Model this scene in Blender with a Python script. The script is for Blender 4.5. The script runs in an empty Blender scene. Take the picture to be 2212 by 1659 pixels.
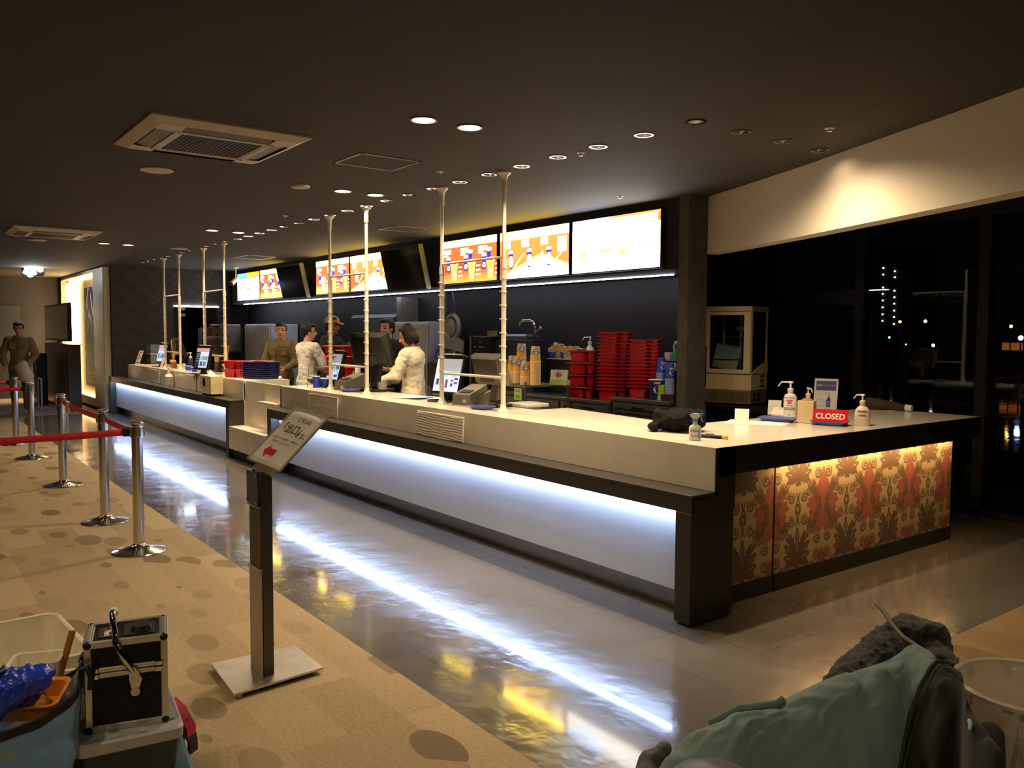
import bpy, bmesh, math, random
import numpy as np
from mathutils import Vector, Matrix, noise

random.seed(7)
S = bpy.context.scene
COL = S.collection
PI = math.pi

# ------------------------------------------------------------------ camera, world, exposure
CAM_POS = Vector((2.933, -3.416, 1.58))
ROT = Matrix(((0.601, -0.052, 0.797), (0.799, 0.032, -0.601), (0.006, 0.998, 0.061)))
q = ROT.to_quaternion(); q.normalize()
ROT = q.to_matrix()
FPX = 1800.0
cam_data = bpy.data.cameras.new('camera')
cam_data.sensor_fit = 'HORIZONTAL'; cam_data.sensor_width = 36.0
cam_data.lens = 36.0 * FPX / 2212.0
cam_data.clip_start = 0.05; cam_data.clip_end = 900
cam = bpy.data.objects.new('camera', cam_data); COL.objects.link(cam)
cam.matrix_world = Matrix.Translation(CAM_POS) @ ROT.to_4x4()
S.camera = cam

world = bpy.data.worlds.new('night'); S.world = world; world.use_nodes = True
world.node_tree.nodes['Background'].inputs[0].default_value = (0.010, 0.009, 0.008, 1)
world.node_tree.nodes['Background'].inputs[1].default_value = 0.1

S.view_settings.view_transform = 'Standard'
S.view_settings.look = 'None'
S.view_settings.exposure = 0.0
S.view_settings.gamma = 1.0
S.view_settings.use_curve_mapping = False
S.cycles.use_denoising = True
S.cycles.max_bounces = 7
S.cycles.diffuse_bounces = 4
S.cycles.glossy_bounces = 4
S.cycles.transmission_bounces = 6
S.cycles.transparent_max_bounces = 12
S.cycles.sample_clamp_indirect = 6.0
S.cycles.blur_glossy = 0.3
S.cycles.caustics_reflective = False
S.cycles.caustics_refractive = False

WARM = (1.0, 0.76, 0.46)
K_BIG, K_SPOT, K_CARPET = 100.0, 72.0, 66.0      # lamp powers (W)
ZC = 2.82                                       # ceiling height
ZT = 0.961                                      # counter top height
ZL = 0.72                                       # black ledge height

# ------------------------------------------------------------------ helpers
def ray(px, py):
    return (ROT @ Vector(((px - 1106.0) / FPX, (829.5 - py) / FPX, -1.0))).normalized()
def onz(px, py, z=0.0):
    r = ray(px, py); return CAM_POS + r * ((z - CAM_POS.z) / r.z)
def ony(px, py, y):
    r = ray(px, py); return CAM_POS + r * ((y - CAM_POS.y) / r.y)
def onx(px, py, x):
    r = ray(px, py); return CAM_POS + r * ((x - CAM_POS.x) / r.x)

def lin(c):
    out = []
    for v in c[:3]:
        v = v / 255.0
        out.append(v / 12.92 if v <= 0.04045 else ((v + 0.055) / 1.055) ** 2.4)
    return tuple(out)
def linv(a):
    a = np.asarray(a, float) / 255.0
    return np.where(a <= 0.04045, a / 12.92, ((a + 0.055) / 1.055) ** 2.4)

MATS = {}
def mat(name, col=(128, 128, 128), rough=0.5, metal=0.0, spec=0.5, emit=None, es=0.0, trans=0.0,
        ior=1.45, alpha=1.0, nz=None, bump=None, coat=0.0, vcol=False, aniso=0.0, sheen=0.0):
    if name in MATS: return MATS[name]
    m = bpy.data.materials.new(name); m.use_nodes = True
    nt = m.node_tree; b = nt.nodes['Principled BSDF']; L = nt.links
    c = lin(col)
    b.inputs['Base Color'].default_value = (*c, 1)
    b.inputs['Roughness'].default_value = rough
    b.inputs['Metallic'].default_value = metal
    b.inputs['Specular IOR Level'].default_value = spec
    b.inputs['IOR'].default_value = ior
    b.inputs['Transmission Weight'].default_value = trans
    b.inputs['Alpha'].default_value = alpha
    b.inputs['Coat Weight'].default_value = coat
    b.inputs['Anisotropic'].default_value = aniso
    b.inputs['Sheen Weight'].default_value = sheen
    tc = nt.nodes.new('ShaderNodeTexCoord')
    if vcol:
        a = nt.nodes.new('ShaderNodeAttribute'); a.attribute_name = 'Col'
        L.new(a.outputs['Color'], b.inputs['Base Color'])
        if es: L.new(a.outputs['Color'], b.inputs['Emission Color'])
        b.inputs['Emission Strength'].default_value = es
    elif emit is not None:
        b.inputs['Emission Color'].default_value = (*lin(emit), 1)
        b.inputs['Emission Strength'].default_value = es
    if nz is None and not vcol and emit is None: nz = (9.0, 0.10)
    if nz and not vcol:
        n = nt.nodes.new('ShaderNodeTexNoise'); n.inputs['Scale'].default_value = nz[0]; n.inputs['Detail'].default_value = 4
        L.new(tc.outputs['Object'], n.inputs['Vector'])
        r = nt.nodes.new('ShaderNodeMapRange')
        r.inputs['From Min'].default_value = 0.3; r.inputs['From Max'].default_value = 0.7
        r.inputs['To Min'].default_value = 1 - nz[1]; r.inputs['To Max'].default_value = 1 + nz[1]
        L.new(n.outputs['Fac'], r.inputs['Value'])
        mx = nt.nodes.new('ShaderNodeMix'); mx.data_type = 'RGBA'; mx.blend_type = 'MULTIPLY'; mx.inputs[0].default_value = 1
        mx.inputs[6].default_value = (*c, 1); L.new(r.outputs[0], mx.inputs[7])
        L.new(mx.outputs[2], b.inputs['Base Color'])
    if bump:
        n = nt.nodes.new('ShaderNodeTexNoise'); n.inputs['Scale'].default_value = bump[0]; n.inputs['Detail'].default_value = 3
        mp = nt.nodes.new('ShaderNodeMapping')
        if len(bump) > 2: mp.inputs['Scale'].default_value = bump[2]
        L.new(tc.outputs['Object'], mp.inputs['Vector']); L.new(mp.outputs[0], n.inputs['Vector'])
        bp = nt.nodes.new('ShaderNodeBump'); bp.inputs['Strength'].default_value = bump[1]; bp.inputs['Distance'].default_value = 0.02
        L.new(n.outputs['Fac'], bp.inputs['Height']); L.new(bp.outputs[0], b.inputs['Normal'])
    MATS[name] = m
    return m

class MB:
    """collects shapes and links them as ONE mesh object"""
    def __init__(s): s.v = []; s.f = []; s.m = []; s.M = Matrix.Identity(4)
    def add(s, vs, fs, mi=0):
        o = len(s.v)
        for p in vs: s.v.append(tuple(s.M @ Vector(p)))
        for f in fs: s.f.append([o + i for i in f]); s.m.append(mi)
        return s
    def box(s, x0, y0, z0, x1, y1, z1, mi=0, bev=0.0):
        if x0 > x1: x0, x1 = x1, x0
        if y0 > y1: y0, y1 = y1, y0
        if z0 > z1: z0, z1 = z1, z0
        b = min(bev, (x1 - x0) * .45, (y1 - y0) * .45, (z1 - z0) * .45)
        if b <= 0:
            vs = [(x, y, z) for z in (z0, z1) for y in (y0, y1) for x in (x0, x1)]
            return s.add(vs, [(0, 2, 3, 1), (4, 5, 7, 6), (0, 1, 5, 4), (2, 6, 7, 3), (0, 4, 6, 2), (1, 3, 7, 5)], mi)
        vs = []; idx = {}
        for i, x in enumerate((x0, x1)):
            for j, y in enumerate((y0, y1)):
                for k, z in enumerate((z0, z1)):
                    sx = b if i == 0 else -b; sy = b if j == 0 else -b; sz = b if k == 0 else -b
                    idx[i, j, k] = len(vs)
                    vs += [(x, y + sy, z + sz), (x + sx, y, z + sz), (x + sx, y + sy, z)]
        fs = []
        for i in (0, 1): fs.append([idx[i, 0, 0], idx[i, 1, 0], idx[i, 1, 1], idx[i, 0, 1]])
        for j in (0, 1): fs.append([idx[0, j, 0] + 1, idx[1, j, 0] + 1, idx[1, j, 1] + 1, idx[0, j, 1] + 1])
        for k in (0, 1): fs.append([idx[0, 0, k] + 2, idx[1, 0, k] + 2, idx[1, 1, k] + 2, idx[0, 1, k] + 2])
        for a in (0, 1):
            for c in (0, 1):
                fs.append([idx[0, a, c] + 1, idx[1, a, c] + 1, idx[1, a, c] + 2, idx[0, a, c] + 2])
                fs.append([idx[a, 0, c], idx[a, 1, c], idx[a, 1, c] + 2, idx[a, 0, c] + 2])
                fs.append([idx[a, c, 0], idx[a, c, 1], idx[a, c, 1] + 1, idx[a, c, 0] + 1])
        for kx in idx.values(): fs.append([kx, kx + 1, kx + 2])
        return s.add(vs, fs, mi)
    def lathe(s, prof, n=24, c=(0, 0, 0), mi=0, caps=True, sx=1.0, sy=1.0):
        vs = []; fs = []
        for (r, z) in prof:
            for i in range(n):
                a = 2 * PI * i / n
                vs.append((c[0] + r * math.cos(a) * sx, c[1] + r * math.sin(a) * sy, c[2] + z))
        for k in range(len(prof) - 1):
            for i in range(n):
                j = (i + 1) % n
                fs.append((k * n + i, k * n + j, (k + 1) * n + j, (k + 1) * n + i))
        if caps:
            if prof[0][0] > 1e-6: fs.append(list(range(n))[::-1])
            if prof[-1][0] > 1e-6: fs.append([(len(prof) - 1) * n + i for i in range(n)])
        return s.add(vs, fs, mi)
    def cyl(s, p0, p1, r0, r1=None, n=14, mi=0, caps=True):
        return s.tube([p0, p1], [r0, r0 if r1 is None else r1], n, mi, caps)
    def tube(s, pts, r, n=8, mi=0, caps=True):
        pts = [Vector(p) for p in pts]; N = len(pts)
        rs = r if isinstance(r, (list, tuple)) else [r] * N
        vs = []; fs = []; up = None
        for i, p in enumerate(pts):
            t = (pts[min(i + 1, N - 1)] - pts[max(i - 1, 0)]).normalized()
            if up is None:
                up = t.orthogonal().normalized()
            up = (up - t * up.dot(t))
            if up.length < 1e-6: up = t.orthogonal()
            up.normalize(); w = t.cross(up)
            for k in range(n):
                a = 2 * PI * k / n
                vs.append(p + (up * math.cos(a) + w * math.sin(a)) * rs[i])
        for i in range(N - 1):
            for k in range(n):
                j = (k + 1) % n
                fs.append((i * n + k, i * n + j, (i + 1) * n + j, (i + 1) * n + k))
        if caps: fs.append(list(range(n))[::-1]); fs.append([(N - 1) * n + k for k in range(n)])
        return s.add(vs, fs, mi)
    def sphere(s, c, rx, ry=None, rz=None, n=16, m=10, mi=0):
        ry = rx if ry is None else ry; rz = rx if rz is None else rz
        vs = [(c[0], c[1], c[2] - rz)]; fs = []
        for k in range(1, m):
            t = -PI / 2 + PI * k / m
            for i in range(n):
                a = 2 * PI * i / n
                vs.append((c[0] + rx * math.cos(t) * math.cos(a), c[1] + ry * math.cos(t) * math.sin(a), c[2] + rz * math.sin(t)))
        vs.append((c[0], c[1], c[2] + rz)); T = len(vs) - 1
        for i in range(n):
            j = (i + 1) % n
            fs.append((0, 1 + j, 1 + i)); fs.append((T, 1 + (m - 2) * n + i, 1 + (m - 2) * n + j))
            for k in range(m - 2):
                fs.append((1 + k * n + i, 1 + k * n + j, 1 + (k + 1) * n + j, 1 + (k + 1) * n + i))
        return s.add(vs, fs, mi)
    def prism(s, poly, vec, mi=0):
        n = len(poly); vec = Vector(vec)
        vs = [Vector(p) for p in poly] + [Vector(p) + vec for p in poly]
        fs = [list(range(n))[::-1], list(range(n, 2 * n))] + [(i, (i + 1) % n, n + (i + 1) % n, n + i) for i in range(n)]
        return s.add(vs, fs, mi)
    def loft(s, rings, mi=0, caps=True, closed=True):
        n = len(rings[0]); vs = [p for r in rings for p in r]; fs = []
        for k in range(len(rings) - 1):
            for i in range(n if closed else n - 1):
                j = (i + 1) % n
                fs.append((k * n + i, k * n + j, (k + 1) * n + j, (k + 1) * n + i))
        if caps and closed: fs.append(list(range(n))[::-1]); fs.append([(len(rings) - 1) * n + i for i in range(n)])
        return s.add(vs, fs, mi)
    def grid(s, fn, nu, nv, mi=0):
        vs = [fn(i / nu, j / nv) for j in range(nv + 1) for i in range(nu + 1)]
        fs = [(j * (nu + 1) + i, j * (nu + 1) + i + 1, (j + 1) * (nu + 1) + i + 1, (j + 1) * (nu + 1) + i) for j in range(nv) for i in range(nu)]
        return s.add(vs, fs, mi)
    def build(s, name, mats, parent=None, smooth=None, solid=0.0, loc=None, recalc=True):
        me = bpy.data.meshes.new(name)
        me.from_pydata([tuple(p) for p in s.v], [], s.f)
        if not isinstance(mats, (list, tuple)): mats = [mats]
        for m in mats: me.materials.append(m)
        me.polygons.foreach_set('material_index', s.m)
        if recalc:
            bm = bmesh.new(); bm.from_mesh(me); bmesh.ops.recalc_face_normals(bm, faces=bm.faces); bm.to_mesh(me); bm.free()
        if smooth is not None:
            me.shade_smooth(); me.set_sharp_from_angle(angle=math.radians(smooth))
        o = bpy.data.objects.new(name, me); COL.objects.link(o)
        if parent: o.parent = parent
        if loc: o.location = loc
        if solid:
            md = o.modifiers.new('solid', 'SOLIDIFY'); md.thickness = solid
        return o

def tag(o, label=None, cat=None, group=None, kind=None):
    if label: o['label'] = label
    if cat: o['category'] = cat
    if group: o['group'] = group
    if kind: o['kind'] = kind
    return o
def thing(name, label, cat, loc=(0, 0, 0), rz=0.0, group=None, rot=None):
    o = bpy.data.objects.new(name, None); COL.objects.link(o)
    o.empty_display_size = 0.05; o.location = loc
    o.rotation_euler = rot if rot else (0, 0, rz)
    return tag(o, label, cat, group)
KIDS = {}
def copy_tree(o, parent=None):
    c = o.copy(); COL.objects.link(c)
    if parent: c.parent = parent
    for ch in [x for x in bpy.data.objects if x.parent == o]: copy_tree(ch, c)
    return c
def dup(o, loc, rz=None, label=None, group=None, rot=None):
    c = copy_tree(o); c.location = loc
    if rz is not None: c.rotation_euler = (0, 0, rz)
    if rot is not None: c.rotation_euler = rot
    if label: c['label'] = label
    if group: c['group'] = group
    return c
def struct(name, mb, mats, **k):
    o = mb.build(name, mats, **k); o['kind'] = 'structure'; return o

def raster(name, w, h, nx, ny, fn, material, parent=None, M=None):
    """flat printed or lit surface: colours come from fn(U,V) per grid point (U right, V up)"""
    U, V = np.meshgrid(np.linspace(0, 1, nx + 1), np.linspace(0, 1, ny + 1))
    C = np.clip(fn(U, V), 0, None)
    vs = np.stack([(U - .5) * w, np.zeros_like(U), V * h], -1).reshape(-1, 3)
    i = np.arange(nx); j = np.arange(ny)
    I, J = np.meshgrid(i, j); a = (J * (nx + 1) + I).ravel()
    fs = np.stack([a, a + 1, a + nx + 2, a + nx + 1], -1)
    me = bpy.data.meshes.new(name); me.from_pydata(vs.tolist(), [], fs.tolist())
    if M is not None: me.transform(M)
    at = me.color_attributes.new('Col', 'FLOAT_COLOR', 'POINT')
    rgba = np.ones((C.size // 3, 4)); rgba[:, :3] = C.reshape(-1, 3)
    at.data.foreach_set('color', rgba.ravel())
    me.materials.append(material)
    o = bpy.data.objects.new(name, me); COL.objects.link(o)
    if parent: o.parent = parent
    return o

def text(name, body, size, material, parent, M, ext=0.0006, sx=1.0, align='CENTER', bold=0.0):
    cu = bpy.data.curves.new(name, 'FONT'); cu.body = body; cu.size = size; cu.extrude = ext
    cu.align_x = align; cu.align_y = 'CENTER'; cu.resolution_u = 3; cu.offset = bold
    t = bpy.data.objects.new(name, cu); COL.objects.link(t)
    dg = bpy.context.evaluated_depsgraph_get()
    me = bpy.data.meshes.new_from_object(t.evaluated_get(dg))
    bpy.data.objects.remove(t); bpy.data.curves.remove(cu)
    me.transform(Matrix.Diagonal((sx, 1, 1, 1))); me.transform(M)
    me.materials.clear(); me.materials.append(material)
    o = bpy.data.objects.new(name, me); COL.objects.link(o)
    if parent: o.parent = parent
    return o
ORD = ['topmost', 'second', 'third', 'fourth', 'fifth', 'sixth', 'seventh', 'eighth', 'ninth', 'tenth', 'eleventh', 'twelfth',
       'thirteenth', 'fourteenth', 'fifteenth', 'sixteenth', 'seventeenth', 'eighteenth', 'nineteenth', 'twentieth',
       'twenty-first', 'twenty-second', 'twenty-third', 'twenty-fourth', 'twenty-fifth', 'twenty-sixth', 'twenty-seventh', 'twenty-eighth', 'twenty-ninth', 'thirtieth', 'thirty-first', 'thirty-second', 'thirty-third']
def nth(i): return ORD[i] + ('' if i == 0 else ' from the top')
def fbm(p, s=1.0): return noise.fractal(Vector(p) * s, 1.0, 2.0, 4)
# ------------------------------------------------------------------ setting: materials
def floor_tile_mat():
    m = mat('floor_tile', (112, 106, 98), rough=0.2, spec=0.6, coat=0.55, nz=(1.3, 0.14))
    m.node_tree.nodes['Principled BSDF'].inputs['Coat Roughness'].default_value = 0.07
    nt = m.node_tree; L = nt.links; b = nt.nodes['Principled BSDF']
    tc = nt.nodes.new('ShaderNodeTexCoord')
    br = nt.nodes.new('ShaderNodeTexBrick'); br.offset = 0.5
    br.inputs['Scale'].default_value = 1.0; br.inputs['Brick Width'].default_value = 0.9; br.inputs['Row Height'].default_value = 0.45
    br.inputs['Mortar Size'].default_value = 0.003; br.inputs['Mortar Smooth'].default_value = 0.3
    br.inputs['Color1'].default_value = (1, 1, 1, 1); br.inputs['Color2'].default_value = (.9, .9, .9, 1); br.inputs['Mortar'].default_value = (.6, .6, .6, 1)
    L.new(tc.outputs['Object'], br.inputs['Vector'])
    src = b.inputs['Base Color'].links[0].from_socket
    mx = nt.nodes.new('ShaderNodeMix'); mx.data_type = 'RGBA'; mx.blend_type = 'MULTIPLY'; mx.inputs[0].default_value = 1
    L.new(src, mx.inputs[6]); L.new(br.outputs['Color'], mx.inputs[7]); L.new(mx.outputs[2], b.inputs['Base Color'])
    # worn wax: roughness varies, surface gently uneven
    n = nt.nodes.new('ShaderNodeTexNoise'); n.inputs['Scale'].default_value = 2.2; n.inputs['Detail'].default_value = 5
    L.new(tc.outputs['Object'], n.inputs['Vector'])
    r = nt.nodes.new('ShaderNodeMapRange'); r.inputs['From Min'].default_value = .3; r.inputs['From Max'].default_value = .7
    r.inputs['To Min'].default_value = 0.10; r.inputs['To Max'].default_value = 0.24
    L.new(n.outputs['Fac'], r.inputs['Value']); L.new(r.outputs[0], b.inputs['Roughness'])
    n2 = nt.nodes.new('ShaderNodeTexNoise'); n2.inputs['Scale'].default_value = 5.5; n2.inputs['Detail'].default_value = 3
    L.new(tc.outputs['Object'], n2.inputs['Vector'])
    ad = nt.nodes.new('ShaderNodeMath'); ad.operation = 'ADD'
    mu = nt.nodes.new('ShaderNodeMath'); mu.operation = 'MULTIPLY'; mu.inputs[1].default_value = 0.10
    L.new(br.outputs['Fac'], mu.inputs[0]); L.new(n2.outputs['Fac'], ad.inputs[0])
    sb = nt.nodes.new('ShaderNodeMath'); sb.operation = 'SUBTRACT'; L.new(n2.outputs['Fac'], sb.inputs[0]); L.new(mu.outputs[0], sb.inputs[1])
    bp = nt.nodes.new('ShaderNodeBump'); bp.inputs['Strength'].default_value = 0.32; bp.inputs['Distance'].default_value = 0.014
    L.new(sb.outputs[0], bp.inputs['Height']); L.new(bp.outputs[0], b.inputs['Normal'])
    return m

def carpet_mat(name, base, dark, seed=0.0):
    m = mat(name, base, rough=0.95, spec=0.1, nz=(60, 0.12))
    nt = m.node_tree; L = nt.links; b = nt.nodes['Principled BSDF']
    src = b.inputs['Base Color'].links[0].from_socket
    tc = nt.nodes.new('ShaderNodeTexCoord')
    mp = nt.nodes.new('ShaderNodeMapping'); mp.inputs['Location'].default_value = (seed, seed, 0); L.new(tc.outputs['Object'], mp.inputs['Vector'])
    # carpet squares laid in alternating directions, each with fine ribs
    ch = nt.nodes.new('ShaderNodeTexChecker'); ch.inputs['Scale'].default_value = 2.0
    L.new(mp.outputs[0], ch.inputs['Vector'])
    def ribs(direction):
        w = nt.nodes.new('ShaderNodeTexWave'); w.wave_type = 'BANDS'; w.bands_direction = direction
        w.inputs['Scale'].default_value = 26; w.inputs['Distortion'].default_value = 1.2; w.inputs['Detail'].default_value = 1
        L.new(mp.outputs[0], w.inputs['Vector']); return w
    wx, wy = ribs('X'), ribs('Y')
    mr = nt.nodes.new('ShaderNodeMix'); mr.data_type = 'FLOAT'
    L.new(ch.outputs['Fac'], mr.inputs[0]); L.new(wx.outputs['Fac'], mr.inputs[2]); L.new(wy.outputs['Fac'], mr.inputs[3])
    rr = nt.nodes.new('ShaderNodeMapRange'); rr.inputs['To Min'].default_value = .84; rr.inputs['To Max'].default_value = 1.08
    L.new(mr.outputs[0], rr.inputs['Value'])
    # scattered darker pebbles, long along the aisle
    m2 = nt.nodes.new('ShaderNodeMapping'); m2.inputs['Scale'].default_value = (1.0, 1.9, 1); m2.inputs['Rotation'].default_value = (0, 0, .6); m2.inputs['Location'].default_value = (seed * 2, 1.3, 0)
    L.new(tc.outputs['Object'], m2.inputs['Vector'])
    v = nt.nodes.new('ShaderNodeTexVoronoi'); v.feature = 'F1'; v.inputs['Scale'].default_value = 2.3; v.voronoi_dimensions = '2D'
    L.new(m2.outputs[0], v.inputs['Vector'])
    sx = nt.nodes.new('ShaderNodeSeparateColor'); L.new(v.outputs['Color'], sx.inputs[0])
    rad = nt.nodes.new('ShaderNodeMapRange'); rad.inputs['From Min'].default_value = .35; rad.inputs['From Max'].default_value = 1
    rad.inputs['To Min'].default_value = 0.0; rad.inputs['To Max'].default_value = .42
    L.new(sx.outputs[0], rad.inputs['Value'])
    lt = nt.nodes.new('ShaderNodeMath'); lt.operation = 'SUBTRACT'; L.new(rad.outputs[0], lt.inputs[0]); L.new(v.outputs['Distance'], lt.inputs[1])
    st = nt.nodes.new('ShaderNodeMapRange'); st.inputs['From Min'].default_value = 0; st.inputs['From Max'].default_value = .02
    L.new(lt.outputs[0], st.inputs['Value'])
    amt = nt.nodes.new('ShaderNodeMath'); amt.operation = 'MULTIPLY'; L.new(st.outputs[0], amt.inputs[0])
    L.new(sx.outputs[1], amt.inputs[1])
    mx = nt.nodes.new('ShaderNodeMix'); mx.data_type = 'RGBA'; mx.blend_type = 'MULTIPLY'; mx.inputs[0].default_value = 1
    L.new(src, mx.inputs[6]); L.new(rr.outputs[0], mx.inputs[7])
    # big soft tone change from square to square
    ch2 = nt.nodes.new('ShaderNodeTexBrick'); ch2.inputs['Scale'].default_value = 1; ch2.inputs['Brick Width'].default_value = 1.0; ch2.inputs['Row Height'].default_value = .25
    ch2.inputs['Mortar Size'].default_value = 0; ch2.inputs['Color1'].default_value = (1.1, 1.1, 1.1, 1); ch2.inputs['Color2'].default_value = (.88, .87, .86, 1)
    L.new(mp.outputs[0], ch2.inputs['Vector'])
    m3 = nt.nodes.new('ShaderNodeMix'); m3.data_type = 'RGBA'; m3.blend_type = 'MULTIPLY'; m3.inputs[0].default_value = 1
    L.new(mx.outputs[2], m3.inputs[6]); L.new(ch2.outputs['Color'], m3.inputs[7])
    m4 = nt.nodes.new('ShaderNodeMix'); m4.data_type = 'RGBA'
    L.new(amt.outputs[0], m4.inputs[0]); L.new(m3.outputs[2], m4.inputs[6]); m4.inputs[7].default_value = (*lin(dark), 1)
    L.new(m4.outputs[2], b.inputs['Base Color'])
    n = nt.nodes.new('ShaderNodeTexNoise'); n.inputs['Scale'].default_value = 160; L.new(tc.outputs['Object'], n.inputs['Vector'])
    bp = nt.nodes.new('ShaderNodeBump'); bp.inputs['Strength'].default_value = .5; bp.inputs['Distance'].default_value = .006
    L.new(n.outputs['Fac'], bp.inputs['Height']); L.new(bp.outputs[0], b.inputs['Normal'])
    return m

def glass_mat(name, tint=(0.93, 0.95, 0.94), rough=0.0, ior=1.5, gain=1.0):
    m = bpy.data.materials.new(name); m.use_nodes = True; nt = m.node_tree; nt.nodes.clear(); L = nt.links
    o = nt.nodes.new('ShaderNodeOutputMaterial'); mx = nt.nodes.new('ShaderNodeMixShader')
    t = nt.nodes.new('ShaderNodeBsdfTransparent'); t.inputs[0].default_value = (*tint, 1)
    g = nt.nodes.new('ShaderNodeBsdfGlossy'); g.inputs['Roughness'].default_value = rough
    f = nt.nodes.new('ShaderNodeFresnel'); f.inputs[0].default_value = ior
    mu = nt.nodes.new('ShaderNodeMath'); mu.operation = 'MULTIPLY'; mu.inputs[1].default_value = gain; mu.use_clamp = True
    L.new(f.outputs[0], mu.inputs[0]); L.new(mu.outputs[0], mx.inputs[0]); L.new(t.outputs[0], mx.inputs[1]); L.new(g.outputs[0], mx.inputs[2]); L.new(mx.outputs[0], o.inputs[0])
    return m
def haze_plastic(name, col=(230, 232, 230), dens=0.35, rough=.25):
    """translucent plastic: part see-through, part milky"""
    m = bpy.data.materials.new(name); m.use_nodes = True; nt = m.node_tree; b = nt.nodes['Principled BSDF']; L = nt.links
    b.inputs['Base Color'].default_value = (*lin(col), 1); b.inputs['Roughness'].default_value = rough
    n = nt.nodes.new('ShaderNodeTexNoise'); n.inputs['Scale'].default_value = 7
    tc = nt.nodes.new('ShaderNodeTexCoord'); L.new(tc.outputs['Object'], n.inputs['Vector'])
    r = nt.nodes.new('ShaderNodeMapRange'); r.inputs['To Min'].default_value = dens * .75; r.inputs['To Max'].default_value = min(1, dens * 1.25)
    L.new(n.outputs['Fac'], r.inputs['Value']); L.new(r.outputs[0], b.inputs['Alpha'])
    MATS[name] = m
    return m

def damask(u, v):
    """ogee damask: 0 ground, 1 brown scrolls and palmettes, 2 red medallions; u, v in repeats"""
    out = np.zeros(u.shape + (3,))
    ground = linv([206, 178, 142]); brown = linv([122, 98, 80]); red = linv([172, 104, 90])
    out[:] = ground
    u = u - np.round(u); au = np.abs(u)
    v = v - np.floor(v)
    def petals(x, y, spec):
        m = np.zeros(x.shape, bool)
        for deg, L, w in spec:
            t = math.radians(deg); c, q = math.sin(t), math.cos(t)
            p = x * c + y * q; o = x * q - y * c
            e = w * np.sqrt(np.clip(1 - (2 * p / L - 1) ** 2, 0, 1)) * (1 + .22 * np.cos(p / L * 26))
            m |= (np.abs(o) < e) & (p > .012) & (np.abs(o) > .0055 * (p < .8 * L))
        return m
    # red medallion half a repeat across and up: an all-round leaf, lighter veins between its lobes
    x = .5 - au; y = v - .5
    th = np.arctan2(x, y); rr = np.hypot(x, y * .92)
    med = rr < .295 + .030 * np.cos(9 * th) + .018 * np.cos(21 * th) + .09 * np.exp(-(th / .2) ** 2)
    out[med] = red
    pet = petals(x, y + .10, [(0, .38, .05), (33, .32, .055), (66, .27, .05), (100, .22, .045), (150, .2, .05)])
    out[med & pet] = red * 1.16
    # brown palmettes, fanned upward from a waist
    for y0 in (-.12, .88):
        yy = v - y0
        pal = petals(au, yy, [(0, .40, .042), (24, .37, .050), (48, .32, .052), (74, .26, .050), (104, .19, .045)])
        stem_ = (au < .03 + .04 * np.clip(-yy * 6, 0, 1)) & (yy > -.10) & (yy < .04)
        out[pal | stem_] = brown
    # ogee scrolls: one swinging band each side, with curls riding on it
    xo = .25 + .17 * np.cos(2 * PI * v)
    d = np.abs(au - (.5 - xo)) / np.sqrt(1 + (.17 * 2 * PI * np.sin(2 * PI * v)) ** 2 * .9)
    band = (d < .040 + .014 * np.cos(14 * PI * v)) & ~(d < .007)
    band |= (d < .05) & (np.abs(np.sin(9 * PI * v)) > .93)
    out[band] = brown
    for cu, cv, cr in ((.13, .36, .07), (.22, .31, .06), (.13, .64, .07), (.22, .69, .06), (.40, .10, .075), (.40, .90, .075), (.30, .22, .06), (.30, .78, .06)):
        dx = au - cu; dy = v - cv; rd = np.hypot(dx, dy); an = np.arctan2(dy, dx)
        spi = (rd < cr) & (np.abs(((rd / cr) * 1.7 + an / (2 * PI)) % 1.0 - .5) > .17)
        out[spi] = brown
    drop = (((au) / .035) ** 2 + ((v - .5) / .07) ** 2 < 1) & ~(((au) / .014) ** 2 + ((v - .5) / .03) ** 2 < 1)
    out[drop] = brown
    neck = (np.abs(au - .03 - .02 * np.cos(8 * PI * v)) < .012) & (np.abs(v - .5) < .2)
    out[neck] = brown
    return out

M_tile = floor_tile_mat()
M_carpet = carpet_mat('carpet_tan', (188, 166, 132), (136, 118, 92))
M_carpet2 = carpet_mat('carpet_right', (150, 124, 94), (116, 94, 70), 3.7)
M_carpet3 = carpet_mat('carpet_far', (150, 132, 124), (120, 104, 98), 1.9)
M_ceil = mat('ceiling_paint', (68, 62, 55), rough=.85, spec=.25, nz=(3, .08))
M_wallk = mat('dark_wall', (30, 26, 25), rough=.6, spec=.3, nz=(2, .15))
M_bulk = mat('black_bulkhead', (40, 36, 33), rough=.5, spec=.3, nz=(4, .12))
M_brownw = mat('red_brown_wall', (56, 38, 30), rough=.6, spec=.3, nz=(3, .2))
M_white_wall = mat('soffit_white', (222, 212, 196), rough=.8, spec=.2, nz=(.6, .03))
M_grey = mat('grey_wall', (42, 40, 44), rough=.8, spec=.2, nz=(1.5, .15))
M_black = mat('matt_black', (22, 21, 20), rough=.5, spec=.35)
M_col = mat('column_grey', (78, 74, 68), rough=.7, spec=.3, nz=(14, .2))
M_glass = glass_mat('window_glass', (.80, .82, .80), 0.0, 1.5, .6)
M_frame = mat('window_bronze', (34, 28, 22), rough=.45)
M_dam_wall = mat('damask_wall', vcol=True, rough=.7, spec=.3)

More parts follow.
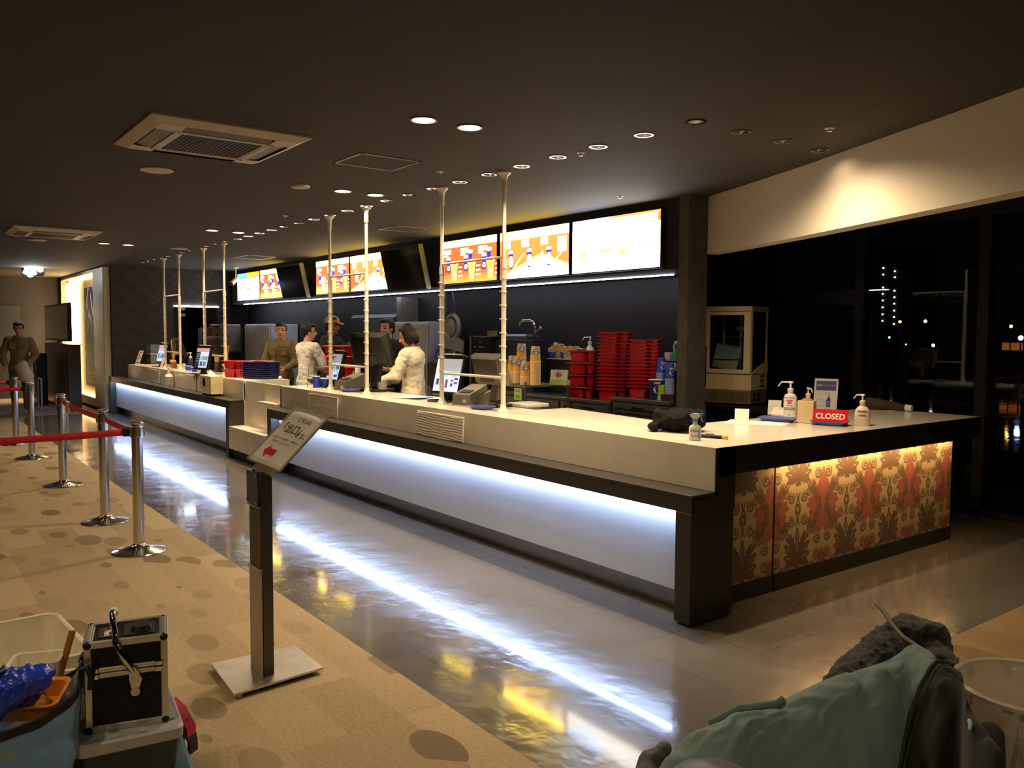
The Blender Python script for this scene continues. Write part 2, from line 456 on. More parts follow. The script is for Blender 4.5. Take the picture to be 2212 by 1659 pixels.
# ------------------------------------------------------------------ setting: floor
f = MB()
X0, X1, Y0, Y1 = -19.4, 7.0, -9.0, 4.2
f.add([(-14.6, -1.55, 0), (.9, -1.55, 0), (.9, 4.2, 0), (-14.6, 4.2, 0)], [(0, 1, 2, 3)], 0)
f.add([(-14.45, Y0, 0), (X1, Y0, 0), (X1, -1.55, 0), (-14.45, -1.55, 0)], [(0, 1, 2, 3)], 1)
f.add([(.9, -1.55, 0), (X1, -1.55, 0), (X1, 4.2, 0), (.9, 4.2, 0)], [(0, 1, 2, 3)], 2)
f.add([(X0, Y0, 0), (-14.6, Y0, 0), (-14.6, .08, 0), (X0, .08, 0)], [(0, 1, 2, 3)], 3)
f.add([(-14.6, Y0, 0), (-14.45, Y0, 0), (-14.45, -1.55, 0), (-14.6, -1.55, 0)], [(0, 1, 2, 3)], 3)
struct('floor', f, [M_tile, M_carpet, M_carpet2, M_carpet3], recalc=False)

# ------------------------------------------------------------------ setting: ceiling with holes for the recessed lights
PIN = [(-.378 - .4155 * i, .41) for i in range(32)] + [(-.372, .82), (-.358, 1.23), (-.362, 1.64)]
POLES = [(-2.31, .45), (-3.21, .45), (-4.62, .45), (-5.47, .45), (-8.96, .45), (-9.89, .45), (-11.2, .45), (-12.1, .45)]
PIN = [p for p in PIN if all(math.hypot(p[0] - a, p[1] - b) > .085 for a, b in POLES)]
BIG = [(-1.33, -.86), (-1.31, -.55), (-3.89, -.15), (-3.89, .17), (-7.54, -.15), (-7.54, .175), (-10.1, -.87), (-10.1, -.55)]
HID = [(3.6, -1.9), (1.9, -4.3), (.3, -3.75), (-.9, -4.1), (-3.9, -3.9), (-6.4, -3.9), (-10.1, -3.9)]
bm = bmesh.new()
def loop(pts):
    vs = [bm.verts.new((x, y, ZC)) for x, y in pts]
    return [bm.edges.new((vs[i], vs[(i + 1) % len(vs)])) for i in range(len(vs))]
es = loop([(X0, Y0), (X1, Y0), (X1, Y1), (X0, Y1)])
for (x, y), r in [(p, .05) for p in PIN] + [(p, .07) for p in BIG + HID]:
    es += loop([(x + r * math.cos(2 * PI * k / 20), y + r * math.sin(2 * PI * k / 20)) for k in range(20)])
bmesh.ops.triangle_fill(bm, use_beauty=True, use_dissolve=False, edges=es)
me = bpy.data.meshes.new('ceiling'); bm.to_mesh(me); bm.free(); me.materials.append(M_ceil)
o = bpy.data.objects.new('ceiling', me); COL.objects.link(o); o['kind'] = 'structure'

# ------------------------------------------------------------------ setting: walls
w = MB(); w.box(-14.6, 2.75, 0, -2.37, 2.85, 2.13); struct('wall_back', w, M_wallk)
w = MB(); w.box(-14.55, 2.4, 2.13, -2.2, 2.56, ZC); w.box(-14.55, 2.56, 2.13, -2.38, 2.85, ZC)
w.box(-14.55, 2.385, 2.13, -2.2, 2.4, 2.18); struct('trim_1', w, M_bulk)
w = MB(); w.box(-2.18, 2.3, 0, -2.07, 2.56, ZC); struct('wall_column', w, M_col)
w = MB(); w.box(-3.95, 2.85, 0, -3.9, 4.3, ZC); w.box(-3.9, 2.851, 0, -2.38, 2.9, ZC); w.box(-2.8, 4.2, 0, -2.7, 4.3, ZC); struct('wall_partition', w, M_brownw)
w = MB(); w.box(-3.9, 4.2, 0, -2.74, 4.3, ZC); struct('wall_right_back', w, M_brownw)
# left wall with a doorway, damask paper in dull grey
def left_paper(U, V):
    d = damask((U * 2.64 + .06) / .42, V * 2.82 / .40)
    k = (d.sum(-1, keepdims=True) - .35) * .5
    return linv([56, 50, 46]) * (1 + np.clip(k, -.3, .9))
w = MB()
w.box(-14.55, .08, 0, -14.452, 1.22, ZC); w.box(-14.55, 2.1, 0, -14.452, 2.75, ZC); w.box(-14.55, 1.22, 2.06, -14.452, 2.1, ZC)
wl = struct('wall_left', w, M_grey)
for (a, b, z0, z1) in ((.08, 1.22, 0, ZC), (2.1, 2.72, 0, ZC), (1.22, 2.1, 2.1, ZC)):
    Mx = Matrix.Translation((-14.449, (a + b) / 2, z0)) @ Matrix.Rotation(PI / 2, 4, 'Z')
    raster('wallpaper', b - a, z1 - z0, int((b - a) / .022), int((z1 - z0) / .022),
           lambda U, V, a=a, b=b, z0=z0, z1=z1: left_paper((a + U * (b - a) - .08) / 2.64, (z0 + V * (z1 - z0)) / 2.82), M_dam_wall, wl, Mx)
w = MB(); w.box(-16.6, 1.1, 0, -14.56, 1.15, 2.2); w.box(-16.6, 2.6, 0, -14.56, 2.65, 2.2); w.box(-16.65, 1.1, 0, -16.6, 2.65, 2.2); w.box(-16.6, 1.1, 2.2, -14.56, 2.65, 2.25)
struct('wall_passage', w, M_wallk)
w = MB(); w.box(-19.5, .09, 0, -14.55, .22, ZC); struct('wall_poster', w, M_grey)
w = MB(); w.box(-19.5, Y0, 0, -19.4, .1, ZC); struct('wall_far', w, M_grey)
w = MB(); w.box(X0, Y0 - .1, 0, X1, Y0, ZC); struct('wall_front', w, M_grey)
w = MB(); w.box(X1, Y0, 0, X1 + .1, Y1, ZC); struct('wall_right', w, M_grey)
w = MB(); w.box(-2.7, 4.2, 2.62, X1, 4.34, ZC); struct('wall_window_head', w, M_bulk)
# curved white soffit
pts = [(-2.108, 2.572), (-1.66, 2.40), (-1.2, 2.21), (-.7, 2.0), (-.209, 1.77), (.25, 1.56), (.65, 1.375), (1.076, 1.165), (1.6, .88), (2.2, .53), (3.0, .02), (4.2, -.85), (6.9, -3.0)]
w = MB(); front = [Vector((x, y, 0)) for x, y in pts]
rings = []
for i, p in enumerate(front):
    t = (front[min(i + 1, len(front) - 1)] - front[max(i - 1, 0)]).normalized(); n = Vector((-t.y, t.x, 0))
    a = p; b = p + n * .14
    rings.append([(a.x, a.y, 2.308), (a.x, a.y, ZC), (b.x, b.y, ZC), (b.x, b.y, 2.308)])
w.loft(rings); struct('trim_2', w, M_white_wall, smooth=30)
# window wall behind the counter
xs = [-2.7, -1.56, -.41, .74, 1.89, 3.04, 4.19, 5.34, 6.5]
for i in range(8):
    g = MB(); g.box(xs[i] + .06, 4.245, .06, xs[i + 1] - .02, 4.253, 2.62)
    struct('window_%d' % (i + 1), g, M_glass)
w = MB()
for x in xs: w.box(x - .04, 4.2, 0, x + .06, 4.33, 2.62, 0, .004)
w.box(-2.7, 4.2, 0, 6.6, 4.3, .06); w.box(-2.64, 4.215, 1.88, -1.6, 4.29, 2.02)
struct('trim_3', w, M_frame)
# light lines: one under the bulkhead, one over the doorway
M_led = mat('led_white', emit=(226, 232, 255), es=48.0)
w = MB(); w.box(-13.7, 2.374, 2.120, -2.31, 2.384, 2.130)
tag(w.build('led_line', M_led), 'long thin white light line under the black bulkhead', 'light strip')
w = MB(); w.box(-14.45, 1.23, 2.068, -14.43, 2.1, 2.092)
tag(w.build('led_line', M_led), 'short white light bar over the dark doorway in the left wall', 'light strip')

# ------------------------------------------------------------------ outside: night water and lights
w = MB(); w.add([(-260, 9, -4.5), (260, 9, -4.5), (260, 300, -4.5), (-260, 300, -4.5)], [(0, 1, 2, 3)])
M_water = mat('night_water', (4, 6, 8), rough=.04, spec=.6, nz=(1, .1), bump=(1.2, .55, (1.0, .35, 1)))
tag(w.build('river', M_water), 'dark rippled water outside the window streaked by lamp reflections', 'river', kind='stuff')
w = MB(); w.box(-40, 4.4, -.25, 60, 9, -.02); struct('terrace_outside', w, mat('terrace', (46, 44, 40), rough=.7))
def emis(name, col, es): return mat(name, emit=col, es=es)
E_w = emis('far_white', (255, 252, 240), 22); E_y = emis('far_amber', (255, 190, 90), 24); E_t = emis('far_teal', (120, 255, 240), 22); E_b = emis('far_blue', (170, 190, 255), 30)
YF = 160.0
t = thing('tower_building', 'dark tower across the water with two columns of lit windows', 'building', (0, 0, 0))
a = ony(1900, 560, YF); b = ony(1945, 728, YF)
m = MB(); m.box(a.x, YF, -4.5, b.x, YF + 14, a.z + 2); m.build('tower_body', mat('far_dark', (9, 9, 10), rough=.9), t)
for px, ys in ((1908, (579, 593, 621, 635, 649, 664, 679, 693)), (1933, (586, 599, 628, 642, 656, 671, 685, 700))):
    for y in ys:
        p = ony(px - (y - 580) * .02, y, YF - .1); m = MB(); m.box(p.x - .11, YF - .15, p.z - .11, p.x + .11, YF, p.z + .11); m.build('window_light', E_w, t)
def lamp_post(px, py, Y, em, r, lab):
    p = ony(px, py, Y); t = thing('street_lamp', lab, 'lamp', (p.x, p.y, -4.5))
    m = MB(); m.cyl((0, 0, 0), (0, 0, p.z + 4.5 - r), .12, .07, 8); m.build('post', mat('far_post', (20, 20, 20)), t)
    m = MB(); m.sphere((0, 0, p.z + 4.5), r, n=10, m=8); m.build('lamp_globe', em, t)
lamp_post(1944, 695, 120, E_y, .2, 'amber street lamp across the water just right of the lit tower')
lamp_post(1999, 694, 120, E_y, .22, 'amber street lamp standing between the tower and the white quay light')
lamp_post(2130, 705, 120, E_y, .2, 'amber street lamp left of the orange glowing building')
lamp_post(2184, 705, 120, E_y, .2, 'amber street lamp above the orange glowing building')
lamp_post(1921, 729, 110, E_t, .13, 'small teal quay light below the lit tower')
lamp_post(1957, 744, 110, E_w, .09, 'tiny white quay light low over the water')
lamp_post(2016, 746, 110, E_w, .2, 'bright white quay light with a long pale reflection')
lamp_post(2205, 730, 110, E_b, .3, 'blue white quay light at the right edge of the window')
t = thing('quay_building', 'low building across the water glowing orange at its foot', 'building', (0, 0, 0))
a = ony(2165, 712, 130); b = ony(2211, 757, 130)
m = MB(); m.box(a.x, 130, -4.5, b.x, 140, a.z); m.build('wall', mat('far_wall', (60, 40, 28), rough=.9), t)
m = MB(); m.box(a.x + .1, 129.9, b.z, b.x - .1, 130, b.z + 1.1); m.build('lit_shopfront', emis('far_orange', (190, 100, 40), .55), t)
# ------------------------------------------------------------------ counters
M_quartz = mat('white_quartz', (226, 216, 200), rough=.16, spec=.5, nz=(5, .05))
M_ledge = mat('black_laminate', (56, 52, 48), rough=.34, spec=.5, nz=(30, .06))
M_panelw = mat('white_laminate', (214, 214, 214), rough=.4, spec=.4, nz=(3, .03))
M_steel = mat('brushed_steel', (176, 174, 170), rough=.28, metal=1, nz=(40, .06), bump=(60, .05, (.05, 1, 1)))
M_dam = mat('damask_panel', vcol=True, rough=.55, spec=.35)
E_cool = mat('led_cool', emit=(180, 206, 255), es=46.0)
E_cool2 = mat('led_cool_blue', emit=(120, 170, 255), es=9.0)
E_warm = mat('led_warm', emit=(255, 208, 138), es=34.0)

def front_bay(t, x0, x1, led=None):
    """black portal along y 0..0.19 with a lit white panel hung inside it"""
    m = MB(); m.box(x0, 0, .692, x1, .19, ZL, 0, .003); m.box(x0, 0, .62, x1, .022, .70, 0, .003); m.box(x0, .01, .618, x0 + .113, .22, .70); m.box(x1 - .113, .01, .618, x1, .22, .70); m.build('ledge', M_ledge, t)
    m = MB(); m.box(x0 + .11, .10, .145, x1 - .11, .125, .70); m.build('front_panel', M_panelw, t)
    m = MB(); m.box(x0 + .11, .19, 0, x1 - .11, .2, .16); m.build('kick_plate', M_steel, t)
    m = MB(); m.box(x0 + .13, .040, .626, x1 - .125, .068, .636); m.build('led_strip', E_cool, t)
    m = MB(); m.box(x0 + .11, .2, 0, x1 - .11, .22, .70); m.build('carcass', M_black, t)

rc = thing('service_counter', 'long L-shaped white topped counter with damask papered end panel', 'counter', (0, 0, 0))
front_bay(rc, -6.17, 0)
m = MB(); m.box(-.113, 0, .012, 0, .355, .62, 0, .003); m.box(-.10, .02, 0, -.02, .30, .012); m.build('end_column', M_ledge, rc)
m = MB(); m.box(-6.17, 0, 0, -6.06, .22, .62, 0, .003); m.build('end_column', M_ledge, rc)
# white top: front apron and the L shaped slab
m = MB()
m.box(-6.25, .19, ZL, -.004, .215, ZT - .03)
m.prism([(-6.25, .19, ZT - .03), (-.004, .19, ZT - .03), (-.004, 3.33, ZT - .03), (-.9, 3.33, ZT - .03), (-.9, .96, ZT - .03), (-2.33, 1.13, ZT - .03), (-2.33, .80, ZT - .03), (-6.25, .80, ZT - .03)], (0, 0, .03))
m.box(-6.25, .19, .1, -6.22, .8, ZT - .03)
m.build('countertop', M_quartz, rc)
m = MB(); m.box(-.03, .216, .805, .003, 3.33, ZT - .0008); m.box(-.003, .1905, ZL, .003, .36, ZT - .0008); m.box(-.113, .218, .62, .0, .36, .83); m.build('side_apron', M_ledge, rc)
m = MB(); m.box(-6.2, .78, 0, -2.3, .795, ZT - .03); m.box(-.9, .97, 0, -.88, 3.3, ZT - .03); m.box(-2.3, .8, 0, -.9, .95, ZT - .03); m.build('carcass', M_black, rc)
def side_panel(y0, y1):
    Mx = Matrix.Translation((-.139, (y0 + y1) / 2, .105)) @ Matrix.Rotation(PI / 2, 4, 'Z')
    raster('side_panel', y1 - y0, .69, int((y1 - y0) / .0042), 164, lambda U, V: damask((y0 + U * (y1 - y0) - 1.17) / .55, (V * .69 + .105 - .215) / .53), M_dam, rc, Mx)
side_panel(.355, .914); side_panel(.928, 3.18)
m = MB(); m.box(-.18, .36, 0, -.141, 3.18, .8); m.box(-.141, .914, 0, -.1375, .928, .8); m.build('panel_backing', M_black, rc)
m = MB(); m.box(-.141, .36, 0, -.128, .914, .105); m.box(-.141, .928, 0, -.128, 3.18, .105); m.build('plinth', M_ledge, rc)
m = MB(); m.box(-.066, .94, .812, -.036, 3.16, .822); m.build('warm_led_strip', E_warm, rc)

lc = thing('service_counter', 'far left white topped counter with lit white front, against the damask wall', 'counter', (-7.49, 0, 0))
front_bay(lc, -6.9, 0)
for x in (-.105, -6.9):
    m = MB(); m.box(x, 0, 0, x + .105, .2, .62, 0, .003); m.build('end_column', M_ledge, lc)
m = MB(); m.box(-6.2, .19, ZL, .004, .215, ZT - .03); m.box(-6.2, .19, ZT - .03, .004, .80, ZT); m.box(-.03, .2, .0, .004, .8, ZT - .03); m.build('countertop', M_quartz, lc)
m = MB(); m.box(-6.9, .22, 0, -.03, .24, .7); m.box(-6.2, .78, 0, -.03, .795, ZT - .03); m.build('carcass', M_black, lc)

gp = thing('low_hatch', 'plain white panelled hatch with a low step between the two counters', 'counter hatch', (-6.87, 0, 0))
m = MB(); m.box(-.61, .23, .40, .61, .255, ZT, 0, .002); m.build('door_panel', M_quartz, gp)
m = MB(); m.box(-.61, .0, .12, .61, .23, .40, 0, .003); m.build('step_box', M_quartz, gp)
m = MB(); m.box(-.61, .04, 0, .61, .23, .12); m.build('toe_kick', M_black, gp)
m = MB(); m.box(.06, .12, .735, .61, .23, .752); m.build('shelf_lip', M_quartz, gp)

# low white boards leaning against the counter fronts
def board(px0, py0, px1, label, w_off=.0, h=.2, wr=True):
    a = ony(px0, py0, .19); b = ony(px1, py0, .19)
    t = tag(None or bpy.data.objects.new('leaning_board', None), label, 'board'); COL.objects.link(t); t.location = ((a.x + b.x) / 2, .186, ZL)
    w = b.x - a.x; m = MB()
    m.grid(lambda u, v: ((u - .5) * w, -.012 - .006 * (1 - v) + (.0022 * math.sin(60 * v + 7 * u + 3 * fbm((u * 4, v * 3, px0))) if wr else .0015 * fbm((u * 9, v * 6, 1))), .002 + v * h), 40, 60)
    m.build('sheet', M_quartz, t, smooth=60, solid=.006)
    m = MB(); m.box(-w / 2, -.014, h - .004, w / 2, -.006, h + .004); m.box(w / 2 - .006, -.018, .002, w / 2, -.008, h); m.build('edge_trim', mat('white_edge', (240, 234, 222), rough=.3), t)
board(905, 905, 1006, 'wrinkled white sheet board on the ledge under the nearest standing display', h=.20)
board(669, 868, 733, 'smooth white board on the ledge below the second display', h=.205, wr=False)
def plain_board(x0, x1, label):
    t = thing('leaning_board', label, 'board', ((x0 + x1) / 2, .186, ZL)); w = x1 - x0
    m = MB(); m.box(-w / 2, -.016, .001, w / 2, -.006, .215, 0, .002); m.build('sheet', M_quartz, t)
a = ony(320, 800, .18).x; b = ony(345, 800, .18).x
plain_board(a, b, 'white board on the far left ledge, left of the clear pump bottle')
a = ony(404, 815, .18).x; b = ony(424, 815, .18).x
plain_board(a, b, 'white board on the far left ledge, beside the sanitizer dispenser')

# ------------------------------------------------------------------ acrylic partitions between counter and ceiling
M_pole = mat('white_pole', (232, 222, 204), rough=.35, spec=.4, nz=(8, .04))
M_acr = glass_mat('clear_acrylic', (.975, .985, .98), 0.0, 1.42, .55)
def partition(xa, xb, label):
    t = thing('acrylic_partition', label, 'partition', ((xa + xb) / 2, .45, ZT), group='acrylic partitions on the counters')
    H = ZC - ZT; h = abs(xb - xa) / 2
    for x in (-h, h):
        m = MB(); m.cyl((x, 0, .02), (x, 0, 1.16), .0195, n=16); m.cyl((x, 0, 1.16), (x, 0, H - .02), .0155, n=16)
        m.cyl((x, 0, H - .15), (x, 0, H - .05), .021, n=16); m.cyl((x, 0, 1.12), (x, 0, 1.19), .0225, n=16)
        p = m.build('pole', M_pole, t, smooth=40)
        m = MB(); m.lathe([(.045, 0), (.045, .008), (.026, .03), (.021, .06)], 20, (x, 0, 0)); m.build('foot', M_pole, p, smooth=40)
        m = MB(); m.lathe([(.021, H - .06), (.028, H - .03), (.052, H - .009), (.052, H)], 20, (x, 0, 0)); m.build('ceiling_cap', M_pole, p, smooth=40)
        m = MB()
        for k in range(8):
            z = .30 + k * .107
            m.lathe([(.0205, z - .006), (.024, z - .004), (.024, z + .004), (.0205, z + .006)], 14, (x, 0, 0), caps=False)
            for s in (-1, 1): m.cyl((x + s * .022, -.006, z - .004), (x + s * .038, -.012, z + (.006 if s < 0 else -.01)), .0045, n=6)
        m.build('clip_rings', mat('clip_ring', (226, 212, 186), rough=.3), p, smooth=40)
    for z in (.27, 1.209):
        m = MB(); m.cyl((-h, 0, z), (h, 0, z), .011, n=12); m.build('crossbar', M_pole, t, smooth=40)
    m = MB(); m.box(-h + .025, -.003, .29, h - .025, .001, 1.19); m.build('acrylic_sheet', M_acr, t)
partition(-2.31, -3.21, 'clear acrylic partition on white poles, nearest the damask counter end')
partition(-4.62, -5.47, 'clear acrylic partition on white poles in front of the person in the white shirt')
partition(-8.96, -9.89, 'clear acrylic partition on white poles beside the stack of dark blue trays')
partition(-11.2, -12.1, 'clear acrylic partition on white poles at the far left display')

# ------------------------------------------------------------------ ceiling: lamps, air conditioners, speakers
M_chrome = mat('chrome', (214, 212, 208), rough=.07, metal=1)
M_refl = mat('reflector', (190, 186, 176), rough=.16, metal=1, bump=(14, .2, (1, 1, .1)))
M_cwhite = mat('ceiling_white', (206, 194, 172), rough=.5, nz=(20, .04))
E_lens = mat('lamp_lens', emit=(255, 226, 178), es=22.0)
def add_light(name, parent, loc, power, size, spot=None, color=WARM, blend=.6, rad=.05):
    l = bpy.data.lights.new(name, 'SPOT' if spot else 'POINT'); l.energy = power; l.color = color
    l.shadow_soft_size = rad
    if spot: l.spot_size = math.radians(spot); l.spot_blend = blend
    o = bpy.data.objects.new(name, l); COL.objects.link(o); o.parent = parent; o.location = loc
    return o
def pin(i, x, y, lab, power, cone=96):
    t = thing('pinhole_downlight', lab, 'downlight', (x, y, ZC), group='small recessed downlights above the counter')
    m = MB(); m.lathe([(.049, .0), (.060, -.003), (.061, -.0045), (.048, -.0045), (.047, 0)], 28, caps=False); m.build('trim_ring', M_chrome, t, smooth=50)
    m = MB(); m.lathe([(.0485, 0), (.046, .03), (.038, .07), (.026, .10)], 28, caps=False); m.lathe([(.026, .10), (.0, .101)], 28, caps=False); m.build('reflector', M_refl, t, smooth=50)
    if power: add_light('lamp_glow', t, (0, 0, .06 if cone < 100 else -.004), power, .03, spot=cone, blend=.75, rad=.02)
cnt = {}
for i, (x, y) in enumerate(PIN):
    if y > .5: lab = {.82: 'small silver recessed downlight, first behind the corner of the row over the counter end', 1.23: 'small silver recessed downlight, second behind the corner of the row', 1.64: 'small silver recessed downlight closest to the white curved soffit'}[y]
    else:
        k = round((-.378 - x) / .4155)
        lab = 'small recessed downlight, %s to the left from the corner of the counter row' % (['first', 'second', 'third', 'fourth', 'fifth', 'sixth', 'seventh', 'eighth', 'ninth'] + ORD[9:])[k]
        if k == 0: lab = 'small silver recessed downlight at the corner where the two rows meet'
    k = round((-.378 - x) / .4155) if y < .5 else 0
    pw = K_SPOT if (y < .5 and (k % 2 == 0 or k < 4)) else K_SPOT
    if y < .5 and k in (1,): pw = K_SPOT
    if 1.5 < y: pw = 3.0
    near = min((math.hypot(x - a, y - b), a) for a, b in POLES)
    if near[0] < .2 and near[1] != -4.62: pw = 0
    pin(i, x, y, lab, pw, 96 if y < .5 else 158)
BIGL = ['left of the nearest pair of glowing round ceiling lamps', 'right of the nearest pair of glowing round ceiling lamps',
        'left lamp of the glowing round pair above the middle of the counter', 'right lamp of the glowing round pair above the middle of the counter',
        'left of the pair of glowing ceiling lamps over the far counter', 'right of the pair of glowing ceiling lamps over the far counter',
        'left of the pair of glowing ceiling lamps nearest the poster box', 'right of the pair of glowing ceiling lamps nearest the poster box']
def big(x, y, lab, power):
    t = thing('round_downlight', lab, 'downlight', (x, y, ZC), group='glowing round ceiling lamps' if 'behind' not in lab else None)
    m = MB(); m.lathe([(.068, .002), (.079, -.003), (.080, -.006), (.067, -.006), (.066, .0)], 32, caps=False); m.build('trim_ring', M_cwhite, t, smooth=50)
    m = MB(); m.lathe([(.0685, .0), (.06, .045)], 32, caps=False); m.build('baffle', M_refl, t, smooth=50)
    m = MB(); m.lathe([(.064, .003), (0, .001)], 28, caps=False); m.build('lens', E_lens, t, smooth=50)
    add_light('lamp_glow', t, (0, 0, -.004), power, .06, spot=168, blend=1.0, rad=.06)
for (x, y), lab in zip(BIG, BIGL): big(x, y, lab, K_BIG)
for i, (x, y) in enumerate(HID): big(x, y, 'round ceiling lamp over the carpet behind the queue, %s from the camera' % ORD[i].replace('topmost', 'first'), K_CARPET if i else 95.0)

def aircon(x, y, lab):
    t = thing('ceiling_air_conditioner', lab, 'air conditioner', (x, y, ZC))
    h = .485
    m = MB()
    # bevelled cover frame with four outlet slots and a dark centre grille
    def ring(a0, z0, a1, z1):
        vs = [(-a0, -a0, z0), (a0, -a0, z0), (a0, a0, z0), (-a0, a0, z0), (-a1, -a1, z1), (a1, -a1, z1), (a1, a1, z1), (-a1, a1, z1)]
        m.add(vs, [(0, 1, 5, 4), (1, 2, 6, 5), (2, 3, 7, 6), (3, 0, 4, 7)])
    ring(h, 0, h, -.012); ring(h, -.012, h - .07, -.042); ring(h - .195, -.05, h - .235, -.05); ring(h - .235, -.05, h - .235, -.03)
    for k in range(4):      # corner plates and the lands between slots
        m.M = Matrix.Rotation(k * PI / 2, 4, 'Z')
        a = h - .07; b = h - .195
        m.add([(b - .02, b - .02, -.05), (a, b - .02, -.042), (a, a, -.042), (b - .02, a, -.042)], [(0, 1, 2, 3)])
        m.add([(b - .02, b, -.049), (b, b - .02, -.049), (b, -b + .02, -.049), (b - .02, -b + .02, -.049)], [(0, 1, 2, 3)])
        m.box(b - .02, -b, -.052, b + .012, b, -.03)
    m.M = Matrix.Identity(4)
    m.build('cover', mat('aircon_plastic', (188, 174, 150), rough=.5), t, smooth=20)
    m = MB(); m.box(-(h - .06), -(h - .06), -.03, h - .06, h - .06, -.02); m.build('outlet_void', M_black, t)
    for k in range(4):
        m = MB(); m.M = Matrix.Rotation(k * PI / 2, 4, 'Z')
        a = h - .13; m.add([(a - .045, -(h - .22), -.044), (a - .045, h - .22, -.044), (a + .04, h - .22, -.030), (a + .04, -(h - .22), -.030)], [(0, 1, 2, 3)])
        m.build('louvre', mat('aircon_louvre', (96, 88, 76), rough=.5), t, solid=.004)
    m = MB(); g = h - .235
    m.box(-g, -g, -.047, g, g, -.040)
    for k in range(18): m.box(-g, -g + (k + .35) * 2 * g / 18, -.0505, g, -g + (k + .6) * 2 * g / 18, -.047)
    m.build('intake_grille', mat('grille_dark', (52, 46, 40), rough=.6), t)
aircon(-2.62, -1.68, 'large square ceiling air conditioner near the upper left of the picture')
aircon(-9.04, -1.66, 'farther square ceiling air conditioner, seen almost edge on at the left')
def roundel(x, y, r, lab, name='ceiling_speaker', cat='speaker', rim=.006):
    t = thing(name, lab, cat, (x, y, ZC))
    m = MB(); m.lathe([(r, 0), (r, -rim), (r * .93, -rim * 1.5), (r * .88, -rim * 1.2)], 36, caps=False); m.build('rim', M_cwhite, t, smooth=50)
    m = MB(); m.lathe([(r * .9, -rim), (r * .5, -rim * 1.7), (0, -rim * 2)], 36, caps=False); m.build('grille', mat('speaker_cloth', (196, 182, 156), rough=.7, nz=(200, .1)), t, smooth=50)
roundel(-3.93, -1.69, .12, 'white round ceiling speaker below the nearer air conditioner')
roundel(-10.22, -1.69, .12, 'white round ceiling speaker below the farther air conditioner')
roundel(-3.885, -.543, .078, 'small white round ceiling detector left of the middle lamp pair', 'smoke_detector', 'detector', .012)
roundel(-10.16, .174, .13, 'white round ceiling speaker left of the far counter lamps')
def hatch(x, y, w, d, lab, em=False):
    t = thing('access_hatch', lab, 'hatch', (x, y, ZC))
    m = MB(); b = .022
    for (a0, b0, a1, b1) in ((-w / 2, -d / 2, w / 2, -d / 2 + b), (-w / 2, d / 2 - b, w / 2, d / 2), (-w / 2, -d / 2, -w / 2 + b, d / 2), (w / 2 - b, -d / 2, w / 2, d / 2)):
        m.box(a0, b0, -.005, a1, b1, 0)
    m.build('frame', mat('hatch_metal', (128, 118, 104), rough=.4, metal=.4), t)
    m = MB(); m.box(-w / 2 + b, -d / 2 + b, -.003, w / 2 - b, d / 2 - b, 0); m.build('door', M_ceil, t)
hatch(-2.585, -.50, .45, .49, 'square metal edged access hatch beside the nearer lamp pair')
hatch(-10.85, 1.58, .66, .5, 'metal edged hatch in the ceiling in front of the far menu screens')
hatch(-5.9, 1.6, .45, .45, 'small metal edged hatch in the ceiling before the middle menu screens')
def sprinkler(px, py, lab):
    p = onz(px, py, ZC); t = thing('sprinkler', lab, 'sprinkler', (p.x, p.y, ZC))
    m = MB(); m.lathe([(.030, 0), (.028, -.004), (.012, -.006), (.008, -.016)], 18); m.build('cover_plate', M_cwhite, t, smooth=50)
    m = MB(); m.lathe([(.002, -.016), (.014, -.018), (.014, -.020), (.004, -.022)], 14); m.build('deflector', M_chrome, t, smooth=50)
sprinkler(1340, 424, 'tiny sprinkler head in front of the right menu screen')
sprinkler(950, 371, 'tiny sprinkler head left of the nearest partition poles')
sprinkler(1792, 277, 'tiny sprinkler head near the curved soffit')
sprinkler(616, 466, 'tiny sprinkler head between the middle and far lamps')
sprinkler(1255, 330, 'tiny sprinkler head beside the downlight row, near the middle of the picture')
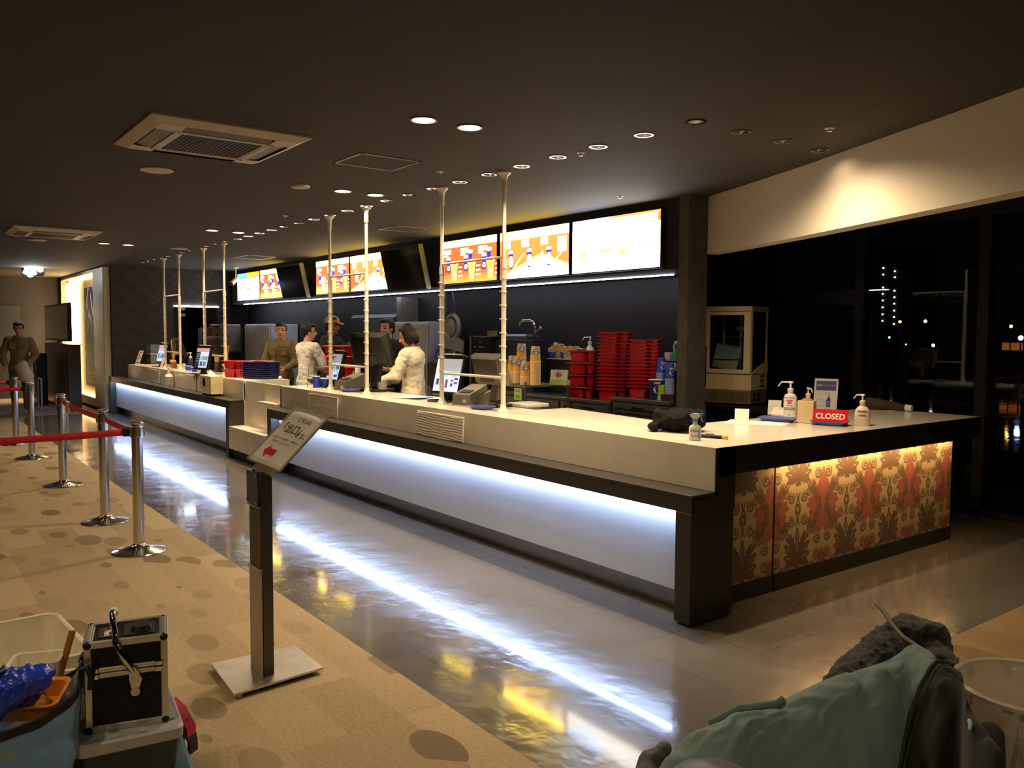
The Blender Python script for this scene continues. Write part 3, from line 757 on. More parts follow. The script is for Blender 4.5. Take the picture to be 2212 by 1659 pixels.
# ------------------------------------------------------------------ menu screens
def shape_cup(C, U, V, cx, cz, w, h, body, lid=None, asp=2.3):
    x = (U - cx) * asp; z = V - cz; t = np.clip(z / h, 0, 1)
    s = (np.abs(x) < w * (.68 + .32 * t)) & (z > 0) & (z < h)
    C[s] = body
    if lid is not None: C[((x / (w * 1.12)) ** 2 + ((z - h) / (w * .45)) ** 2) < 1] = lid
    return s
BLUE = np.array([.05, .04, .42]); WHT = np.array([3.2, 3.0, 2.6]); YEL = np.array([14.0, 9.6, .8]); ORG = np.array([.80, .15, .035])
def menu(kind):
    def fn(U, V):
        C = np.zeros(U.shape + (3,)); z = V[..., None]; u = U[..., None]
        if kind == 'drinks':
            C[:] = ORG * (1 + .25 * u) + np.clip((.30 - z) / .3, 0, 1) * np.array([1.2, .75, .12])
            C[V > .84] = YEL; C[(V > .84) & (np.abs((U * 3) % 1 - .02) < .012)] = YEL * .45
            for k in range(3):
                c = .16 + .33 * k
                C[(np.abs(U - c + .06) < .075) & (np.abs(V - .74) < .05)] = WHT
                C[(np.abs(U - c + .09) < .045) & (np.abs(V - .65) < .025)] = WHT
                if k: shape_cup(C, U, V, c + .05, .50, .095, .2, BLUE, WHT)
                shape_cup(C, U, V, c - .035, .27, .085, .32, BLUE, WHT)
                C[(np.hypot((U - c + .035) * 2.3, V - .36) < .06)] = WHT
                C[(np.hypot((U - c + .035) * 2.3, V - .37) < .028)] = BLUE
                shape_cup(C, U, V, c + .075, .05, .15, .40, np.array([1.6, 1.1, .5]), WHT)
                s = ((U - c - .075) * 2.3 / .10) ** 2 + ((V - .38) / .09) ** 2 < 1; C[s] = np.array([2.2, 1.5, .06])
                for q in range(3): C[(np.abs(U - c - .19) < .035) & (np.abs(V - .16 - .1 * q) < .022)] = WHT
        elif kind == 'meals':
            C[:] = np.array([1.0, .30, .06]) * (1 + .2 * z) + np.clip((.5 - np.abs(U - .62) * .7 - V)[..., None] / .3, 0, 1) * np.array([5, 4, 2.4])
            C[V > .82] = YEL; C[(V > .82) & (np.abs((U * 3) % 1 - .02) < .012)] = YEL * .45
            for k, c in enumerate((.17, .45, .73)):
                C[(np.abs(U - c + .06) < .05) & (np.abs(V - .72) < .07)] = WHT
                shape_cup(C, U, V, c, .20, .075, .36, BLUE, WHT)
                C[(((U - c) * 2.3 / .075) ** 2 + ((V - .36) / .12) ** 2 < 1)] = WHT
                C[(np.abs((V - .22) - (U - c - .05) * 1.9) < .02) & (U > c + .05) & (U < c + .2)] = YEL
            C[(np.abs(U - .91) < .06) & (np.abs(V - .62) < .15)] = WHT
        elif kind == 'white':
            C[:] = np.array([6.4, 6.1, 5.4])
            C[(V > .84) & (U < .45)] = np.array([3.4, 5.4, 10.]); C[(V > .80) & (U > .97)] = ORG * 2
            C[(V > .96) & (U > .45)] = ORG * 3
            for k, (a, b, c, d) in enumerate(((.10, .18, .28, .40), (.33, .47, .34, .42), (.55, .66, .30, .38), (.84, .9, .38, .42))):
                C[(U > a) & (U < b) & (V > c) & (V < d)] = np.array([1.2, 1.15, .28])
            C[(np.abs(V - .44) < .012) & (U < .95)] = np.array([1.3, 1.25, .4])
        elif kind == 'bands':
            C[:] = np.array([4.2, 4.0, 3.8])
            C[(V > .82) & (U < .5)] = np.array([.22, .85, 1.3]); C[(V > .82) & (U >= .5)] = np.array([1.4, .62, .02])
            C[np.abs(V - .82) < .012] = np.array([.12, .12, .2])
            for a, b, c, d in ((.10, .25, .44, .47), (.14, .2, .33, .44), (.32, .5, .44, .47), (.42, .66, .36, .42)):
                C[(U > a) & (U < b) & (V > c) & (V < d)] = np.array([.8, .33, .2])
        return C
    return fn
M_scr = mat('screen_glow', (0, 0, 0), vcol=True, rough=.3, es=1.7)
_b = M_scr.node_tree.nodes['Principled BSDF']
for l in list(_b.inputs['Base Color'].links): M_scr.node_tree.links.remove(l)
_b.inputs['Base Color'].default_value = (.01, .01, .01, 1)
M_bez = mat('black_plastic', (20, 20, 21), rough=.35, spec=.4)
def wall_screen(x0, x1, kind, lab):
    t = thing('menu_screen', lab, 'menu screen', ((x0 + x1) / 2, 2.398, 2.19), group='lit menu screens under the ceiling')
    w = x1 - x0
    m = MB(); m.box(-w / 2, -.045, 0, w / 2, 0, .56, 0, .004); m.build('housing', M_bez, t)
    raster('display', w - .03, .53, 150, 80, menu(kind), M_scr, t, Matrix.Translation((0, -.0465, .015)))
wall_screen(-14.0, -12.75, 'bands', 'lit menu screen with blue and orange top bands, leftmost of all')
wall_screen(-12.73, -11.52, 'drinks', 'lit orange menu screen, right beside the blue banded screen')
wall_screen(-10.15, -8.90, 'drinks', 'lit orange menu screen with blue cups, left one above the people behind the counter')
wall_screen(-8.88, -7.62, 'meals', 'lit orange menu screen with blue cups, right one of the middle pair')
wall_screen(-6.24, -5.02, 'drinks', 'lit menu screen with popcorn tubs and blue cups, behind the nearest partition')
wall_screen(-4.98, -3.73, 'meals', 'lit menu screen with three blue cups and yellow top band')
wall_screen(-3.70, -2.44, 'white', 'overbright white menu screen at the right end')
def off_screen(x0, lab):
    t = thing('switched_off_screen', lab, 'screen', (x0 + .55, 2.39, 2.17))
    m = MB(); m.M = Matrix.Rotation(math.radians(13), 4, 'X'); m.box(-.5, -.095, .0, .55, -.02, .60, 0, .006); m.build('housing', M_bez, t)
    m = MB(); m.M = Matrix.Rotation(math.radians(13), 4, 'X'); m.box(-.47, -.0965, .03, .52, -.095, .57); m.build('glass', mat('dead_screen', (14, 14, 15), rough=.12, spec=.5), t)
    m = MB(); m.box(-.2, -.14, .25, -.05, 0, .32); m.box(.1, -.14, .25, .25, 0, .32); m.build('bracket', M_bez, t)
    m = MB(); m.M = Matrix.Rotation(math.radians(13), 4, 'X'); m.box(.545, -.093, .01, .552, -.022, .59); m.build('painted_side_glow', mat('side_glow_olive', (128, 120, 84), rough=.5), t)  # yellow light of the next menu screen, painted as olive on the side face
off_screen(-11.5, 'black switched off screen tilted forward between the left and middle menu screens')
off_screen(-7.62, 'black switched off screen tilted forward, left of the nearest menu screens')

# ------------------------------------------------------------------ customer displays and tills
def screen_img(kind):
    def fn(U, V):
        C = np.zeros(U.shape + (3,)); C[:] = linv([206, 224, 246])
        if kind == 0:
            C[:] = linv([236, 240, 250]); C[V > .74] = linv([250, 238, 228]); C[(V > .60) & (V <= .74)] = linv([252, 252, 252])
            C[np.abs(V - .60) < .008] = linv([150, 160, 180])
            for a in (.45, .75): C[((U - a) / .10) ** 2 + ((V - .5) / .05) ** 2 < 1] = linv([170, 238, 236])
            for (a, b, c, d, k) in ((.08, .2, .2, .38, (90, 84, 80)), (.22, .33, .18, .36, (120, 180, 200)), (.46, .56, .12, .36, (160, 70, 100)), (.66, .78, .3, .37, (200, 90, 120)), (.8, .95, .36, .43, (60, 70, 170)), (.8, .95, .24, .31, (70, 90, 200)), (.68, .76, .16, .26, (50, 50, 90)), (.88, .94, .8, .81, (120, 120, 120)), (.88, .94, .86, .87, (120, 120, 120))):
                C[(U > a) & (U < b) & (V > c) & (V < d)] = linv(k)
        elif kind == 1:
            C[V > .73] = linv([226, 206, 196]); C[(V > .60) & (V <= .73)] = linv([206, 212, 246]); C[V < .06] = linv([196, 200, 180])
            for (a, b, c, d, k) in ((.06, .2, .46, .58, (60, 90, 130)), (.06, .2, .26, .40, (50, 70, 100)), (.3, .44, .34, .58, (110, 140, 140)), (.52, .64, .3, .58, (120, 160, 130)), (.68, .95, .4, .58, (50, 70, 130)), (.6, .92, .1, .2, (50, 60, 110)), (.08, .26, .12, .18, (150, 180, 150))):
                C[(U > a) & (U < b) & (V > c) & (V < d)] = linv(k)
            C[((U - .42) / .11) ** 2 + ((V - .18) / .08) ** 2 < 1] = linv([230, 130, 160])
            C[np.abs((V - .35) + (U - .8) * .9) < .04] = linv([150, 190, 140])
        elif kind == 2:
            C[V > .80] = linv([226, 160, 140]); C[(V <= .80) & (U < .34)] = linv([40, 40, 52]); C[(V > .62) & (V <= .8) & (U >= .34)] = linv([214, 238, 255])
            for k in range(4): C[(np.abs(U - .18) < .12) & (np.abs(V - .70 + .12 * k) < .014)] = linv([170, 170, 190])
            for k, c in enumerate(((170, 190, 130), (150, 130, 160), (190, 120, 130))): C[(np.abs(U - .48 - .19 * k) < .08) & (np.abs(V - .49) < .09)] = linv(c)
            for k, c in enumerate(((70, 90, 150), (150, 110, 120))): C[(np.abs(U - .52 - .26 * k) < .1) & (np.abs(V - .2) < .12)] = linv(c)
        else:
            C[V > .78] = linv([226, 170, 150]); C[(V > .64) & (V <= .78)] = linv([190, 200, 250])
            for k, c in enumerate(((70, 110, 100), (110, 160, 210), (60, 80, 150), (90, 110, 190))): C[(np.abs(U - .18 - .22 * k) < .08) & (np.abs(V - .34) < .14)] = linv(c)
        return C * .62
    return fn
def display(px, py, a, kind, lab, w=.34, h=.335):
    p = onz(px, py, ZT); t = thing('customer_display', lab, 'display', (p.x, p.y, ZT), math.radians(a), group='standing displays on the white counters')
    m = MB(); m.prism([(-.13, -.09, 0), (.13, -.09, 0), (.10, .10, 0), (-.10, .10, 0)], (0, 0, .012)); m.build('base', M_bez, t)
    m = MB(); m.loft([[(-.05, .0, .012), (.05, .0, .012), (.05, .08, .012), (-.05, .08, .012)], [(-.035, .03, .12), (.035, .03, .12), (.035, .07, .12), (-.035, .07, .12)]]); m.build('stand', M_bez, t)
    T = Matrix.Translation((0, .0, .085)) @ Matrix.Rotation(math.radians(-14), 4, 'X')
    m = MB(); m.M = T; m.box(-w / 2, 0, -.02, w / 2, .045, h, 0, .006); m.build('housing', M_bez, t)
    raster('screen', w - .035, h - .045, 64, 64, screen_img(kind), M_scr, t, T @ Matrix.Translation((0, -.0015, .008)))
    m = MB(); m.M = T; m.box(-w * .36, -.004, h, w * .36, .03, h + .012); m.build('top_strip', mat('display_strip', (206, 194, 170), rough=.5), t)
display(960, 868, 10, 0, 'bright white standing display on the counter between the two nearest partition poles', .36, .345)
display(716, 837, -2, 1, 'standing display with blue page behind the small blue cups')
display(432, 808, 17, 2, 'standing display with black and white page on the far counter, next to the red trays')
display(346, 792, 10, 3, 'standing display with blue page at the far left end of the counter')

M_till = mat('till_grey', (112, 104, 92), rough=.5, spec=.4)
M_till_d = mat('till_dark', (38, 35, 33), rough=.4, spec=.4)
def till(x, y, rz, lab, m1=None, s=1.0):
    m1 = m1 or M_till
    t = thing('point_of_sale_terminal', lab, 'till', (x, y, ZT), rz)
    m = MB(); m.box(-.12 * s, -.10 * s, 0, .12 * s, .10 * s, .03, 0, .006); m.build('base', M_till_d, t)
    m = MB(); m.M = Matrix.Translation((0, 0, .03)) @ Matrix.Rotation(math.radians(-12), 4, 'X'); m.box(-.045, -.05, 0, .045, .02, .24 * s, 0, .006); m.build('neck', m1, t)
    T = Matrix.Translation((0, -.03, .235 * s)) @ Matrix.Rotation(math.radians(20), 4, 'X')
    m = MB(); m.M = T
    m.loft([[(-.19 * s, .03, -.02), (.19 * s, .03, -.02), (.19 * s, .03, .27 * s), (-.19 * s, .03, .27 * s)], [(-.19 * s, -.02, -.02), (.19 * s, -.02, -.02), (.19 * s, -.02, .27 * s), (-.19 * s, -.02, .27 * s)],
            [(-.15 * s, -.075, .03), (.15 * s, -.075, .03), (.15 * s, -.06, .25 * s), (-.15 * s, -.06, .25 * s)]]); m.build('monitor_back', m1, t, smooth=25)
    m = MB(); m.M = T; m.box(-.08 * s, -.082, .03, .08 * s, -.07, .09 * s, 0, .003); m.build('cable_cover', M_till_d, t)
    m = MB(); m.M = T; m.box(-.175 * s, .03, 0, .175 * s, .034, .25 * s); m.build('touch_glass', M_bez, t)
p = ony(1072, 870, .70); till(p.x, p.y, .2, 'grey till monitor seen from behind, between the nearest partition poles', s=.9)
p = ony(812, 840, .72); till(p.x, p.y, .5, 'tall black till monitor leaning toward the person with the phone', M_till_d, 1.25)
p = ony(395, 790, .72); till(p.x, p.y, .1, 'dark till monitor at the far left display', M_till_d)
p = ony(478, 800, .72); till(p.x, p.y, .1, 'dark till monitor behind the far partition poles, left of the red trays', M_till_d, 1.1)
def till_parts(px, py, y, rz, lab, sc=1.0):
    p = ony(px, py, y); t = thing('receipt_printer', lab, 'printer', (p.x, p.y, ZT), rz)
    m = MB(); m.loft([[(-.075 * sc, -.11 * sc, 0), (.075 * sc, -.11 * sc, 0), (.075 * sc, .11 * sc, 0), (-.075 * sc, .11 * sc, 0)], [(-.075 * sc, -.10 * sc, .07 * sc), (.075 * sc, -.10 * sc, .07 * sc), (.07 * sc, .10 * sc, .135 * sc), (-.07 * sc, .10 * sc, .135 * sc)]]); m.build('body', M_till, t)
    m = MB(); m.M = Matrix.Translation((0, 0, .103 * sc)) @ Matrix.Rotation(math.radians(18), 4, 'X'); m.box(-.045 * sc, -.07 * sc, .0, .045 * sc, -.02 * sc, .006); m.build('paper_slot', M_till_d, t)
    m = MB(); m.M = Matrix.Translation((0, -.112 * sc, .02)); m.box(.03, -.002, 0, .06, .004, .03); m.build('power_label', mat('pale_label', (190, 190, 190)), t)
till_parts(1016, 866, .66, .3, 'grey receipt printer directly behind the nearest standing display', 1.25)
till_parts(1050, 845, .78, -.5, 'small grey printer between the till and the blue coin tray')
till_parts(757, 845, .60, .2, 'grey receipt printer left of the bright white pole', 1.3)
# card reader with cables
def card_reader(px, py, lab):
    p = onz(px, py, ZT); t = thing('card_reader', lab, 'card reader', (p.x, p.y, ZT), .5)
    m = MB(); m.loft([[(-.05, -.09, 0), (.05, -.09, 0), (.05, .09, 0), (-.05, .09, 0)], [(-.045, -.085, .025), (.045, -.085, .025), (.045, .08, .06), (-.045, .08, .06)]]); m.build('body', M_till_d, t)
    m = MB(); m.M = Matrix.Translation((0, .03, .052)) @ Matrix.Rotation(math.radians(12), 4, 'X'); m.box(-.035, -.03, 0, .035, .03, .002); m.build('display', M_bez, t)
    for i in range(3):
        for j in range(3):
            m = MB(); m.M = Matrix.Translation((-.025 + .025 * i, -.062 + .024 * j, .031 + .005 * j)); m.box(-.009, -.008, 0, .009, .008, .005); m.build('key', M_till, t)
card_reader(1066, 880, 'black card reader with a raised screen beside the nearest pole foot')
card_reader(795, 843, 'black card reader behind the bright white pole')
def cable(pts, lab):
    m = MB()
    P = [Vector(p) for p in pts]; out = []
    for i in range(len(P) - 1):
        a = P[max(i - 1, 0)]; b = P[i]; c = P[i + 1]; d = P[min(i + 2, len(P) - 1)]
        for k in range(6):
            t = k / 6; out.append(.5 * ((2 * b) + (c - a) * t + (2 * a - 5 * b + 4 * c - d) * t * t + (3 * b - a - 3 * c + d) * t ** 3))
    out.append(P[-1]); m.tube(out, .004, 6)
    tag(m.build('cable', M_black, smooth=60), lab, 'cable')
p = onz(995, 872, ZT); cable([(p.x - .1, p.y + .15, ZT + .005), (p.x, p.y + .02, ZT + .005), (p.x + .15, p.y + .05, ZT + .005), (p.x + .3, p.y + .0, ZT + .005), (p.x + .45, p.y + .12, ZT + .005)], 'black cable curling on the counter behind the nearest display')

# ------------------------------------------------------------------ small things on the counters
M_bluetray = mat('blue_coin_tray', (92, 104, 172), rough=.35, spec=.4)
def coin_tray(px, py, rz, lab, w=.2, d=.15):
    p = onz(px, py, ZT); t = tag(None or bpy.data.objects.new('coin_tray', None), lab, 'coin tray', 'blue coin trays on the white counter'); COL.objects.link(t); t.location = p; t.rotation_euler = (0, 0, rz)
    def ring(a, b, z, r=.012): return [(-a + r, -b, z), (a - r, -b, z), (a, -b + r, z), (a, b - r, z), (a - r, b, z), (-a + r, b, z), (-a, b - r, z), (-a, -b + r, z)]
    m = MB(); a, b = w / 2, d / 2
    m.loft([ring(a * .72, b * .68, 0), ring(a * .94, b * .93, .024), ring(a, b, .026), ring(a, b, .029), ring(a * .92, b * .91, .028), ring(a * .70, b * .66, .004)]); m.build('dish', M_bluetray, t, smooth=30)
    m = MB()
    for k in range(5): m.box(-a * .55, -b * .5 + k * b * .25 - .0015, .004, a * .55, -b * .5 + k * b * .25 + .0015, .006)
    m.build('rubber_ribs', mat('tray_ribs', (70, 80, 150), rough=.6), t)
    return t
coin_tray(1042, 884, .1, 'blue coin tray on the counter left of the nearest pole foot')
coin_tray(756, 846, .1, 'blue coin tray on the counter left of the bright white pole')
ct1 = coin_tray(1681, 910, .35, 'blue coin tray holding a pale folded leaflet', .26, .18)
ct2 = coin_tray(1792, 918, .35, 'blue coin tray under the red CLOSED sign', .24, .17)
M_paper = mat('paper_white', (236, 230, 220), rough=.6)
# papers on the counter
def sheet(x, y, z, w, d, rz, lab, curl=0.0, col=None):
    m = MB(); m.grid(lambda u, v: ((u - .5) * w, (v - .5) * d, .0008 + curl * ((u - .3) ** 2 + .5 * (v - .5) ** 2)), 10, 6)
    o = m.build('paper_sheet', col or M_paper, smooth=60, solid=.0012); o.location = (x, y, z); o.rotation_euler = (0, 0, rz)
    return tag(o, lab, 'paper')
p = onz(893, 860, ZT); sheet(p.x, p.y, ZT + .001, .36, .26, .3, 'loose white paper sheet on the counter, left of the nearest standing display', .03)
p = onz(935, 862, ZT); sheet(p.x + .05, p.y + .05, ZT + .004, .32, .24, -.1, 'white paper sheet overlapping another under the nearest display edge', .02)
p = onz(1640, 913, ZT); sheet(p.x, p.y - .02, ZT + .0015, .42, .3, .5, 'thin white place mat under the trays and bottles on the counter end')
p = ony(1550, 900, 1.25); o = sheet(-1.02, 1.30, .87, .28, .2, .4, 'white leaflet lying lower behind the counter end, beyond the spray bottle')
m = MB(); m.box(-1.35, 1.0, 0, -.905, 1.9, .86); tag(m.build('under_counter_shelf', M_black), 'dark low shelf unit behind the counter end', 'shelf')
# little white cards
def card(px, py, w, h, rz, lab, lean=-8):
    p = onz(px, py, ZT); m = MB(); m.M = Matrix.Rotation(math.radians(lean), 4, 'X'); m.box(-w / 2, 0, 0, w / 2, .002, h)
    m.box(-w / 2, .0, 0, w / 2, .05, .002)
    o = m.build('table_card', M_paper); o.location = (p.x, p.y, ZT + .002); o.rotation_euler = (0, 0, rz); return tag(o, lab, 'card')
card(1602, 909, .10, .085, .55, 'small blank white card standing at the left edge of the place mat')
card(1672, 897, .10, .115, .35, 'larger blank pale card standing behind the big pump bottle')
o = card(1684, 902, .16, .08, .1, 'pale folded leaflet lying tilted in the blue coin tray', -50); o.location.z = ZT + .02
# pump bottles
M_pbot = mat('bottle_white', (238, 232, 222), rough=.35, spec=.5)
M_red = mat('label_red', (190, 60, 56), rough=.5); M_navy = mat('label_navy', (58, 62, 120), rough=.5); M_inkgrey = mat('ink_grey', (110, 106, 110), rough=.6)
def pump_head(t, z, s=1.0, rz=0, long=.085):
    m = MB(); m.M = Matrix.Rotation(rz, 4, 'Z')
    m.lathe([(.017 * s, z), (.019 * s, z + .004), (.019 * s, z + .022 * s), (.012 * s, z + .026 * s)], 18); m.build('collar', M_pbot, t, smooth=40)
    m = MB(); m.M = Matrix.Rotation(rz, 4, 'Z')
    m.cyl((0, 0, z + .02 * s), (0, 0, z + .06 * s), .006 * s, n=12); m.box(-.012 * s, -.010 * s, z + .056 * s, .014 * s, .010 * s, z + .07 * s, 0, .003)
    m.tube([(0, 0, z + .064 * s), (-long * s, 0, z + .062 * s), (-(long + .022) * s, 0, z + .034 * s)], [.006 * s, .005 * s, .004 * s], 10); m.build('pump_nozzle', M_pbot, t, smooth=40)
p = onz(1706, 905, ZT); t = thing('pump_bottle', 'large white pump bottle with printed label, left of the beige box', 'bottle', (p.x, p.y, ZT + .002), .5)
m = MB(); m.lathe([(.040, 0), (.045, .004), (.045, .155), (.036, .178), (.018, .186), (.017, .20)], 32, sx=1.05, sy=.8); m.build('bottle', M_pbot, t, smooth=40)
m = MB()
for k, (z, w, hh, mi) in enumerate(((.135, .045, .006, 0), (.124, .03, .008, 0), (.113, .028, .008, 0), (.098, .042, .004, 1), (.155, .09, .004, 1), (.028, .02, .005, 2))):
    n = 10; m.grid(lambda u, v: (.0479 * math.cos(-PI / 2 + (u - .55) * w / .045), .0366 * math.sin(-PI / 2 + (u - .55) * w / .045), z + v * hh), n, 1, mi)
for k in range(14):
    a = -PI / 2 + (k - 7) * .13
    for q in range(2): m.box(.0478 * math.cos(a) - .002, .0366 * math.sin(a) - .001, .066 + q * .011 + (k % 2) * .004, .0478 * math.cos(a) + .002, .0366 * math.sin(a) + .001, .071 + q * .011 + (k % 2) * .004, 1)
m.build('label_print', [M_red, M_navy, M_inkgrey], t); pump_head(t, .197, 1.15, -.35, .062)
p = onz(1862, 919, ZT); t = thing('pump_bottle', 'white pump bottle with red label band, rightmost on the counter', 'bottle', (p.x, p.y, ZT), .5)
m = MB(); m.lathe([(.044, 0), (.05, .005), (.05, .085), (.045, .108), (.032, .126), (.018, .135), (.017, .15)], 32, sx=1.0, sy=.62); m.build('bottle', mat('bottle_cream', (232, 216, 196), rough=.4), t, smooth=40)
m = MB()
for (z, w, hh, mi) in ((.094, .062, .010, 0), (.074, .035, .004, 1), (.066, .05, .006, 1)):
    m.grid(lambda u, v: (.0508 * math.cos(-PI / 2 + (u - .5) * w / .05), .0318 * math.sin(-PI / 2 + (u - .5) * w / .05) - .0, z + v * hh), 12, 1, mi)
m.build('label_print', [M_red, M_inkgrey], t); pump_head(t, .147, 1.0, -.5, .045)
p = onz(1742, 913, ZT); t = thing('tissue_box', 'beige upright box between the big pump bottle and the CLOSED sign', 'box', (p.x, p.y, ZT + .002), .38)
m = MB(); m.box(-.055, -.05, 0, .055, .05, .155, 0, .003); m.build('carton', mat('beige_card', (214, 190, 146), rough=.6), t)
m = MB(); m.grid(lambda u, v: ((u - .5) * .08, (v - .5) * .06, .156 + .02 * math.sin(PI * u) * math.sin(PI * v) + .008 * fbm((u * 5, v * 5, 2))), 12, 8); m.build('contents', mat('box_contents', (176, 140, 60), rough=.7), t, smooth=60)
p = onz(1730, 897, ZT); t = thing('pump_bottle', 'white pump bottle mostly hidden behind the beige box', 'bottle', (p.x - .02, p.y + .12, ZT), 0)
m = MB(); m.lathe([(.035, 0), (.035, .11), (.016, .13), (.016, .145)], 24); m.build('bottle', M_pbot, t, smooth=40); pump_head(t, .14, 1.0, 2.6, .05)
# framed notice
p = onz(1793, 886, ZT); t = thing('notice_stand', 'clear upright stand with a blue headed notice showing a pump bottle', 'notice', (p.x, p.y - .08, ZT), .42)
T = Matrix.Rotation(math.radians(-16), 4, 'X')
def notice(U, V):
    C = np.zeros(U.shape + (3,)); C[:] = linv([226, 218, 214]); C[(V > .62) & (V < .93) & (U > .08) & (U < .92)] = linv([66, 68, 126])
    C[(np.abs(U - .64) < .09) & (V > .08) & (V < .33)] = linv([60, 64, 116]); C[(np.abs(U - .64) < .06) & (V > .12) & (V < .28)] = linv([110, 116, 160])
    C[(np.abs(U - .64) < .09 * (1 - (V - .33) / .12)) & (V >= .33) & (V < .43)] = linv([60, 64, 116])
    C[(np.abs(U - .64) < .015) & (V > .4) & (V < .54)] = linv([60, 64, 116]); C[(U > .45) & (U < .68) & (np.abs(V - .535) < .008)] = linv([60, 64, 116])
    s = ((U - .27) / .2) ** 2 + ((V - .22) / .12) ** 2; C[np.abs(s - 1) < .12] = linv([176, 168, 172])
    return C
raster('notice_sheet', .185, .262, 60, 90, notice, mat('print_paper', vcol=True, rough=.6), t, T @ Matrix.Translation((0, -.002, .008)))
m = MB(); m.M = T; m.box(-.102, -.0045, 0, .102, -.0035, .285); m.box(-.102, .001, 0, .102, .003, .285)
m.M = Matrix.Identity(4); m.box(-.102, -.01, 0, .102, .10, .003); m.build('acrylic_holder', glass_mat('sign_acrylic', (.96, .97, .97), .02, 1.4, .6), t)
text('heading', 'お願いしています', .0185, M_paper, t, T @ Matrix.Translation((0, -.0028, .212)) @ Matrix.Rotation(PI / 2, 4, 'X'), .0002)
# CLOSED sign
t = thing('closed_sign', 'small red CLOSED sign standing in a blue coin tray', 'sign', (ct2.location.x, ct2.location.y, ZT + .006), .33)
T = Matrix.Rotation(math.radians(-14), 4, 'X')
M_signred = mat('sign_red', (206, 32, 46), rough=.25, spec=.5)
m = MB(); m.M = T; m.box(-.118, -.002, 0, .118, .003, .103); m.M = Matrix.Identity(4); m.box(-.118, -.03, .018, .118, .06, .022); m.build('plate', M_signred, t)
text('lettering', 'CLOSED', .054, mat('sign_letter', (246, 240, 232), rough=.4), t, T @ Matrix.Translation((0, -.0028, .052)) @ Matrix.Rotation(PI / 2, 4, 'X'), .0004, .98, bold=.0012)
# spray bottle, knife, sweater
p = onz(1501, 951, ZT); t = thing('spray_bottle', 'small white spray bottle with blue trigger in front of the black cloth', 'bottle', (p.x, p.y, ZT), .55)
m = MB(); m.lathe([(.030, 0), (.034, .004), (.034, .072), (.028, .085), (.013, .094), (.012, .112)], 28, sx=1.05, sy=.7); m.build('bottle', mat('clear_white', (222, 222, 222), rough=.25), t, smooth=40)
m = MB(); m.lathe([(.0145, .108), (.0145, .126)], 20); m.build('collar', mat('spray_blue', (70, 150, 205), rough=.4), t, smooth=40)
m = MB(); m.loft([[(-.032, -.008, .146), (-.032, .008, .146), (-.032, .008, .150), (-.032, -.008, .150)], [(-.012, -.010, .126), (-.012, .010, .126), (-.012, .010, .158), (-.012, -.010, .158)], [(.016, -.010, .128), (.016, .010, .128), (.016, .010, .158), (.016, -.010, .158)], [(.03, -.007, .146), (.03, .007, .146), (.03, .007, .155), (.03, -.007, .155)]]); m.build('spray_head', M_pbot, t, smooth=40)
m = MB(); m.tube([(.026, 0, .15), (.036, 0, .138), (.034, 0, .122), (.046, 0, .108)], [.005, .005, .004, .003], 8); m.box(.02, -.008, .15, .044, .008, .160); m.build('trigger', MATS['spray_blue'], t, smooth=40)
m = MB()
for (z, w, hh, mi) in ((.062, .04, .003, 0), (.054, .05, .003, 0), (.030, .045, .0035, 1), (.022, .045, .003, 1), (.012, .012, .05, 2)):
    off = .028 if mi == 2 else 0
    m.grid(lambda u, v: (.0363 * math.cos(-PI / 2 + (u - .5) * w / .034 + off / .034), .0243 * math.sin(-PI / 2 + (u - .5) * w / .034 + off / .034), z + v * hh), 8, 1, mi)
m.build('label_print', [M_inkgrey, M_red, MATS['spray_blue']], t)
p = onz(1542, 947, ZT); t = thing('utility_knife', 'black utility knife with yellow end lying beside the spray bottle', 'knife', (p.x, p.y, ZT + .012), .36)
m = MB(); m.box(-.085, -.011, -.011, .05, .011, .009, 0, .004); m.box(-.05, -.007, .009, .0, .007, .014, 0, .002); m.build('handle', M_bez, t)
m = MB(); m.box(.05, -.012, -.012, .085, .012, .010, 0, .003); m.build('end_grip', mat('knife_yellow', (222, 170, 36), rough=.4), t)

def remesh_obj(mb, name, material, parent=None, voxel=.008, smooth_it=3, disp=None, tagd=None):
    o = mb.build(name, material, None)
    md = o.modifiers.new('r', 'REMESH'); md.mode = 'VOXEL'; md.voxel_size = voxel
    if smooth_it:
        s = o.modifiers.new('s', 'SMOOTH'); s.iterations = smooth_it; s.factor = .5
    dg = bpy.context.evaluated_depsgraph_get(); dg.update()
    me = bpy.data.meshes.new_from_object(o.evaluated_get(dg)); me.name = name
    bpy.data.objects.remove(o)
    if disp:
        n = len(me.vertices); co = np.empty(n * 3); me.vertices.foreach_get('co', co); co = co.reshape(-1, 3)
        no = np.empty(n * 3); me.vertices.foreach_get('normal', no); no = no.reshape(-1, 3)
        d = np.array([disp(Vector(c)) for c in co]); co = co + no * d[:, None]
        me.vertices.foreach_set('co', co.ravel()); me.update()
    me.shade_smooth()
    if not me.materials: me.materials.append(material)
    r = bpy.data.objects.new(name, me); COL.objects.link(r)
    if parent: r.parent = parent
    return r
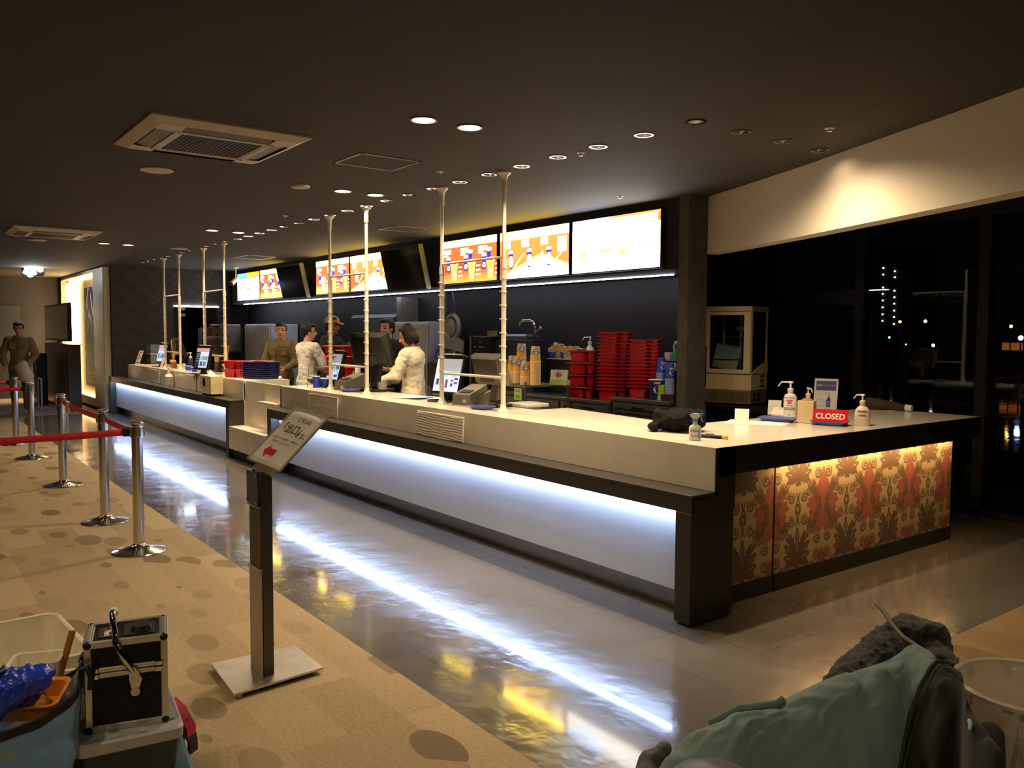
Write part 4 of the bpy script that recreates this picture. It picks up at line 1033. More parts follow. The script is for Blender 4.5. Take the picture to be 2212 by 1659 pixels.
def capsule(mb, p0, p1, r0, r1, n=14, flat=None):
    """tapered limb with round ends; flat = (axis vector, factor) squashes the section"""
    p0 = Vector(p0); p1 = Vector(p1); d = (p1 - p0); L = d.length
    d = d.normalized() if L > 1e-6 else Vector((0, 0, 1))
    up = d.orthogonal().normalized(); w = d.cross(up); rings = []
    prof = [(-r0 * math.cos(a), r0 * math.sin(a), 0) for a in (.02, .5, 1.0)] + [(0, r0, 0), (L, r1, 0)] + [(L + r1 * math.cos(a), r1 * math.sin(a), 0) for a in (1.0, .5, .02)]
    for (s, r, _) in prof:
        ring = []
        for k in range(n):
            a = 2 * PI * k / n; v = (up * math.cos(a) + w * math.sin(a)) * r
            if flat: ax = Vector(flat[0]).normalized(); v = v - ax * v.dot(ax) * (1 - flat[1])
            ring.append(p0 + d * s + v)
        rings.append(ring)
    mb.loft(rings)
# black crumpled sweater
c = onz(1450, 930, ZT); m = MB()
rnd = random.Random(3)
for (dx, dy, dz, a, b2, cc) in ((0, .02, .05, .13, .12, .055), (-.07, -.03, .07, .08, .08, .06), (.09, .04, .07, .1, .08, .05), (.18, .10, .05, .09, .1, .05), (.02, .1, .08, .12, .09, .055), (-.03, -.09, .04, .07, .05, .04), (.14, .0, .04, .07, .06, .04)):
    m.sphere((c.x + dx * .6, c.y + dy * .9, ZT + dz), a * .85, b2 * .85, cc * .9, 16, 10)
for k in range(7):
    a0 = rnd.uniform(0, 6.28); P = []
    for q in range(7):
        aa = a0 + q * .45; rr = .10 + .03 * math.sin(q + k)
        P.append((c.x + .04 + rr * math.cos(aa) * 1.25, c.y + .03 + rr * math.sin(aa) * 1.1, ZT + .07 + .05 * math.sin(q * .8 + k)))
    m.tube(P, .02, 8)
capsule(m, (c.x - .06, c.y - .12, ZT + .03), (c.x + .0, c.y - .15, ZT + .028), .028, .026)
sw = remesh_obj(m, 'sweater', mat('black_knit', (20, 18, 17), rough=.95, spec=.2, bump=(180, .3)), None, .008, 4, lambda p: .012 * fbm(p, 22) + .004 * fbm(p, 70))
sw.location.z += .004
tag(sw, 'crumpled black sweater lying on the white counter end', 'sweater')
# dark cloth bag at the far corner
p0 = onz(1880, 884, ZT); p1 = onz(1972, 889, ZT); m = MB()
capsule(m, (p0.x, p0.y - .02, ZT + .05), (p1.x - .05, p1.y - .03, ZT + .03), .055, .025)
t = thing('cloth_bundle', 'dark brown rolled cloth with white end at the far counter corner', 'cloth', (0, 0, 0))
remesh_obj(m, 'roll', mat('brown_cloth', (70, 52, 36), rough=.9), t, .008, 3, lambda p: .006 * fbm(p, 25))
m = MB(); m.cyl((p1.x - .045, p1.y - .03, ZT + .03), (p1.x + .005, p1.y - .025, ZT + .028), .028, .024, 16); m.build('white_end', M_paper, t, smooth=40)
# things on the far counter
M_clear = haze_plastic('clear_plastic', (235, 230, 220), .28, .1)
p = ony(365, 832, .10); t = thing('pump_bottle', 'clear pump bottle with white cap on the far black ledge', 'bottle', (p.x, .10, ZL), -.2)
m = MB(); m.lathe([(.055, 0), (.058, .006), (.058, .15), (.05, .175), (.02, .195), (.018, .21)], 24); m.build('bottle', M_clear, t, smooth=40)
m = MB(); m.lathe([(.06, .155), (.052, .18), (.022, .20), (.02, .235), (.012, .24)], 24); m.build('cap', M_pbot, t, smooth=40); pump_head(t, .21, 1.25, -.5, .075)
p = ony(449, 847, .02); t = thing('sanitizer_dispenser', 'cream automatic dispenser with small dark screen on the far ledge', 'dispenser', (p.x, .072, ZL + .001), .04)
m = MB(); m.prism([(-.17, -.07, .03), (.17, -.07, .03), (.17, .09, .03), (-.17, .09, .03)], (0, 0, .235)); m.build('body', mat('cream_plastic', (228, 208, 164), rough=.4), t)
m = MB(); m.box(-.13, -.076, .13, -.05, -.07, .235); m.build('screen', M_bez, t)
m = MB(); m.box(-.19, -.06, 0, -.12, .08, .075); m.box(-.1, -.05, 0, .12, .08, .03); m.build('foot', M_bez, t)
m = MB(); m.box(-.34, -.04, .09, -.17, .09, .27, 0, .01); m.build('side_tank', mat('cream_dull', (206, 190, 150), rough=.4), t)
m = MB(); m.grid(lambda u, v: ((u - .5) * .14 - .02, (v - .5) * .1, .266 + .07 * (1 - (2 * u - 1) ** 2) * (1 - (2 * v - 1) ** 2) + .01 * fbm((u * 4, v * 4, 1))), 12, 8); m.build('tissue', M_paper, t, smooth=60)
def leaflet(px, py, w, h, lab, cols, y=None):
    p = onz(px, py, ZT); t = thing('leaflet_stand', lab, 'leaflet stand', (p.x, p.y, ZT), .25); T = Matrix.Rotation(math.radians(-20), 4, 'X')
    def fn(U, V):
        C = np.zeros(U.shape + (3,)); C[:] = linv([226, 216, 200])
        for (a, b, c, d, k) in cols: C[(U > a) & (U < b) & (V > c) & (V < d)] = linv(k)
        return C
    raster('printed_sheet', w, h, 30, 30, fn, MATS['print_paper'], t, T @ Matrix.Translation((0, -.002, 0)))
    m = MB(); m.M = T; m.box(-w / 2, 0, 0, w / 2, .004, h); m.M = Matrix.Identity(4); m.box(-w / 2, -.01, 0, w / 2, .12, .004); m.build('holder', M_paper, t)
leaflet(296, 787, .15, .27, 'printed leaflet stand at the far left end of the white counter', ((.1, .9, .82, .92, (190, 120, 100)), (.15, .4, .6, .75, (120, 90, 60)), (.5, .85, .4, .62, (110, 110, 180)), (.1, .45, .3, .5, (140, 120, 130)), (.05, .9, .08, .2, (90, 80, 140))))
leaflet(428, 808, .08, .25, 'plain white slanted card in front of the far black and white display', ())
leaflet(347, 796, .08, .19, 'plain white slanted card in front of the leftmost display', ())
# glass showcase at far left end of the counter
p = onz(312, 784, ZT); t = thing('glass_case', 'small frosted glass case at the far left end of the counter', 'glass case', (p.x - .1, p.y + .17, ZT))
m = MB(); m.box(-.3, -.1, 0, .3, .1, .17); m.build('lower_box', mat('case_grey', (150, 148, 140), rough=.3), t)
m = MB(); m.box(-.3, -.1, .175, .3, -.095, .36); m.box(-.3, .095, .175, .3, .1, .36); m.box(-.3, -.1, .175, -.295, .1, .36); m.box(.295, -.1, .175, .3, .1, .36); m.build('glass_top', haze_plastic('case_glass', (170, 190, 190), .3, .1), t)
m = MB(); m.box(-.31, -.11, .165, .31, .11, .178); m.build('shelf_edge', M_paper, t)
# straw holders and bottles at the far displays
M_amber = mat('amber_plastic', (170, 92, 36), rough=.3); M_straw = mat('straw_orange', (226, 160, 70), rough=.5)
def straw_pot(px, py, lab):
    p = onz(px, py, ZT); t = thing('straw_pot', lab, 'straw pot', (p.x, p.y, ZT))
    m = MB(); m.lathe([(.05, 0), (.05, .10)], 20); m.build('pot', M_amber, t, smooth=40)
    m = MB(); m.box(-.03, -.055, .10, .06, .03, .14, 0, .008); m.build('lid', mat('straw_lid', (230, 200, 130), rough=.5), t)
    m = MB(); m.lathe([(.008, .1), (.02, .16), (.035, .24)], 12); m.build('funnel', mat('gold_plastic', (214, 160, 40), rough=.35), t, smooth=40)
    for k in range(5):
        m = MB(); a = k * 1.3; m.cyl((.012 * math.cos(a), .012 * math.sin(a), .2), (.05 * math.cos(a), .04 * math.sin(a), .40 + .02 * k), .0055, n=8); m.build('straw', M_straw, t, smooth=60)
straw_pot(375, 795, 'straw pot with orange straws between the two far displays')
straw_pot(489, 806, 'straw pot with straws at the foot of the far right pole')
def cup_small(px, py, lab, m1, r=.035, h=.1, y=None, z=ZT):
    p = onz(px, py, z) if y is None else ony(px, py, y); t = thing('paper_cup', lab, 'cup', (p.x, p.y, z))
    m = MB(); m.lathe([(r * .74, 0), (r, h), (r * .94, h - .002), (r * .7, .004)], 24); m.build('cup', m1, t, smooth=40)
    m = MB(); m.lathe([(r, h - .003), (r + .003, h), (r, h + .003), (r - .003, h)], 24, caps=False); m.build('rim', M_paper, t, smooth=40); return t
M_cupblue = mat('cup_blue', (36, 66, 190), rough=.4)
cup_small(683, 837, 'blue paper cup with white rim at the counter corner, leftmost of the small cups', M_cupblue, .042, .125)
cup_small(694, 836, 'blue paper cup half hidden behind the left edge of the second display', M_cupblue, .04, .10)
cup_small(704, 837, 'blue paper cup in front of the second display foot', M_cupblue, .045, .10)
cup_small(407, 800, 'blue tub in front of the black and white display', M_cupblue, .05, .07)
cup_small(420, 803, 'second blue tub in front of the black and white display, nearer the white card', M_cupblue, .05, .07)
cup_small(387, 797, 'small white cup left of the blue tubs on the far counter', M_paper, .035, .08)
cup_small(397, 797, 'small white cup touching the blue tubs on the far counter', M_paper, .035, .085)
t = thing('pump_bottle', 'blue capped syrup bottle behind the blue tubs on the far counter', 'bottle', onz(412, 797, ZT)); 
m = MB(); m.lathe([(.045, 0), (.045, .15), (.02, .18)], 20); m.build('bottle', mat('syrup_navy', (34, 38, 92), rough=.3), t, smooth=40); pump_head(t, .175, 1.4, .2, .06)
t = thing('syrup_jug', 'amber syrup jug behind the black and white display', 'jug', onz(452, 801, ZT) + Vector((.0, .18, 0)))
m = MB(); m.lathe([(.09, 0), (.09, .14), (.075, .17), (.06, .20)], 24); m.build('jug', mat('jug_brown', (92, 52, 34), rough=.3), t, smooth=40)
m = MB(); m.lathe([(.092, .14), (.092, .26), (.07, .28)], 24); m.build('label_band', mat('jug_tan', (176, 140, 84), rough=.5), t, smooth=40)
m = MB(); m.tube([(-.07, 0, .25), (-.06, 0, .42), (.06, 0, .42), (.07, 0, .25)], .012, 8); m.build('handle', mat('jug_pink', (190, 140, 120), rough=.4), t, smooth=50)
# wire holder
p = onz(664, 836, ZT); t = thing('wire_holder', 'thin black wire holder standing at the inner counter corner', 'holder', p)
m = MB()
for x in (0, .16): m.tube([(x, 0, 0), (x, .02, .24), (x - .02, .03, .25)], .003, 6)
m.tube([(0, .01, .12), (.16, .01, .12)], .003, 6); m.build('wire', M_black, t, smooth=60)
p = onz(826, 846, ZT); t = thing('clear_cup', 'clear plastic measuring cup on the counter in front of the white shirt', 'cup', p)
m = MB(); m.lathe([(.046, 0), (.046, .10)], 24, caps=False); m.lathe([(0, .002), (.046, .002)], 24, caps=False); m.build('cup', M_clear, t, smooth=40)
t = thing('clear_cup', 'small clear cup with blue rim beside the bright white pole', 'cup', onz(804, 844, ZT))
m = MB(); m.lathe([(.034, 0), (.04, .085)], 24, caps=False); m.build('cup', M_clear, t, smooth=40); m = MB(); m.lathe([(.04, .083), (.042, .09), (.039, .09)], 24, caps=False); m.build('rim', mat('rim_blue', (90, 140, 190), rough=.3), t)
m = MB(); m.box(-3.0, .80, ZT, -2.345, 1.1, ZT + .03); 
p = onz(1132, 878, ZT); m = MB(); m.box(p.x - .12, p.y - .08, 0, p.x + .14, p.y + .16, .03, 0, .004); o = m.build('chopping_board', M_quartz); o.location.z = ZT; tag(o, 'flat white board lying on the counter right of the nearest pole foot', 'board')
# ------------------------------------------------------------------ red carrier trays and dark blue trays
M_redtray = mat('red_tray', (190, 22, 30), rough=.22, spec=.5, nz=(4, .05))
def rrect(a, b, r, z, n=4, cx=0, cy=0):
    out = []
    for (sx, sy, a0) in ((1, 1, 0), (-1, 1, 90), (-1, -1, 180), (1, -1, 270)):
        for k in range(n + 1):
            t = math.radians(a0 + 90 * k / n); out.append((cx + sx * (a - r) + r * math.cos(t), cy + sy * (b - r) + r * math.sin(t), z))
    return out
def plate_with_holes(name, outer, holes, z, material, parent):
    bm = bmesh.new(); es = []
    for lp in [outer] + holes:
        vs = [bm.verts.new((p[0], p[1], z)) for p in lp]; es += [bm.edges.new((vs[i], vs[(i + 1) % len(vs)])) for i in range(len(vs))]
    bmesh.ops.triangle_fill(bm, use_beauty=True, edges=es); me = bpy.data.meshes.new(name); bm.to_mesh(me); bm.free(); me.materials.append(material)
    o = bpy.data.objects.new(name, me); COL.objects.link(o); o.parent = parent; return o
def make_red(lab, w=.33, d=.2, h=.115):
    t = thing('carrier_tray', lab, 'tray')
    a, b = w / 2, d / 2
    m = MB(); m.loft([rrect(a - .02, b - .02, .03, h - .008), rrect(a, b, .035, h - .004), rrect(a + .003, b + .003, .036, h - .010), rrect(a, b, .035, h - .016), rrect(a - .006, b - .006, .033, h - .012)], caps=False); m.build('rim', M_redtray, t, smooth=40)
    plate_with_holes('deck', rrect(a - .019, b - .019, .03, 0), [rrect(.095, .078, .03, 0, cx=-.048), rrect(.047, .072, .025, 0, cx=.101)], h - .008, M_redtray, t)
    m = MB(); m.loft([rrect(.083, .066, .03, 0, cx=-.048), rrect(.095, .078, .03, h - .008, cx=-.048)], caps=False); m.add(rrect(.083, .066, .03, 0, cx=-.048), [list(range(20))]); m.build('cup_well', M_redtray, t, smooth=40)
    m = MB(); m.loft([rrect(.035, .060, .022, 0, cx=.101), rrect(.047, .072, .025, h - .008, cx=.101)], caps=False); m.add(rrect(.035, .060, .022, 0, cx=.101), [list(range(20))]); m.build('cup_well', M_redtray, t, smooth=40)
    return t
ZB = .92                                      # kitchen bench height
red0 = make_red('red carrier tray'); first_red = [True]
def red_at(x, y, z, rz, lab, group, rot=None):
    if first_red[0]:
        first_red[0] = False; red0.location = (x, y, z); red0.rotation_euler = rot or (0, 0, rz); red0['label'] = lab; red0['group'] = group; return red0
    return dup(red0, (x, y, z), rz, lab, group, rot)
def red_stack(x, y, z, n, pitch, rz, where, group, lean=0.0):
    for k in range(n):
        j = n - 1 - k
        red_at(x + .0009 * math.sin(k * 2.1) + lean * k, y + .0008 * math.cos(k * 1.7), z + k * pitch, rz + .006 * math.sin(k * 1.3), 'red carrier tray, %s in the %s' % (nth(j), where), group, rot=(0, 0, rz + .006 * math.sin(k * 1.3)) if k < n - 1 else (0, -.012 if lean else 0, rz))
red_stack(-3.13, 2.43, ZB, 17, .0355, .55, 'tallest red stack', 'tallest stack of red trays', .0016)
red_stack(-2.73, 2.46, ZB + .05, 14, .0345, .55, 'red stack right of the tallest', 'right stack of red trays')
for k in range(3):
    red_at(-3.55 + .01 * k, 2.385, ZB + k * .125, .42 + (k % 2) * .06, 'red carrier tray, %s in the short wide stack beside the tallest' % nth(2 - k), 'short stack of red trays')
p = ony(1265, 770, 2.5); red_at(-3.50, 2.37, ZB + .376, .4, 'red carrier tray on top of the short stack, half hidden by the tallest stack', 'short stack of red trays')
for k in range(2):
    for j, px in enumerate((500, 513)):
        p = onz(px, 815 + j, ZT); red_at(p.x + .10 * j, p.y + .05 + .24 * j, ZT + .1155 * k, .5, ['lower', 'upper'][k] + ' red carrier tray on the %s, beside the dark blue trays' % ['left', 'right'][j], 'red trays on the far counter')
p = ony(736, 838, .70)
for k in range(4): red_at(p.x - .035 * k, p.y - .01 + .01 * k, ZT + .1185 * k, .4 + .1 * (k % 2), ['lowest', 'second lowest', 'third', 'uppermost'][k] + ' red carrier tray in the stack behind the second display', 'red trays behind the second display')
# dark blue flat trays
M_nav = mat('navy_tray', (50, 54, 112), rough=.4, spec=.4)
bt = thing('serving_tray', 'x', 'tray', group='stack of dark blue trays')
m = MB(); m.loft([rrect(.205, .13, .03, 0), rrect(.225, .15, .035, .024), rrect(.232, .157, .037, .026), rrect(.232, .157, .037, .030), rrect(.222, .147, .035, .029), rrect(.2, .125, .03, .004)]); m.build('tray_body', M_nav, bt, smooth=35)
m = MB(); m.box(-.226, -.04, .012, -.218, .04, .022); m.box(.218, -.04, .012, .226, .04, .022); m.build('grip', mat('navy_grip', (36, 40, 90), rough=.5), bt)
p = onz(556, 818, ZT)
for k in range(8):
    o = bt if k == 0 else copy_tree(bt); o.location = (p.x, p.y + .05, ZT + .0275 * k); o.rotation_euler = (0, 0, .35 + .012 * math.sin(k * 3)); o['label'] = 'dark blue serving tray, %s in the stack at the counter gap' % nth(7 - k)
m = MB(); m.sphere((0, 0, .022), .028, .022, .022, 12, 8); o = m.build('hand_towel', M_paper, smooth=60); o.location = (-7.55, .70, ZT); tag(o, 'small white folded towel right of the dark blue trays', 'towel')

# ------------------------------------------------------------------ kitchen benches
M_steel2 = mat('kitchen_steel', (150, 148, 144), rough=.35, metal=1, nz=(6, .1))
def bench(x0, x1, y0, y1, z, lab, doors=0, vents=False, ctrl=True):
    t = thing('steel_bench_unit', lab, 'bench', ((x0 + x1) / 2, (y0 + y1) / 2, 0)); w = (x1 - x0) / 2; d = (y1 - y0) / 2
    m = MB(); m.box(-w, -d, z - .035, w, d, z, 0, .004); m.build('worktop', M_steel2, t)
    m = MB(); m.box(-w + .01, -d + .02, .1, w - .01, d, z - .035); m.build('cabinet', mat('bench_grey', (96, 92, 86), rough=.4, metal=.6), t)
    m = MB(); m.box(-w + .03, -d + .05, 0, w - .03, d, .1); m.build('plinth', M_black, t)
    x = -w + .02
    if ctrl:
        m = MB(); m.box(x, -d + .004, z - .2, x + .15, -d + .02, z - .04); c = m.build('control_panel', mat('panel_grey', (110, 106, 98), rough=.4), t)
        m = MB(); m.box(x + .05, -d, z - .15, x + .11, -d + .006, z - .085); m.build('thermostat', M_bez, c); x += .17
    n = max(1, int((w - x) / .55)); s = (w - .02 - x) / n
    for k in range(n):
        m = MB(); m.box(x + k * s + .008, -d, .14, x + (k + 1) * s - .008, -d + .02, z - .05, 0, .003); dr = m.build('door', M_steel2 if not vents or k else MATS['bench_grey'], t)
        m = MB(); m.box(x + (k + .5) * s - .08, -d - .018, z - .09, x + (k + .5) * s + .08, -d, z - .075); m.build('handle', M_chrome, dr)
        if vents and k == 0:
            m = MB()
            for q in range(9): m.box(x + .04, -d - .003, z - .12 - q * .04, x + s - .04, -d + .001, z - .10 - q * .04)
            m.build('vent_slots', M_black, dr)
    return t
bench(-3.72, -2.96, 2.22, 2.74, ZB, 'steel bench with rounded front edge carrying the left red tray stacks')
bench(-2.95, -2.19, 2.22, 2.74, ZB + .05, 'steel refrigerated bench with dark vents under the right red tray stack', vents=True, ctrl=False)
bench(-5.2, -3.74, 2.25, 2.74, ZB - .0, 'long dark steel bench under the popcorn display box', ctrl=False)
bench(-9.8, -7.45, 2.25, 2.74, ZB - .02, 'steel bench behind the people', ctrl=False)

# island with wire shelf carrying popcorn cups
t = thing('wire_rack', 'chrome wire rack table holding the stacks of popcorn cups', 'rack', (-3.43, 1.57, 0))
m = MB(); m.box(-.42, -.28, .82, .62, .28, .855, 0, .004); m.box(-.40, -.26, .1, .6, .26, .82); m.build('cabinet', mat('dark_steel', (70, 70, 66), rough=.35, metal=.7), t)
for x in (-.4, .3):
    for y in (-.26, .26):
        m = MB(); m.cyl((x, y, .855), (x, y, 1.13), .011, n=10); m.build('post', M_steel2, t, smooth=50)
m = MB()
for k in range(9): m.cyl((-.42, -.26 + k * .065, 1.088), (.32, -.26 + k * .065, 1.088), .004, n=6)
for k in range(14): m.cyl((-.41 + k * .056, -.27, 1.084), (-.41 + k * .056, .27, 1.084), .003, n=6)
m.box(-.42, -.275, 1.078, .32, -.268, 1.096); m.build('wire_shelf', M_steel2, t, smooth=50)
ZS = 1.094

def popcorn_mat():
    m = mat('popcorn_print', (240, 200, 120), rough=.5); nt = m.node_tree; L = nt.links; b = nt.nodes['Principled BSDF']
    tc = nt.nodes.new('ShaderNodeTexCoord'); sp = nt.nodes.new('ShaderNodeSeparateXYZ'); L.new(tc.outputs['Object'], sp.inputs[0])
    v = nt.nodes.new('ShaderNodeTexVoronoi'); v.inputs['Scale'].default_value = 95; L.new(tc.outputs['Object'], v.inputs['Vector'])
    r = nt.nodes.new('ShaderNodeValToRGB'); r.color_ramp.elements[0].position = .18; r.color_ramp.elements[0].color = (*lin((246, 236, 206)), 1)
    r.color_ramp.elements[1].position = .62; r.color_ramp.elements[1].color = (*lin((120, 96, 70)), 1); L.new(v.outputs['Distance'], r.inputs[0])
    n = nt.nodes.new('ShaderNodeTexNoise'); n.inputs['Scale'].default_value = 30; L.new(tc.outputs['Object'], n.inputs['Vector'])
    a = nt.nodes.new('ShaderNodeMath'); a.operation = 'MULTIPLY_ADD'; a.inputs[1].default_value = .05; L.new(n.outputs['Fac'], a.inputs[0]); L.new(sp.outputs[2], a.inputs[2])
    g = nt.nodes.new('ShaderNodeMath'); g.operation = 'GREATER_THAN'; g.inputs[1].default_value = .092; L.new(a.outputs[0], g.inputs[0])
    mx = nt.nodes.new('ShaderNodeMix'); mx.data_type = 'RGBA'; mx.inputs[6].default_value = (*lin((226, 160, 52)), 1); L.new(g.outputs[0], mx.inputs[0]); L.new(r.outputs[0], mx.inputs[7]); L.new(mx.outputs[2], b.inputs['Base Color'])
    return m
M_pop = popcorn_mat(); M_cream = mat('cup_cream', (232, 200, 160), rough=.55); M_badge = mat('badge_white', (226, 226, 232), rough=.5); M_badge2 = mat('badge_edge', (104, 70, 50), rough=.5)
def cup_inverted(name, lab, h, rt, rb, mbody, mrim, group):
    """paper cup stood mouth down: narrow end up"""
    t = thing(name, lab, 'cup', group=group)
    m = MB(); m.lathe([(rb, .003), (rt, h - .003), (rt - .001, h), (rt - .004, h - .003), (0, h - .004)], 28, caps=False); m.build('cup_wall', mbody, t, smooth=40)
    m = MB(); m.lathe([(rb + .0003, .0005), (rb + .003, .002), (rb + .003, .005), (rb + .0003, .007)], 28, caps=False); m.build('rim', mrim, t, smooth=40)
    return t
def cup_stack(x, y, z, n, pitch, h, rt, rb, mbody, mrim, where, group, badge, name='paper_cup', kind='popcorn cup'):
    base = None
    for k in range(n):
        j = n - 1 - k
        if base is None: o = base = cup_inverted(name, 'x', h, rt, rb, mbody, mrim, group)
        else: o = copy_tree(base)
        o.location = (x, y, z + k * pitch); o['label'] = 'upturned %s, %s in the %s' % (kind, nth(j), where)
        if k == n - 1: badge(o, h, rt, rb)
FACE = math.atan2(-3.416 - 1.57, 2.933 + 3.43)   # the printed side of the cups is turned to the customers
def wrap(m, r0, r1, h, a0, a1, z0, z1, mi, off):
    def fn(u, v):
        a = FACE + a0 + (a1 - a0) * u; z = z0 + (z1 - z0) * v; r = r0 + (r1 - r0) * z / h + off
        return (r * math.cos(a), r * math.sin(a), z)
    m.grid(fn, 8, 4, mi)
def blob(m, r0, r1, h, ac, zc, ra, rz, mi, off):
    n = 22; vs = []; 
    for k in range(n):
        th = 2 * PI * k / n; rr = 1 + .16 * math.cos(5 * th); a = FACE + ac + ra * rr * math.cos(th); z = zc + rz * rr * math.sin(th); r = r0 + (r1 - r0) * z / h + off
        vs.append((r * math.cos(a), r * math.sin(a), z))
    m.add(vs, [list(range(n))], mi)
def word(o, body, size, r0, r1, h, ac, zc, material, off, name='lettering'):
    """letters bent round the cup"""
    cu = bpy.data.curves.new(name, 'FONT'); cu.body = body; cu.size = size; cu.align_x = 'CENTER'; cu.align_y = 'CENTER'; cu.offset = size * .03; cu.resolution_u = 2
    tt = bpy.data.objects.new(name, cu); COL.objects.link(tt); dg = bpy.context.evaluated_depsgraph_get()
    me = bpy.data.meshes.new_from_object(tt.evaluated_get(dg)); bpy.data.objects.remove(tt)
    for v in me.vertices:
        z = zc + v.co.y; r = r0 + (r1 - r0) * z / h + off; a = FACE + ac + v.co.x / r
        v.co = (r * math.cos(a), r * math.sin(a), z)
    me.materials.clear(); me.materials.append(material); w = bpy.data.objects.new(name, me); COL.objects.link(w); w.parent = o
def pop_badge(o, h, rt, rb):
    m = MB(); blob(m, rb, rt, h, .12, .072, .52, .027, 1, .0008); blob(m, rb, rt, h, .12, .072, .45, .022, 0, .0014); m.build('printed_badge', [M_badge, M_badge2], o)
    word(o, 'Pop', .030, rb, rt, h, .12, .071, M_navy, .002)
G = 'upturned popcorn cups on the wire rack'
def pc(px, dy): p = ony(px, 829, 1.57 + dy); return p.x, 1.57 + dy
x, y = pc(1156, -.10); cup_stack(x, y, ZS, 25, .0092, .145, .041, .049, M_pop, M_cream, 'right hand popcorn tower', G, pop_badge)
x, y = pc(1134.5, -.16); cup_stack(x, y, ZS, 9, .0092, .145, .041, .049, M_pop, M_cream, 'short front stack on the rack', G, pop_badge)
x, y = pc(1126, .10); cup_stack(x, y, ZS, 27, .0092, .145, .041, .049, M_pop, M_cream, 'tall tower behind the short stack', G, pop_badge)
x, y = pc(1107, -.02); cup_stack(x, y, ZS, 14, .0092, .145, .041, .049, M_pop, M_cream, 'stack beside the nearest pole', G, pop_badge)
x, y = pc(1119, -.06); cup_stack(x, y, ZS, 13, .0092, .145, .041, .049, M_pop, M_cream, 'stack second from the nearest pole', G, pop_badge)
# green snack box on the rack
t = thing('snack_box', 'pale box with food picture lying on the wire rack right of the popcorn cups', 'box', (-3.10, 1.70, ZS), .4)
m = MB(); m.box(-.085, -.05, 0, .085, .05, .045); m.build('lower_box', mat('box_green', (170, 196, 110), rough=.5), t)
def foodpic(U, V):
    C = np.zeros(U.shape + (3,)); C[:] = linv([196, 196, 180]); s = ((U - .5) / .34) ** 2 + ((V - .5) / .34) ** 2; C[s < 1] = linv([210, 200, 180]); C[s < .5] = linv([176, 130, 70]); C[(s < .3) & (np.sin(U * 30) > .2)] = linv([90, 60, 40]); return C
T = Matrix.Translation((0, -.04, .047)) @ Matrix.Rotation(math.radians(-12), 4, 'X')
raster('picture', .17, .10, 20, 14, foodpic, MATS['print_paper'], t, T)
m = MB(); m.M = T; m.box(-.085, .001, 0, .085, .03, .10); m.build('upper_box', mat('box_pale', (188, 196, 186), rough=.5), t)
t = thing('price_card', 'light green leaf shaped card hanging under the wire rack', 'card', (-3.21, 1.285, .96)); m = MB(); m.box(-.055, -.003, 0, .055, 0, .11); m.build('sheet', mat('card_green', (164, 184, 104), rough=.5), t)
m = MB(); m.M = Matrix.Translation((0, -.004, .035)); m.sphere((0, 0, 0), .035, .001, .022, 16, 8); m.build('leaf', mat('leaf_green', (120, 150, 70), rough=.5), t)
text('lettering', 'THIN', .03, M_black, t, Matrix.Translation((0, -.0035, .085)) @ Matrix.Rotation(PI / 2, 4, 'X'), .0002)
# plastic bottle lying on the rack table
t = thing('water_bottle', 'clear plastic bottle lying on its side under the popcorn cups', 'bottle', (-3.25, 1.42, .90), .5)
m = MB(); m.M = Matrix.Rotation(PI / 2, 4, 'Y'); m.lathe([(.012, -.16), (.014, -.13), (.04, -.08), (.044, -.04), (.042, 0), (.044, .05), (.044, .12), (.03, .14)], 24); m.build('bottle', haze_plastic('pet', (190, 196, 196), .35, .08), t, smooth=50)
m = MB(); m.M = Matrix.Rotation(PI / 2, 4, 'Y'); m.lathe([(.016, -.175), (.016, -.155)], 16); m.build('cap', M_paper, t)

# ------------------------------------------------------------------ popcorn display box at the back
t = thing('display_box', 'black display box at the back holding the sample popcorn tubs', 'display box', (-3.93, 2.635, ZB))
m = MB(); m.box(-.37, -.10, 0, .45, .10, .375); m.build('box', M_black, t)
m = MB(); m.box(-.38, -.105, .375, .46, .105, .385); m.build('top_board', mat('board_pale', (196, 190, 170), rough=.5), t)
ZD = ZB + .386
M_yel = mat('tub_yellow', (226, 196, 60), rough=.45)
def tub(x, y, r0, r1, h, lab, card_label=True, col=M_yel):
    t = thing('popcorn_tub', lab, 'tub', (x, y, ZD))
    m = MB(); m.lathe([(r0, 0), (r1, h), (r1 - .003, h - .001), (r0 - .003, .004)], 28); m.build('tub_wall', col, t, smooth=40)
    m = MB()
    m.lathe([(r0 + .0006, .002), (r0 + (r1 - r0) * .4 + .0008, h * .4)], 28, caps=False); m.build('popcorn_band', MATS['popcorn_speckle'], t, smooth=40)
    m = MB(); rr = random.Random(int(x * 1000))
    for k in range(46):
        a = rr.uniform(0, 6.28); q = r1 * .85 * math.sqrt(rr.random()); m.sphere((q * math.cos(a), q * math.sin(a), h + .012 * (1 - q / r1) + rr.uniform(-.003, .008)), rr.uniform(.008, .014), n=6, m=4)
    o = m.build('popcorn', MATS['popcorn_speckle'], t, smooth=60); o['kind'] = 'stuff'
    m = MB(); blob(m, r0, r1, h, -.5, h * .62, .42, h * .19, 1, .001); blob(m, r0, r1, h, -.5, h * .62, .34, h * .15, 0, .002); m.build('printed_badge', [M_badge, M_badge2], t)
    word(t, 'Pop', h * .2, r0, r1, h, -.5, h * .61, M_navy, .0026)
    return t
